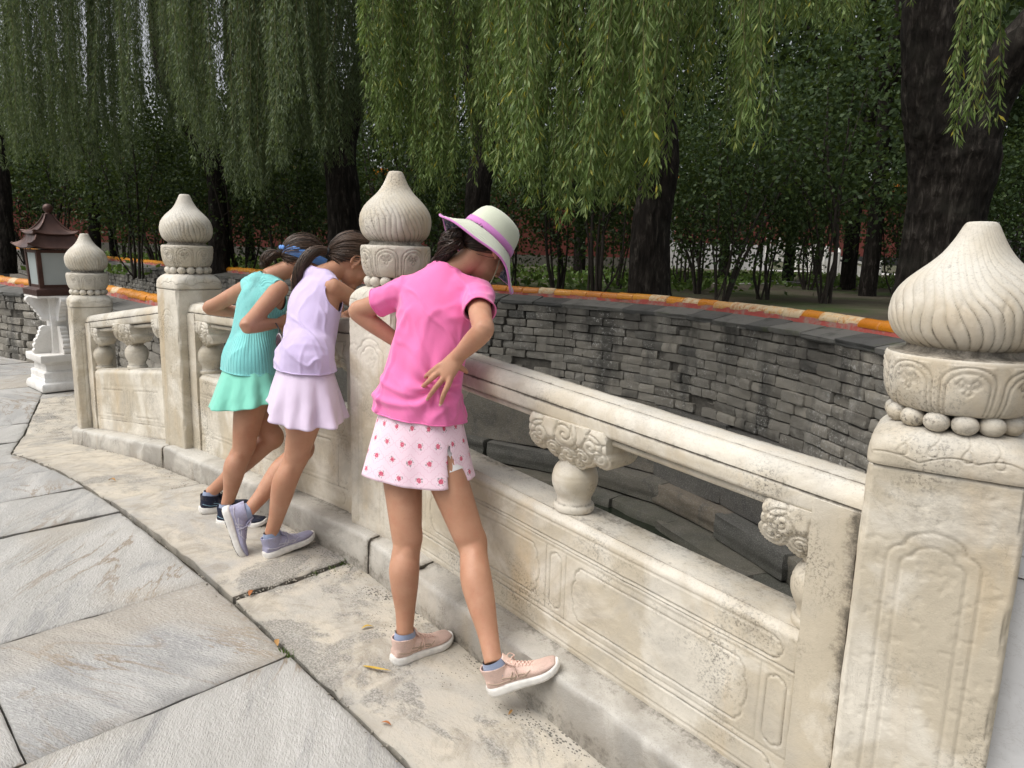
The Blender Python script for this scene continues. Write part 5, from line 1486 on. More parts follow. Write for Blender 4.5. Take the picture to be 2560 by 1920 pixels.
def floral_mat():
    """pale pink cloth printed with rose sprays in a ribbon lattice"""
    t = NT('rose print', .8, .2); t.b.inputs['Sheen Weight'].default_value = .2
    sx = t.n('ShaderNodeSeparateXYZ'); t.l(t.uv(), sx.inputs[0]); p = t.n('ShaderNodeCombineXYZ')
    U_, V_ = sx.outputs[0], sx.outputs[1]
    cw, chh = .062, .052
    row = t.math('FLOOR', t.math('DIVIDE', V_, chh))
    fx = t.math('SUBTRACT', t.math('FRACT', t.math('ADD', t.math('DIVIDE', U_, cw), t.math('MULTIPLY', t.math('MODULO', row, 2), .5))), .5)
    fy = t.math('SUBTRACT', t.math('FRACT', t.math('DIVIDE', V_, chh)), .5)
    x = t.math('MULTIPLY', fx, cw); y = t.math('MULTIPLY', fy, chh)
    uvn = t.noise(t.uv(), 260, 2, .6); n2 = t.noise(t.mapping(t.uv(), (1, 1, 1), loc=(.3, .7, 0)), 180, 2)
    d = t.math('SQRT', t.math('ADD', t.math('MULTIPLY', x, x), t.math('MULTIPLY', y, y)))
    dn = t.math('ADD', d, t.math('MULTIPLY', t.math('SUBTRACT', uvn, .5), .012))
    base = t.ramp(t.noise(t.pos(), 8, 3), [(.3, (.80, .58, .68)), (.7, (.86, .66, .745))])
    # ribbon lattice: diamonds of wavy line
    a = t.math('ABSOLUTE', fx); b = t.math('ABSOLUTE', fy)
    wob = t.math('MULTIPLY', t.math('SINE', t.math('MULTIPLY', t.math('SUBTRACT', a, b), 18.85)), .035)
    lat = t.math('ABSOLUTE', t.math('SUBTRACT', t.math('ADD', t.math('ADD', a, b), wob), .5))
    base = t.mix(t.mr(lat, .010, .024, .45, 0), base, (.62, .25, .38))
    # leaves, then blossom
    leaf = t.math('MULTIPLY', t.math('LESS_THAN', t.math('ABSOLUTE', t.math('SUBTRACT', dn, .0105)), .0022), t.math('GREATER_THAN', n2, .56))
    base = t.mix(t.math('MULTIPLY', leaf, .8), base, (.12, .16, .14))
    fl = t.math('LESS_THAN', dn, .0074)
    rose = t.ramp(t.noise(t.uv(), 420, 2), [(.35, (.40, .025, .07)), (.52, (.62, .08, .16)), (.66, (.85, .45, .52))])
    base = t.mix(fl, base, rose)
    t.col(base); t.bump(t.noise(t.pos(), 1200, 2), .15, .001); return t.m
M['floral'] = floral_mat()
def hair_mat(name, a, b):
    t = NT(name, .38, .5); t.col(t.ramp(t.island(), [(0, a), (1, b)])); return t.m
M['hair'] = hair_mat('dark brown hair', (.010, .006, .005), (.070, .040, .026))
M['hair_b'] = hair_mat('brown hair', (.016, .010, .007), (.125, .075, .048))
M['nail'] = flat('nail', (.62, .38, .30), .35, .05)
M['eye'] = flat('eye white', (.75, .73, .70), .2, .03); M['iris'] = flat('iris', (.03, .018, .01), .15, .1)

# ---- body builder -----------------------------------------------------------
def limb(P, R, n=20, m=40): return tube(np.array(P), np.array(R), n, smooth_n=m, lat=(.9, .1, .3))

def leg_parts(hip, kn, an, back):
    """back: unit vector the calf bulges towards"""
    hip, kn, an, back = map(np.asarray, (hip, kn, an, back))
    d = nrm(an-kn); th = nrm(kn-hip)
    P = [hip-th*.02, hip+(kn-hip)*.35+back*.004, hip+(kn-hip)*.74, kn-th*.035-back*.002, kn-back*.007, kn+d*.045-back*.004, kn+(an-kn)*.30+back*.012, kn+(an-kn)*.50+back*.008, kn+(an-kn)*.76, an-d*.014, an+d*.004]
    R = [.072, .068, .0575, .0525, .0515, .0450, .0500, .0450, .0330, .0280, .0275]
    V, F = limb(P, R, 26, 80)
    mb = MB().add(V, F)
    def orient(ax):
        bk_ = nrm(back-ax*np.dot(back, ax)); return np.stack([np.cross(ax, bk_), bk_, ax], 1), bk_
    Mc, b1 = orient(d); Mt, b2 = orient(th)
    mb.add(*ellipsoid(kn-nrm(b1+b2)*.018, (.033, .033, .042), Mc, 18, 14))                          # kneecap
    for k in (-1, 1):
        mb.add(*ellipsoid(kn-th*.06+b2*.012+Mt[:, 0]*k*.024, (.023, .023, .085), Mt, 16, 14))        # hamstring cords
        mb.add(*ellipsoid(kn+(an-kn)*.29+b1*.014+Mc[:, 0]*k*.012, (.034, .034, .105), Mc, 18, 16))   # calf heads
        mb.add(*ellipsoid(an-d*.004+Mc[:, 0]*k*.020, (.012, .012, .016), Mc, 10, 8))                 # ankle bones
    return np.concatenate(mb.V), mb.F

def arm_parts(sh, el, wr):
    sh, el, wr = map(np.asarray, (sh, el, wr)); a = nrm(el-sh); b = nrm(wr-el)
    P = [sh-a*.044, sh-a*.034, sh-a*.012, sh+(el-sh)*.35, sh+(el-sh)*.75, el-a*.008-b*.004, el+b*.025, el+(wr-el)*.38, el+(wr-el)*.75, wr, wr+b*.02]
    R = [.012, .027, .0405, .0385, .0340, .0325, .0325, .0315, .0255, .0215, .022]
    return limb(P, R, 18, 50)

def hand_parts(wr, d, pn, side, curl=.5, spread=.16, L=.068):
    """palm from the wrist along d, palm faces pn; side +1/-1 puts the thumb"""
    wr = np.asarray(wr, float); d = nrm(d); pn = nrm(np.asarray(pn)-d*np.dot(pn, d)); ac = np.cross(d, pn)*side
    out = [tube(np.array([wr-d*.02, wr+d*.012, wr+d*.04, wr+d*.072]), np.array([(.022, .020), (.027, .017), (.033, .0145), (.031, .012)]), 16, lat=ac, smooth_n=14)]
    for k, (o, ln) in enumerate(((.024, .92), (.008, 1.05), (-.008, .98), (-.0235, .78))):
        b = wr+d*.066+ac*o; q = nrm(d+ac*(o*spread/.024)); pts_ = [b-q*.02, b]; ang = 0
        for sgm, f in enumerate((.45, .32, .25)):
            ang += curl*(.5 if sgm == 0 else .8); pts_.append(pts_[-1]+(q*math.cos(ang)+pn*math.sin(ang))*L*ln*f)
        out.append(tube(np.array(pts_), np.array([.0095, .0095, .0088, .0080, .0065]), 10, smooth_n=14))
    b = wr+d*.018+ac*.024; q = nrm(d*.75+ac*.8+pn*.3)
    out.append(tube(np.array([b-q*.01, b+q*.022, b+q*.042+pn*.004, b+q*.06+pn*.012-ac*.004]), np.array([.0125, .0115, .0098, .0075]), 10, smooth_n=14))
    return out

def head_parts(c, H, nb):
    """H rows right/forward/up, c skull centre, nb neck base"""
    T = H.T; w = lambda x, y, z: np.asarray(c)+T@v3(x, y, z)
    Mx = T
    out = [ellipsoid(w(0, -.010, .018), (.0715, .0885, .086), Mx, 32, 22), ellipsoid(w(0, .024, -.035), (.056, .060, .066), Mx, 28, 18), ellipsoid(w(0, .058, -.088), (.027, .024, .021), Mx, 16, 12),
           ellipsoid(w(0, .066, .022), (.052, .020, .022), Mx, 20, 12), ellipsoid(w(-.036, .052, -.030), (.026, .026, .026), Mx, 16, 12), ellipsoid(w(.036, .052, -.030), (.026, .026, .026), Mx, 16, 12),
           tube(np.array([w(0, .078, .012), w(0, .087, -.010), w(0, .098, -.030), w(0, .094, -.040)]), np.array([.007, .0085, .0115, .009]), 10, smooth_n=12),
           ellipsoid(w(-.009, .084, -.039), (.007, .007, .006), Mx, 10, 8), ellipsoid(w(.009, .084, -.039), (.007, .007, .006), Mx, 10, 8),
           ellipsoid(w(0, .078, -.058), (.021, .010, .0055), Mx, 14, 10), ellipsoid(w(0, .075, -.067), (.018, .010, .006), Mx, 14, 10)]
    for s_ in (-1, 1):
        e = w(s_*.071, -.006, -.008)
        out.append(ellipsoid(e, (.009, .018, .028), Mx, 14, 12))
        a = np.linspace(-1.0, 4.2, 12); ring = np.array([w(s_*.081, -.010+.016*math.cos(q), -.004+.026*math.sin(q)) for q in a])
        out.append(tube(ring, np.full(12, .0052), 8, smooth_n=24)); out.append(ellipsoid(w(s_*.075, .002, -.033), (.006, .008, .009), Mx, 10, 8))
    nb = np.asarray(nb, float); up0 = w(0, -.022, -.05)
    out.append(tube(np.array([w(0, -.018, -.01), up0, (up0+nb)/2, nb, nb+(nb-up0)*.35]), np.array([.050, .045, .042, .044, .042]), 20, smooth_n=20))
    return out

def torso_parts(rows_, lat): 
    P = np.array([r[0] for r in rows_]); R = np.array([(r[1], r[2]) for r in rows_]); return tube(P, R, 36, lat=np.asarray(lat), smooth_n=44)

def strands(paths, rad, r, n=8, sides=3, taper=.35):
    """hair as many thin tapering locks in one mesh"""
    V = []; F = []; k = 0
    for P in paths:
        P = np.asarray(P); m = len(P); rr = rad*r.uniform(.7, 1.3)*np.linspace(1, taper, m)
        v, f = tube(P, rr, sides, cap=False); V.append(v); F += [tuple(i+k for i in q) for q in f]; k += len(v)
    return mesh('hair', np.concatenate(V), F)

def scalp_hair(c, H, tie, r, n=700, lift=.006, rad=.0018, front=.55, low=-.62, skip_ears=True, fly=.95):
    """locks combed over the skull from the hairline to the tie point"""
    T = H.T; c = np.asarray(c); tl = H@(np.asarray(tie)-c)
    ax = v3(.0755, .0925, .090)+lift; off = v3(0, -.010, .018)
    td = nrm((tl-off)/ax); paths = []
    while len(paths) < n:
        d = nrm(r.normal(size=3))
        if d[1] > front and d[2] < .55: continue          # bare face
        if d[2] < low and d[1] > -.35: continue
        if d[2] < -.80: continue
        if skip_ears and d[1] > -.25 and d[2] < -.02: continue
        om = math.acos(np.clip(d@td, -1, 1))
        if om < .05: continue
        t = np.linspace(0, 1, 9)[:, None]; q = (np.sin((1-t)*om)*d+np.sin(t*om)*td)/max(math.sin(om), 1e-3)
        j = r.uniform(-.003, .004) if r.random() < fly else r.uniform(.004, .014); P = off+nrm(q)*(ax+j)*(1+.03*np.sin(t*np.pi)*r.uniform(0, 1))
        k = .75+.25*t
        paths.append(c+(P)@T.T)
    return paths

def tail_hair(ctrl, r, n=260, r0=.012, r1=.026, r2=.008, wav=.0, sp=18):
    P0 = cat_rom(np.array(ctrl), np.linspace(0, len(ctrl)-1, sp)); T = nrm(np.gradient(P0, axis=0)); A = nrm(np.cross(T, v3(.3, .2, 1))); B = np.cross(T, A)
    out = []
    for _ in range(n):
        a = r.uniform(0, 6.28); q = math.sqrt(r.random()); t = np.linspace(0, 1, sp)
        R = (r0+(r1-r0)*np.sin(np.clip(t/.55, 0, 1)*np.pi/2))*(1-t)+(r1*.9*(1-t)+r2*t)*t
        R = np.where(t < .5, r0+(r1-r0)*np.sin(t*np.pi), r2+(r1-r2)*np.cos((t-.5)*np.pi)); ph = r.uniform(0, 6.28)
        w = a+wav*np.sin(t*9+ph)
        Pp = P0+A*(R*q*np.cos(w))[:, None]+B*(R*q*np.sin(w))[:, None]
        ln = r.uniform(.75, 1.0); m = max(6, int(sp*ln)); out.append(Pp[:m])
    return out

# ---- shoes --------------------------------------------------------------------
SL = .236
_sx = [0, .006, .016, .034, .07, .11, .15, .182, .206, .222, .232, .236]
_sw = [.012, .0215, .0275, .0315, .0300, .0300, .0355, .0385, .0360, .0285, .0175, .006]
def sole_w(x): return np.interp(x, _sx, _sw)
def toe_spring(x): return np.clip((x-.16)/.076, 0, 1)**2*.017+np.clip((.02-x)/.02, 0, 1)**2*.006
def loft_rows(rows_):
    n = len(rows_[0]); V = np.array(rows_, float).reshape(-1, 3); F = []
    for i in range(len(rows_)-1):
        for j in range(n): F.append((i*n+j, i*n+(j+1) % n, (i+1)*n+(j+1) % n, (i+1)*n+j))
    F.append(tuple(range(n-1, -1, -1))); F.append(tuple((len(rows_)-1)*n+j for j in range(n))); return V, F
def outline(k=1.0, grow=0):
    x = np.concatenate([[.0, .003], np.linspace(.010, .226, 26), [.233, .236]])
    w = sole_w(x)*k+grow; up = np.stack([x, w], 1); dn = np.stack([x[::-1], -w[::-1]], 1); P = np.concatenate([up, dn]); P[:, 0] = (P[:, 0]-.118)*(1+grow*6)+.118; return P
def sole_mesh():
    rows_ = []
    for z, g in ((.000, -.004), (.0025, -.0005), (.010, .0022), (.014, .0012), (.0165, .0016), (.022, .0010), (.0270, -.0015), (.0282, -.006)):
        P = outline(1, g); hz_ = z*np.interp(P[:, 0], [0, .06, .13, .236], [1.12, 1.1, .92, .80]); rows_.append(np.c_[P, hz_+toe_spring(P[:, 0])])
    V, F = loft_rows(rows_); return mesh('sole', V, F, True, None, None, 50)
def outsole_mesh():
    mb = MB()
    for x0 in np.arange(.012, .225, .0155):
        for s_ in (-1, 1):
            if .085 < x0 < .115: continue
            x1 = x0+.0115; xs = np.linspace(x0, x1, 3); w0 = np.maximum(sole_w(xs)-.006, .004)
            low = [(x, s_*.003, toe_spring(x)-.0022) for x in xs]+[(x, s_*w, toe_spring(x)-.0022) for x, w in zip(xs[::-1], w0[::-1])]
            up = [(a, b, c+.004) for a, b, c in low]; V, F = loft_rows([low, up]); mb.add(V, F)
    return mb.mesh('outsole', False)
def upper_mesh():
    st = []
    for x, top in ((.006, .055), (.016, .070), (.035, .074), (.06, .076), (.085, .080), (.108, .073), (.13, .062), (.152, .053), (.175, .047), (.197, .043), (.215, .038), (.2265, .032)):
        w = sole_w(x)*.965-.001; b = .018+toe_spring(x); hh = (top+toe_spring(x)*.8-b); st.append((x, w, b, hh))
    rows_ = []
    for x, w, b, hh in st:
        ring = []
        for k in range(28):
            a = 2*np.pi*k/28; c, s_ = math.cos(a), math.sin(a)
            y = w*np.sign(c)*abs(c)**.75*(1-.32*max(0, s_)**1.5*(1 if x < .12 else .7)); z = b+hh*.5+hh*.5*np.sign(s_)*abs(s_)**.8
            ring.append((x, y, z))
        rows_.append(ring)
    V1, F1 = loft_rows(rows_)
    V2, F2 = tube(np.array([(.045, 0, .03), (.046, 0, .06), (.046, 0, .082), (.046, 0, .094)]), np.array([(.040, .030), (.0415, .0315), (.043, .033), (.0435, .0335)]), 28, lat=(1, 0, 0), smooth_n=12)
    mb = MB().add(V1, F1).add(V2, F2)
    me = remesh(np.concatenate(mb.V), mb.F, .0028, 5, 'upper')
    slice_(me, (.046, 0, .0885), (.10, 0, 1)); return me
ME_sole, ME_out, ME_up = sole_mesh(), outsole_mesh(), upper_mesh()
BV_up = BVHTree.FromPolygons([v.co for v in ME_up.vertices], [tuple(p.vertices) for p in ME_up.polygons])
def on_upper(x, z, side):
    h = BV_up.ray_cast(Vector((x, side*.09, z)), Vector((0, -side, 0)), .12)
    return np.array(h[0])+v3(0, side*.0006, 0) if h[0] is not None else v3(x, side*sole_w(x), z)
def on_top(x, y):
    h = BV_up.ray_cast(Vector((x, y, .15)), Vector((0, 0, -1)), .2)
    return np.array(h[0])+v3(0, 0, .0015) if h[0] is not None else v3(x, y, .06)
def stripes_mesh():
    mb = MB()
    for s_ in (-1, 1):
        for L in ([(.080, .034), (.088, .046), (.098, .060)], [(.094, .033), (.101, .045), (.110, .058)], [(.060, .052), (.085, .047), (.110, .040), (.135, .036)], [(.062, .040), (.085, .039), (.112, .047), (.132, .043)],
                  [(.012, .050), (.03, .044), (.05, .040), (.066, .040)], [(.120, .034), (.136, .042), (.15, .047)]):
            P = cat_rom(np.array(L), np.linspace(0, len(L)-1, 10)); Q = np.array([on_upper(x, z, s_) for x, z in P])
            mb.add(*tube(Q, np.full(10, .0017), 5))
    return mb.mesh('side_stripe')
def lace_mesh():
    mb = MB()
    xs = np.linspace(.100, .150, 6)
    for i, x in enumerate(xs):
        w = .017-.001*i
        for s_ in (-1, 1):
            P = np.array([on_top(x-.003, -s_*w), on_top(x, -s_*w*.5), on_top(x+.003, 0)+v3(0, 0, .002), on_top(x+.006, s_*w*.5), on_top(x+.009, s_*w)]); mb.add(*tube(P, np.full(5, .0019), 6, smooth_n=10))
    for s_ in (-1, 1):                                        # bow loops and ends
        b = on_top(.098, 0)+v3(0, 0, .003)
        P = [b, b+v3(-.006, s_*.016, .012), b+v3(.002, s_*.030, .010), b+v3(.012, s_*.030, -.002), b+v3(.006, s_*.014, .004), b]
        mb.add(*tube(np.array(P), np.full(6, .0018), 6, smooth_n=24))
        e = on_upper(.108, .036, s_); mb.add(*tube(np.array([b, b+v3(.006, s_*.018, .002), (b+e)/2+v3(.004, s_*.014, .0), e+v3(0, s_*.004, 0)]), np.full(4, .0017), 6, smooth_n=14))
    return mb.mesh('lace')
def tongue_mesh():
    P = np.array([(.110, 0, .066), (.096, 0, .080), (.088, 0, .093), (.082, 0, .106)]); return mesh('tongue', *tube(P, np.array([(.016, .004), (.019, .005), (.020, .005), (.017, .004)]), 16, lat=(0, 1, 0), smooth_n=14))
ME_str, ME_lace, ME_ton = stripes_mesh(), lace_mesh(), tongue_mesh()
V, F = tube(np.array([(.050, 0, .05), (.050, 0, .085), (.050, 0, .107)]), np.array([(.038, .0300), (.0375, .0310), (.0318, .0292)]), 22, lat=(1, 0, 0), smooth_n=10, cap=False); ME_sock = mesh('sock', V, F)

def shoe(parent, heel, toe, up, cols, label):
    heel, toe = v3(*heel), v3(*toe); d = nrm(toe-heel); z = nrm(np.asarray(up)-d*np.dot(up, d)); y = np.cross(z, d)
    mt = Matrix(((d[0], y[0], z[0], heel[0]), (d[1], y[1], z[1], heel[1]), (d[2], y[2], z[2], heel[2]), (0, 0, 0, 1)))
    def dup(name, me, mat, par):
        me = me.copy(); me.materials.clear(); me.materials.append(mat); o = bpy.data.objects.new(name, me); COL.objects.link(o); o.parent = par; return o
    u_ = dup('shoe', ME_up, cols['upper'], parent); u_.matrix_local = mt; u_['label'] = label
    s_ = u_.modifiers.new('s', 'SOLIDIFY'); s_.thickness = .004; s_.offset = -1
    dup('sole', ME_sole, cols['sole'], u_); dup('outsole', ME_out, cols['out'], u_); dup('side_stripe', ME_str, cols['stripe'], u_); dup('lace', ME_lace, cols['lace'], u_); dup('tongue', ME_ton, cols['upper2'], u_)
    k = dup('sock', ME_sock, cols.get('sock', M['sock']), parent); k.matrix_local = mt
    return heel+d*.050+z*.098, d, z

def mesh_cloth(name, c, hole=(.5, .5, .5)):
    t = NT(name, .75, .25); p = t.pos(); v = t.vor(p, 520)
    cc = t.ramp(t.noise(p, 11, 4), [(.3, tuple(x*.8 for x in c)), (.7, c)])
    sx = t.n('ShaderNodeSeparateXYZ'); t.l(t.objc(), sx.inputs[0])
    cc = t.mix(t.math('MULTIPLY', t.mr(sx.outputs[0], .165, .20), .55), cc, tuple(x*.62 for x in c)); cc = t.mix(t.math('MULTIPLY', t.mr(t.noise(p, 45, 4, .7), .5, .7), .3), cc, (.25, .21, .17))
    t.col(t.mix(t.mr(v, .25, .5, .35, 0), cc, tuple(x*.45 for x in c))); t.bump(v, .4, .002); return t.m
SHOE_W = flat('midsole foam', (.72, .70, .66), .6, .16, 28); RUB = flat('dark rubber', (.035, .035, .038), .7, .2, 60)
C_pink = dict(upper=mesh_cloth('blush knit', (.76, .55, .47)), upper2=flat('blush', (.78, .58, .50), .8), sole=SHOE_W, out=flat('pale rubber', (.62, .58, .52), .7), stripe=flat('taupe overlay', (.42, .32, .24), .5), lace=flat('blush lace', (.74, .53, .45), .8))
C_lav = dict(upper=mesh_cloth('lavender knit', (.42, .41, .56)), upper2=flat('lavender', (.42, .41, .56), .8), sole=SHOE_W, out=RUB, stripe=flat('silver overlay', (.55, .53, .60), .35), lace=flat('grey lace', (.46, .45, .54), .8))
C_navy = dict(upper=mesh_cloth('navy knit', (.020, .026, .052)), upper2=flat('navy', (.02, .024, .045), .8), sole=SHOE_W, out=RUB, stripe=flat('teal overlay', (.18, .30, .38), .4), lace=flat('black lace', (.02, .02, .03), .8))

def garment(V_F, voxel, tests, fold, name, mat, parent, thick=.0025, smooth=8, uvf=None, slices=()):
    mb = MB()
    for v, f in V_F: mb.add(v, f)
    me = remesh(np.concatenate(mb.V), mb.F, voxel, smooth, name)
    if fold is not None:
        Vv = arr(me); N = vnorm(me); setv(me, Vv+N*fold(Vv, N)[:, None])
    for q in slices: slice_(me, *q)
    cut(me, tests)
    if uvf is not None:
        Vv = arr(me); uv = uvf(Vv); ul = me.uv_layers.new(name='UVMap'); idx = np.empty(len(me.loops), np.int32); me.loops.foreach_get('vertex_index', idx); ul.data.foreach_set('uv', uv[idx].astype(np.float32).ravel())
    me.polygons.foreach_set('use_smooth', np.ones(len(me.polygons), bool))
    o = obj(name, me, mat, parent); s_ = o.modifiers.new('s', 'SOLIDIFY'); s_.thickness = thick; s_.offset = -1
    # rolled hems along the open edges
    bm = bmesh.new(); bm.from_mesh(me); todo = set(e for e in bm.edges if e.is_boundary)
    while todo:
        e = todo.pop(); lp = [e.verts[0], e.verts[1]]
        while True:
            nx = [q for q in lp[-1].link_edges if q in todo]
            if not nx: break
            todo.discard(nx[0]); lp.append(nx[0].other_vert(lp[-1]))
        if len(lp) > 24:
            P = np.array([v.co for v in lp])
            for _ in range(4): P[1:-1] = (P[:-2]+P[1:-1]*2+P[2:])/4
            obj('hem', mesh('hem', *tube(P[::2], np.full(len(P[::2]), .0024), 6, cap=False)), mat, o)
    bm.free()
    return o

def skirt_mesh(c0, c1, lat, fwd, a0, b0, a1, b1, folds, amp, seed, name='skirt', hemfn=None, n=220, m=36, slit=None, bulge=.0):
    """flared cloth from the waist ellipse to the hem ellipse; folds: list of (count, weight, phase)"""
    th = np.linspace(0, 2*np.pi, n, endpoint=False)[:, None]; t = np.linspace(0, 1, m)[None]
    c0, c1, lat, fwd = map(np.asarray, (c0, c1, lat, fwd))
    ease = t**.85
    a = a0+(a1-a0)*ease+bulge*np.sin(t*np.pi); b = b0+(b1-b0)*ease+bulge*np.sin(t*np.pi)
    w = 0
    for k, wt, ph in folds: w = w+wt*np.sin(k*th+ph+1.2*np.sin(2*th+ph)*.5)
    w = w+.5*(vnoise(np.stack([np.cos(th)*2+0*t, np.sin(th)*2+0*t, t*1.5+0*th], -1), 2.2, seed, 2)-.5)*2
    s_ = 1+amp*(t**1.3)*w
    drop = 0 if hemfn is None else hemfn(th)*t
    P = c0[None, None]+(c1-c0)[None, None]*t[..., None]+lat*(a*s_*np.cos(th))[..., None]+fwd*(b*s_*np.sin(th))[..., None]+v3(0, 0, 1)*(drop+0*t)[..., None]
    V = P.reshape(-1, 3); per = (a1+b1)/2*2*np.pi; h = np.linalg.norm(c1-c0)
    uv = np.stack([(th/(2*np.pi)*per+0*t), (1-t)*h+0*th], -1).reshape(-1, 2)
    F = [tuple(f) for f in grid_faces(n, m, True)]
    if slit is not None:
        sa, sw, st_ = slit
        def bad(f):
            i, j = f[0]//m, f[0] % m; tt = j/(m-1); aa = 2*np.pi*i/n
            dd = (aa-sa+np.pi) % (2*np.pi)-np.pi
            return tt > st_ and abs(dd) < sw*((tt-st_)/(1-st_))**.6
        F = [f for f in F if not bad(f)]
    return mesh(name, V, F, True, None, uv)

def build_person(name, label, lofts, voxel, parts_head):
    mb = MB()
    for v, f in lofts: mb.add(v, f)
    me = remesh(np.concatenate(mb.V), mb.F, voxel, 5, name)
    o = obj(name, me, M['skin']); tag(o, label, 'person', 'girls at the balustrade'); return o

def eyes(parent, c, H):
    T = H.T
    for s_ in (-1, 1):
        e = np.asarray(c)+T@v3(s_*.030, .0755, -.004); k = obj('eye', mesh('eye', *ellipsoid(e, (.0125, .008, .0075), T, 14, 10)), M['eye'], parent)
        obj('iris', mesh('iris', *ellipsoid(e+T@v3(0, .0062, -.001), (.005, .0025, .005), T, 12, 8)), M['iris'], k)

# ================================================================= girl in pink
rH = np.random.default_rng(21)
lat = nrm(v3(.89, .456, 0)); fw = nrm(v3(-.456, .89, 0)); Z = v3(0, 0, 1)
Lsh, Rsh = v3(4.060, -.135, 1.262), v3(4.285, -.020, 1.266); Lel, Lwr = v3(3.885, -.222, 1.182), v3(4.020, -.105, 1.060)
Rel, Rwr = v3(4.487, -.182, 1.170), v3(4.372, -.180, 1.078)
nb = v3(4.180, -.052, 1.325); hc = v3(4.236, .058, 1.412)
Hd = frame(nrm(v3(.02, .78, -.62)))
body = []
chest, waist, pelv = v3(4.166, -.098, 1.200), v3(4.178, -.148, 1.015), v3(4.184, -.178, .850)
body.append(torso_parts([(pelv-Z*.075, .100, .080), (pelv, .120, .088), (pelv+Z*.08, .112, .084), (waist, .098, .078), ((waist+chest)/2, .112, .083), (chest, .122, .085), (v3(4.170, -.080, 1.262), .118, .070), (v3(4.175, -.065, 1.300), .070, .052)], lat))
body.append(tube(np.array([Lsh, (Lsh+Rsh)/2+Z*.014, Rsh]), np.array([.036, .042, .036]), 18, smooth_n=20))
body.append(arm_parts(Lsh, Lel, Lwr)); body.append(arm_parts(Rsh, Rel, Rwr))
body += hand_parts(Lwr, (.35, .85, -.35), (.6, .0, .2), -1, .5)
# right hand spread on the small of the back, fingers pointing down towards the spine
kn = [v3(4.325, -.207, 1.050), v3(4.327, -.212, 1.028), v3(4.343, -.212, 1.008), v3(4.366, -.208, .994)]
tips = [v3(4.248, -.214, .996), v3(4.238, -.222, .958), v3(4.284, -.226, .936), v3(4.345, -.222, .928)]
pc = sum(kn)/4
body.append(tube(np.array([Rwr+(Rwr-pc)*.3, Rwr, Rwr*.45+pc*.55, pc]), np.array([(.024, .022), (.027, .019), (.034, .0165), (.036, .013)]), 16, lat=nrm(kn[0]-kn[3]), smooth_n=16))
bk = nrm(v3(.45, -.89, 0))
for a, b in zip(kn, tips):
    q = b-a; P = [Rwr*.35+a*.65, a+bk*.004, a+q*.38+bk*.010, a+q*.70+bk*.007, b]
    body.append(tube(np.array(P), np.array([.0105, .0100, .0090, .0082, .0062]), 10, smooth_n=16))
body.append(tube(np.array([Rwr*.7+kn[0]*.3+fw*.006, v3(4.352, -.158, 1.046), v3(4.335, -.118, 1.028), v3(4.318, -.090, 1.014)]), np.array([.013, .0115, .0095, .007]), 10, smooth_n=14))
body += head_parts(hc, Hd, nb)
shoeL = ((4.268, -.352, .058), (4.292, -.118, .062)); shoeR = ((4.625, -.248, .078), (4.779, -.103, .172))
def ankle_of(h, t_, up):
    h, t_ = v3(*h), v3(*t_); d = nrm(t_-h); z = nrm(np.asarray(up)-d*np.dot(up, d)); return h+d*.050+z*.098
upL, upR = (0, 0, 1), (-.15, -.1, 1)
aL, aR = ankle_of(*shoeL, upL), ankle_of(*shoeR, upR)
Lhip, Rhip = v3(4.116, -.205, .800), v3(4.230, -.165, .815); Lkn, Rkn = v3(4.225, -.262, .462), v3(4.410, -.142, .470)
body.append(leg_parts(Lhip, Lkn, aL, bk)); body.append(leg_parts(Rhip, Rkn, aR, bk))
pg = build_person('person', 'girl in bright pink tee and sun hat with hands on hips bending over the rail', body, .0040, None)
eyes(pg, hc, Hd)
for a, b in zip(kn, tips):
    d_ = nrm(b-a); k_ = frame(d_, bk); obj('nail', mesh('nail', *ellipsoid(b-d_*.002+bk*.0052, (.0046, .0060, .0016), k_.T, 12, 8)), M['nail'], pg)
def crease(Vv, ax, sc_, seed, sharp=.10):
    """thin wandering ridges, stretched along ax"""
    ax = nrm(ax); P = Vv-np.outer(Vv@ax, ax)*.72
    n_ = vnoise(P, sc_, seed, 2); return np.exp(-((n_-.5)/sharp)**2)
def fold_pink(Vv, N):
    x = (Vv-waist)@lat; z = Vv[:, 2]; y = (Vv-waist)@fw
    h = .0035*(vnoise(np.stack([x*3, y*3, z], -1), 6, 3, 2)-.5)*2
    back = smoothstep(.2, -.4, (N@fw))
    # long soft vertical folds falling from the shoulder blades
    wv = np.sin(x*62+1.4*np.sin(z*9)+.6)*smoothstep(.88, 1.02, z)*smoothstep(1.27, 1.12, z)
    h = h+back*.0038*wv
    # creases pulled towards the hand
    hp = v3(4.31, -.215, .975); d = Vv-hp; r = np.linalg.norm(d, axis=1); a = np.arctan2(d[:, 2], d@lat)
    h = h+.0085*np.sin(a*8+r*10)*np.exp(-(r/.14)**2)*smoothstep(.015, .05, r)*back
    h = h-.010*np.exp(-(r/.06)**2)*back
    # gathered swag across the lower back left of the hand
    sw = np.exp(-((z-(.915+.35*np.clip(-x-.0, 0, .2)**1.5+.10*x))/.012)**2)*smoothstep(.10, -.02, x)*back
    sw2 = np.exp(-((z-(.945+.25*np.clip(-x, 0, .2)))/.010)**2)*smoothstep(.08, .0, x)*back
    h = h+.010*sw+.006*sw2
    h = h+.0065*crease(Vv, Z+lat*.30, 11, 4, .05)*back*smoothstep(1.28, 1.17, z)+.0045*crease(Vv, Z-lat*.7, 12, 24, .045)*back+.006*crease(Vv, lat-Z*.5, 14, 9, .05)*smoothstep(1.04, .92, z)+.004*crease(Vv, lat+Z*.5, 15, 14)*smoothstep(.06, .12, np.abs(x))*smoothstep(1.10, 1.2, z)
    return h-.005
hemc = v3(4.176, -.172, .862)
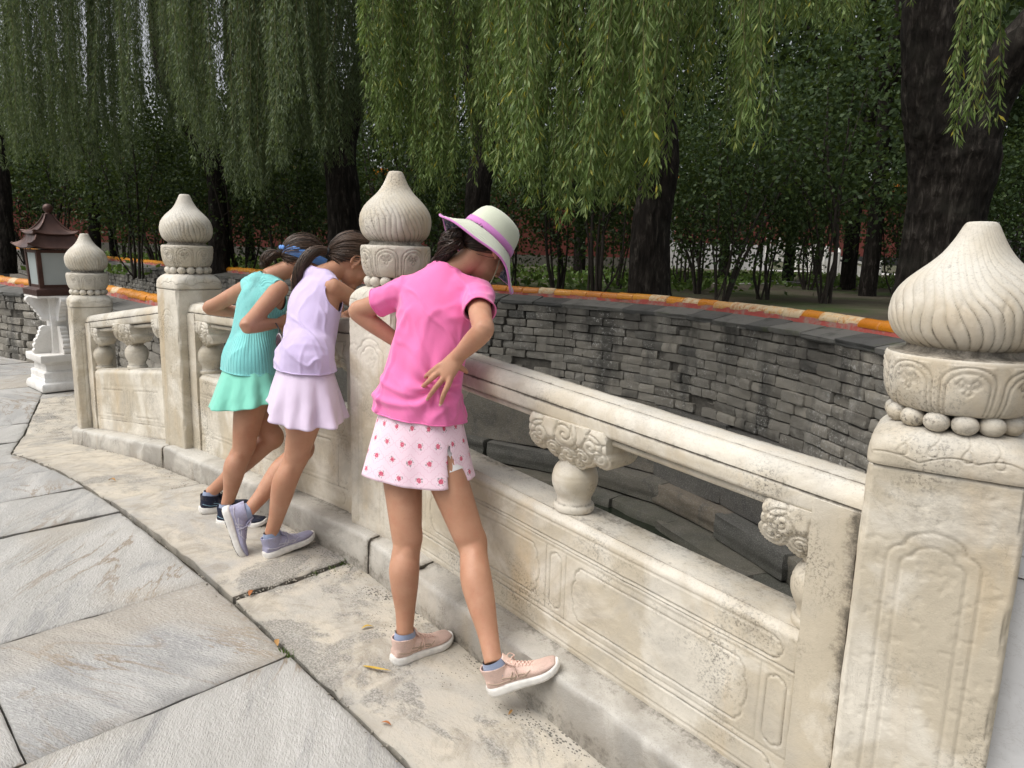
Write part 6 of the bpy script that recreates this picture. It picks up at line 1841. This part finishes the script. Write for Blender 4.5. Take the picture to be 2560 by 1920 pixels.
tee = [torso_parts([(hemc-Z*.035, .168, .124), (hemc, .165, .121), (hemc+Z*.06, .153, .112), (waist, .137, .106), ((waist+chest)/2, .134, .102), (chest, .137, .100), (v3(4.170, -.082, 1.262), .136, .082), (v3(4.178, -.062, 1.318), .086, .060), (v3(4.184, -.046, 1.352), .058, .052)], lat),
       tube(np.array([Lsh+lat*.05, Lsh, Lsh+(Lel-Lsh)*.40, Lsh+(Lel-Lsh)*.62]), np.array([.050, .055, .054, .055]), 20, smooth_n=16),
       tube(np.array([Rsh-lat*.05, Rsh, Rsh+(Rel-Rsh)*.34, Rsh+(Rel-Rsh)*.56]), np.array([.050, .055, .052, .0535]), 20, smooth_n=16),
       tube(np.array([Lsh, (Lsh+Rsh)/2+Z*.03, Rsh]), np.array([.052, .056, .052]), 18, smooth_n=16)]
garment(tee, .0050, [ellip(v3(4.190, -.028, 1.352), np.stack([lat, fw, Z]), (.062, .062, .030))], fold_pink, 'tee_shirt', M['pink_tee'], pg, slices=[(hemc, -Z-lat*.08), (Lsh+(Lel-Lsh)*.56, Lel-Lsh, .11), (Rsh+(Rel-Rsh)*.50, Rel-Rsh+Z*-.03, .11)])
hem0, hem1 = v3(4.184, -.176, .905), v3(4.190, -.184, .660)
sk = skirt_mesh(hem0, hem1, lat, fw, .128, .087, .190, .142, [(5, .5, .4), (8, .35, 1.9), (3, .4, 2.6)], .075, 5, 'shorts', hemfn=lambda th: .010*np.sin(2*th+.5)+.006*np.cos(th), slit=(2*np.pi-.62, .15, .46))
o = obj('shorts', sk, M['floral'], pg); s_ = o.modifiers.new('s', 'SOLIDIFY'); s_.thickness = .0015
ln_ = MB()
for hip_, kn_ in ((Lhip, Lkn), (Rhip, Rkn)): ln_.add(*tube(np.array([hip_+Z*.02, hip_+(kn_-hip_)*.25, hip_+(kn_-hip_)*.40]), np.array([.072, .0715, .0700]), 28, smooth_n=10, cap=False))
obj('liner', ln_.mesh('liner'), M['white_cloth'], pg)
shoe(pg, *shoeL, upL, C_pink, 'blush running shoe flat on the border stone'); shoe(pg, *shoeR, upR, C_pink, 'blush running shoe with its toe on the kerb')
# hair gathered low under the hat
hp_ = scalp_hair(hc, Hd, hc+Hd.T@v3(-.01, -.085, -.055), rH, 900, .001, skip_ears=True, fly=2)
nape = hc+Hd.T@v3(-.005, -.090, -.050)
hp_ += tail_hair([nape, nape+v3(-.020, -.030, -.012), v3(4.150, -.070, 1.362), v3(4.128, -.078, 1.338), v3(4.118, -.070, 1.318)], rH, 240, .018, .028, .012, .9)
hp_ += tail_hair([nape+v3(.0, 0, .03), nape+v3(-.03, -.035, .015), v3(4.165, -.072, 1.385), v3(4.140, -.085, 1.352)], rH, 120, .016, .024, .010, 1.3)
obj('hair', strands(hp_, .0017, rH), M['hair'], pg)
# sun hat
hatc = hc+Hd.T@v3(0, -.012, .030); Hh = frame(nrm(v3(.32, .70, -.64)))
def hat_pt(r, a, z): return hatc+Hh.T@v3(r*.93*math.cos(a), r*1.06*math.sin(a), z)
def hat_ring(r, z, n=96, wav=0, ph=0):
    out = []
    for k in range(n):
        a = 2*np.pi*k/n; ex = max(0, r-.095); fr_ = max(0, math.cos(a-.95)); bk_ = max(0, -math.sin(a))
        out.append(hat_pt(r*.965+ex*.10*fr_**2, a, z+.55*wav*math.sin(3*a+ph)+.30*wav*math.sin(5*a)-ex*.42*fr_**2-ex*.20))
    return out
def ring_loft(rings, name, mat, parent, close_top=False, thick=.002):
    n = len(rings[0]); V = np.array(rings).reshape(-1, 3); F = [(i*n+j, i*n+(j+1) % n, (i+1)*n+(j+1) % n, (i+1)*n+j) for i in range(len(rings)-1) for j in range(n)]
    if close_top: F.append(tuple((len(rings)-1)*n+j for j in range(n)))
    o = obj(name, mesh(name, V, F, True, None, None, 60), mat, parent)
    if thick: m_ = o.modifiers.new('s', 'SOLIDIFY'); m_.thickness = thick; m_.offset = 0
    return o
M['hat'] = cloth('sage cotton', (.60, .63, .50), .85, 700).m; M['hat_band'] = cloth('orchid tape', (.62, .23, .56), .8).m
def und():
    t = NT('hat lining print', .85, .2); p = t.pos(); v = t.n('ShaderNodeTexVoronoi'); v.inputs['Scale'].default_value = 95; t.l(p, v.inputs['Vector'])
    t.col(t.mix(t.mr(t.noise(p, 120, 2), .45, .6), (.030, .045, .075), t.ramp(v.outputs['Color'], [(.2, (.05, .09, .14)), (.5, (.35, .30, .30)), (.8, (.10, .16, .20))]))); return t.m
M['hat_under'] = und()
hat = ring_loft([hat_ring(.095, .000), hat_ring(.0945, .010), hat_ring(.091, .030), hat_ring(.0865, .050), hat_ring(.0815, .066), hat_ring(.0745, .079), hat_ring(.064, .088), hat_ring(.048, .0935), hat_ring(.028, .0965), hat_ring(.004, .0975)], 'sun_hat', M['hat'], pg, True)
hat['label'] = 'sage green sun hat with an orchid band'
ring_loft([hat_ring(.0968, .001), hat_ring(.0962, .011), hat_ring(.0945, .023)], 'hat_band', M['hat_band'], hat)
br_r = [(.093, .002, 0), (.105, -.006, .002), (.122, -.016, .006), (.140, -.025, .011), (.156, -.031, .016), (.168, -.034, .020)]
ring_loft([hat_ring(r, z, 96, w, 1.2) for r, z, w in br_r], 'brim', M['hat'], hat)
ring_loft([[p-Hh[2]*.004 for p in hat_ring(r, z, 96, w, 1.2)] for r, z, w in br_r[:-1]+[(.165, -.0335, .0195)]], 'brim_lining', M['hat_under'], hat, thick=.001)
ed = np.array(hat_ring(.169, -.0345, 96, .0205, 1.2)); obj('brim_edge', mesh('brim_edge', *tube(np.r_[ed, ed[:2]], np.full(98, .0038), 8, cap=False)), M['hat_band'], hat)
seam = MB()
for r_, z_, w_ in ((.113, -.0105, .0038), (.126, -.0172, .0070), (.139, -.0232, .0106), (.152, -.0280, .0145)):
    q = np.array(hat_ring(r_, z_, 96, w_, 1.2)); seam.add(*tube(np.r_[q, q[:2]], np.full(98, .0011), 4, cap=False))
obj('stitching', seam.mesh('stitching'), M['hat'], hat)
cd = [hat_pt(.09, .4, -.01), hc+Hd.T@v3(.072, .03, -.05), hc+Hd.T@v3(.055, .05, -.11), hc+Hd.T@v3(.035, .03, -.15)]
obj('chin_cord', mesh('chin_cord', *tube(np.array(cd), np.full(4, .0018), 6, smooth_n=14)), flat('olive cord', (.30, .30, .20), .8), hat)

# ================================================================= girl in lilac
lat = nrm(v3(.97, .10, -.10)); fw = nrm(v3(-.10, .97, 0)); bk = -fw
Rsh, Lsh = v3(3.418, -.028, 1.236), v3(3.200, -.046, 1.262); nb = v3(3.312, -.006, 1.286); hc = v3(3.336, .128, 1.346)
chest, waist, pelv = v3(3.338, -.062, 1.170), v3(3.400, -.130, 1.020), v3(3.436, -.168, .870)
Hd = frame(nrm(v3(.27, .74, -.63)))
Rel, Rwr = v3(3.380, .170, 1.150), v3(3.262, .130, 1.100); Lel, Lwr = v3(3.150, .16, 1.130), v3(3.24, .10, 1.098)
shoeR = ((3.356, -.332, .114), (3.352, -.104, .142)); upR = (-.10, -.05, 1)
shoeL = ((3.196, -.438, .322), (3.268, -.404, .112)); upL = (.35, .90, .22)
aR, aL = ankle_of(*shoeR, upR), ankle_of(*shoeL, upL)
Rhip, Lhip = v3(3.496, -.168, .832), v3(3.350, -.150, .810); Rkn, Lkn = v3(3.432, -.222, .560), v3(3.275, -.110, .530)
body = [torso_parts([(pelv-Z*.07, .100, .085), (pelv, .115, .086), (pelv+Z*.07, .104, .080), (waist, .092, .076), ((waist+chest)/2, .104, .080), (chest, .114, .082), (v3(3.325, -.040, 1.225), .108, .068), (v3(3.314, -.025, 1.262), .066, .05)], lat),
        tube(np.array([Lsh+lat*.01, (Lsh+Rsh)/2+Z*.018, Rsh-lat*.01]), np.array([.034, .042, .034]), 18, smooth_n=20),
        arm_parts(Lsh, Lel, Lwr), arm_parts(Rsh, Rel, Rwr), leg_parts(Rhip, Rkn, aR, bk), leg_parts(Lhip, Lkn, aL, bk)]
body += hand_parts(Rwr, (-.9, -.10, -.12), (0, 0, -1), 1, .45)+hand_parts(Lwr, (.7, .5, -.1), (0, 0, -1), 1, .45)
body += head_parts(hc, Hd, nb)
pl_ = build_person('person', 'girl with long ponytail in lilac tank top and skirt leaning on the rail', body, .0046, None)
eyes(pl_, hc, Hd)
def fold_lil(Vv, N):
    x = (Vv-waist)@lat; z = Vv[:, 2]; b = smoothstep(.3, -.4, N@fw)
    return .003*(vnoise(Vv, 9, 8, 2)-.5)*2+b*.0030*np.sin(z*75+x*22+2*np.sin(x*14))*np.exp(-((z-1.03)/.07)**2)+.0022*b*np.sin(x*55+z*30)*smoothstep(1.1, 1.0, z)+.0055*crease(Vv, lat*1.0-Z*.45, 13, 5, .05)*b*smoothstep(1.22, 1.1, z)+.003*crease(Vv, Z, 18, 6)-.003
hemc = v3(3.437, -.168, .918)
top_ = [torso_parts([(hemc-Z*.03, .136, .116), (hemc, .135, .115), (hemc+Z*.05, .126, .106), (waist, .114, .097), ((waist+chest)/2, .119, .097), (chest, .126, .097), (v3(3.325, -.040, 1.225), .118, .080), (v3(3.314, -.018, 1.275), .080, .058), (v3(3.312, -.008, 1.300), .056, .05)], lat),
        tube(np.array([Lsh, (Lsh+Rsh)/2+Z*.028, Rsh]), np.array([.046, .052, .046]), 18, smooth_n=16)]
garment(top_, .0048, [ellip(Rsh+lat*.032+Z*-.018, np.stack([lat, fw, Z]), (.047, .056, .078)), ellip(Lsh-lat*.032+Z*-.018, np.stack([lat, fw, Z]), (.047, .056, .078)), ellip(v3(3.314, .010, 1.318), np.stack([lat, fw, Z]), (.066, .070, .050))], fold_lil, 'tank_top', M['lilac_top'], pl_, slices=[(hemc, -Z-lat*.06)])
sk = skirt_mesh(v3(3.436, -.168, .955), v3(3.460, -.184, .736), lat, fw, .106, .084, .172, .150, [(7, .6, .8), (12, .45, 2.2), (4, .4, 1.1)], .12, 15, 'skirt', hemfn=lambda th: .010*np.sin(th*2+1)-.018*np.cos(th))
o = obj('skirt', sk, M['lilac_skirt'], pl_); s_ = o.modifiers.new('s', 'SOLIDIFY'); s_.thickness = .0015
shoe(pl_, *shoeR, upR, C_lav, 'lavender running shoe standing at the kerb'); shoe(pl_, *shoeL, upL, C_lav, 'lavender running shoe tipped up on its toe')
tie = v3(3.298, .036, 1.380)
hp_ = scalp_hair(hc, Hd, tie, rH, 1700, .005)
hp_ += tail_hair([tie, tie+v3(-.010, -.035, .008), v3(3.280, -.048, 1.370), v3(3.268, -.088, 1.310), v3(3.262, -.108, 1.250), v3(3.260, -.112, 1.205)], rH, 320, .010, .026, .010, .25)
obj('hair', strands(hp_, .0016, rH), M['hair_b'], pl_)
V, F = ellipsoid(tie+v3(-.002, -.010, .002), (.018, .012, .018), None, 14, 10); obj('hair_tie', mesh('hair_tie', V, F), flat('black elastic', (.012, .012, .014), .7), pl_)

# ================================================================= girl in turquoise
lat = nrm(v3(.98, .18, 0)); fw = nrm(v3(-.18, .98, 0)); bk = -fw
Rsh, Lsh = v3(2.985, -.040, 1.205), v3(2.760, -.075, 1.205); nb = v3(2.895, -.014, 1.268); hc = v3(2.926, .124, 1.336)
chest, waist, pelv = v3(2.882, -.066, 1.140), v3(2.900, -.122, .975), v3(2.920, -.160, .810)
Hd = frame(nrm(v3(.20, .76, -.60)))
Lel, Lwr = v3(2.520, -.165, 1.092), v3(2.640, .010, 1.065); Rel, Rwr = v3(3.098, -.250, 1.060), v3(3.035, -.070, 1.060)
shoeR = ((2.858, -.312, .118), (3.040, -.160, .122)); upR = (0, 0, 1); shoeL = ((2.705, -.335, .135), (2.760, -.108, .120)); upL = (0, 0, 1)
aR, aL = ankle_of(*shoeR, upR), ankle_of(*shoeL, upL)
Rhip, Lhip = v3(2.985, -.170, .765), v3(2.850, -.150, .755); Rkn, Lkn = v3(2.962, -.225, .500), v3(2.962, -.085, .515)
body = [torso_parts([(pelv-Z*.07, .098, .083), (pelv, .114, .086), (pelv+Z*.08, .104, .080), (waist, .092, .076), ((waist+chest)/2, .104, .080), (chest, .114, .082), (v3(2.880, -.045, 1.198), .108, .068), (v3(2.888, -.030, 1.240), .066, .05)], lat),
        tube(np.array([Lsh+lat*.01, (Lsh+Rsh)/2+Z*.018, Rsh-lat*.01]), np.array([.034, .042, .034]), 18, smooth_n=20),
        arm_parts(Lsh, Lel, Lwr), arm_parts(Rsh, Rel, Rwr), leg_parts(Rhip, Rkn, aR, bk), leg_parts(Lhip, Lkn, aL, bk)]
body += hand_parts(Rwr, (-.35, .85, .1), (-.8, -.2, 0), -1, .5)+hand_parts(Lwr, (.7, .6, -.1), (0, 0, -1), 1, .45)
body += head_parts(hc, Hd, nb)
pt_ = build_person('person', 'girl with blue headband in turquoise ribbed tank and mint skirt, elbows out', body, .0046, None)
eyes(pt_, hc, Hd)
def fold_teal(Vv, N):
    x = (Vv-waist)@lat; z = Vv[:, 2]; b = smoothstep(.3, -.4, N@fw)
    a = np.arctan2((Vv-waist)@fw, x)
    return .003*(vnoise(Vv, 8, 9, 2)-.5)*2+b*.003*np.sin(x*50+z*12+.5)*smoothstep(1.16, 1.0, z)+.0042*crease(Vv, Z+lat*.3, 14, 7)*b-.002+.0007*np.sin(a*60)
hemc = v3(2.922, -.162, .842)
top_ = [torso_parts([(hemc-Z*.03, .138, .117), (hemc, .136, .115), (hemc+Z*.05, .126, .105), (waist, .114, .097), ((waist+chest)/2, .119, .097), (chest, .126, .097), (v3(2.880, -.045, 1.195), .118, .080), (v3(2.889, -.025, 1.248), .080, .058), (v3(2.894, -.012, 1.276), .056, .05)], lat),
        tube(np.array([Lsh, (Lsh+Rsh)/2+Z*.028, Rsh]), np.array([.046, .052, .046]), 18, smooth_n=16)]
def uv_ring(Vv): return np.stack([np.arctan2((Vv-waist)@fw, (Vv-waist)@lat)/(2*np.pi)+.5, Vv[:, 2]], 1)
garment(top_, .0048, [ellip(Rsh+lat*.032+Z*-.018, np.stack([lat, fw, Z]), (.047, .056, .078)), ellip(Lsh-lat*.032+Z*-.018, np.stack([lat, fw, Z]), (.047, .056, .078)), ellip(v3(2.896, .004, 1.290), np.stack([lat, fw, Z]), (.078, .082, .060))], fold_teal, 'tank_top', M['teal_rib'], pt_, uvf=uv_ring, slices=[(hemc, -Z-lat*.08)])
ut = [tube(np.array([Lsh+lat*.035, (Lsh+Rsh)/2+Z*.022, Rsh-lat*.035]), np.array([.047, .0505, .047]), 18, smooth_n=16)]
garment(ut, .005, [ellip(v3(2.897, .020, 1.292), np.stack([lat, fw, Z]), (.062, .060, .055)), lambda C: C[:, 2] < 1.19], None, 'undershirt', M['white_cloth'], pt_)
sk = skirt_mesh(v3(2.920, -.160, .885), v3(2.935, -.184, .690), lat, fw, .106, .084, .172, .150, [(6, .6, .3), (11, .45, 1.2), (4, .4, 2.1)], .12, 25, 'skirt', hemfn=lambda th: .012*np.sin(th*2+1)+.014*np.cos(th))
o = obj('skirt', sk, M['mint_skirt'], pt_); s_ = o.modifiers.new('s', 'SOLIDIFY'); s_.thickness = .0015
shoe(pt_, *shoeR, upR, C_navy, 'navy running shoe pointing right beside the kerb'); shoe(pt_, *shoeL, upL, C_navy, 'navy running shoe behind the tipped lavender shoe')
tie = v3(2.892, .022, 1.358)
hp_ = scalp_hair(hc, Hd, tie, rH, 1600, .005)
hp_ += tail_hair([tie, tie+v3(-.010, -.028, .004), v3(2.872, -.030, 1.348), v3(2.862, -.042, 1.318), v3(2.860, -.040, 1.295)], rH, 240, .012, .030, .016, .35)
obj('hair', strands(hp_, .0016, rH), M['hair_b'], pt_)
M['blue_band'] = cloth('blue headband', (.12, .30, .72), .6).m
hb = []
Hb = frame(nrm(v3(.20, .86, -.42)))
for r_, z_ in ((1.0, -.020), (1.012, .002), (1.0, .024)):
    hb.append([hc+Hd.T@v3(0, -.010, .018)+Hb.T@v3(.0845*r_*math.cos(q), .101*r_*math.sin(q), z_-.002+.010*math.sin(q)) for q in np.linspace(0, 2*np.pi, 72, endpoint=False)])
ring_loft(hb, 'headband', M['blue_band'], pt_, thick=.002)
kt = MB()
for dx in (-.012, .010): kt.add(*ellipsoid(hb[1][54]+v3(dx, -.008, .004), (.014, .006, .011), None, 12, 8))
obj('headband_knot', kt.mesh('headband_knot'), M['blue_band'], pt_)
# small dotted pouch that hangs from her wrist
pk = tag(empty('pouch', (3.150, -.130, .990)), 'small dark maroon oval pouch hanging between two girls', 'pouch')
def pouch_mat():
    t = NT('maroon sole', .7, .3); v = t.vor(t.objc(), 150, rnd=.2); t.col(t.mix(t.math('LESS_THAN', v, .30), (.055, .030, .040), (.16, .09, .11))); t.bump(v, .5, .002); return t.m
V, F = ellipsoid((0, 0, 0), (.024, .012, .036), None, 20, 14); obj('pouch_body', mesh('pouch_body', V, F), pouch_mat(), pk)
ring_ = np.array([(.0245*math.cos(q), 0, .0365*math.sin(q)) for q in np.linspace(0, 2*np.pi, 40)]); obj('pouch_rim', mesh('pouch_rim', *tube(ring_, np.full(40, .0032), 8, cap=False)), flat('pale rim', (.45, .40, .44), .7), pk)
obj('strap', mesh('strap', *tube(np.array([(0, 0, .034), (-.02, .01, .055), (-.06, .02, .072), (-.098, .035, .075)]), np.full(4, .0028), 8, smooth_n=14)), flat('dark strap', (.03, .025, .03), .7), pk)
# ---------------------------------------------------------------- fallen leaves, grass in the joints
def dry_mat(name, a, b):
    t = NT(name, .6, .3); t.col(t.ramp(t.noise(t.objc(), 60, 4), [(.3, a), (.7, b)])); return t.m
DL = [dry_mat('yellow leaf', (.42, .26, .03), (.58, .40, .08)), dry_mat('tan leaf', (.33, .17, .05), (.46, .27, .10)), dry_mat('rust leaf', (.30, .10, .03), (.42, .17, .06))]
def leaf_me(L, W, curl, mat, seed):
    r = np.random.default_rng(seed); n = 11; t = np.linspace(0, 1, n); w = W*np.sin(np.pi*t**.85)**.9
    bend = curl*np.sin(np.pi*t)*L; side = .10*L*np.sin(np.pi*t)*r.choice([-1, 1])
    V = []
    for i in range(n):
        V += [(t[i]*L-L/2, side[i]-w[i]/2, bend[i]+w[i]*.30), (t[i]*L-L/2, side[i], bend[i]), (t[i]*L-L/2, side[i]+w[i]/2, bend[i]+w[i]*.22)]
    F = []
    for i in range(n-1): F += [(3*i, 3*i+1, 3*i+4, 3*i+3), (3*i+1, 3*i+2, 3*i+5, 3*i+4)]
    me = mesh('fallen_leaf', np.array(V), F); me.materials.append(mat); return me
fl = [((4.06, -.305), .045, .013, .10, 0, 1.2, 'short curled yellow leaf left of the near girl in pink'),
      ((4.265, -.41), .100, .013, .04, 0, .55, 'long yellow willow leaf by the heel of the blush shoe'),
      ((4.49, -.535), .035, .010, .08, 2, .4, 'small rust leaf on the border stone at the bottom'),
      ((3.60, -.505), .045, .018, .15, 2, 2.2, 'rust brown leaf lodged in the joint between border stones'),
      ((1.82, -.45), .045, .022, .18, 1, .6, 'tan leaf on the pale border stone at the left'),
      ((3.95, -.585), .045, .016, .12, 1, 2.6, 'tan leaf caught where three paving stones meet'),
      ((4.678, -.215), .030, .009, .10, 1, 2.0, 'tiny tan leaf below the raised blush shoe')]
for i, ((x, y), L, W, cu, m, a, lab) in enumerate(fl):
    o = obj('fallen_leaf', leaf_me(L, W, cu, DL[m], i), None, None, (x, y, float(zg(x))+.011), a); tag(o, lab, 'leaf', 'fallen leaves on the stones')
r5 = np.random.default_rng(5)
def tufts(centres, n, hgt, name, label):
    B = []; D = []; L = []
    for (x, y, s_) in centres:
        k = int(n*s_); q = np.c_[x+r5.normal(0, .030*s_, k), y+r5.normal(0, .010*s_, k), np.zeros(k)]
        q[:, 2] = zg(q[:, 0])-.006; B.append(q); D.append(nrm(r5.normal(0, .55, (k, 3))+np.array([0, 0, 1]))); L.append(hgt*r5.uniform(.4, 1.2, k))
    V, F = leaves(np.concatenate(B), np.concatenate(D), np.concatenate(L), np.full(sum(len(b) for b in B), .0042), .1, r5)
    o = obj(name, mesh(name, V, F), M['cover']); tag(o, label, 'grass', kind='stuff')
tufts([(3.585, -.16, 1.0), (3.580, -.24, .6), (3.588, -.10, .7), (4.02, -.585, .5), (3.98, -.59, .4)], 60, .020, 'grass', 'little green weeds growing in the stone joints')
# grit and crumbs of mortar along the joints and the foot of the kerb
pts_ = []
for _ in range(420):
    s0 = r5.uniform(.2, 6.0); pts_.append((s0, float(plinth_front(s0))-.055+r5.normal(0, .012)))
for _ in range(260):
    s0 = r5.uniform(.2, 5.4); pts_.append((s0, -.58+r5.normal(0, .012)))
for _ in range(90): pts_.append((3.585+r5.normal(0, .008), r5.uniform(-.56, -.14)))
gv = []; gf = []; n0 = 0
bv, bf = ellipsoid((0, 0, 0), (1, 1, 1), None, 6, 5)
for (x, y) in pts_:
    k = r5.uniform(.0012, .0042); q = bv*np.array([k*r5.uniform(.8, 1.6), k, k*.7])+np.array([x, y, float(zg(x))+k*.2]); gv.append(q); gf += [tuple(i+n0 for i in f) for f in bf]; n0 += len(q)
tag(obj('grit', mesh('grit', np.concatenate(gv), gf, False), soil_mat('grit', (.10, .09, .075), (.42, .39, .33), .1)), 'loose grit along the foot of the kerb and joints', 'grit', kind='stuff')
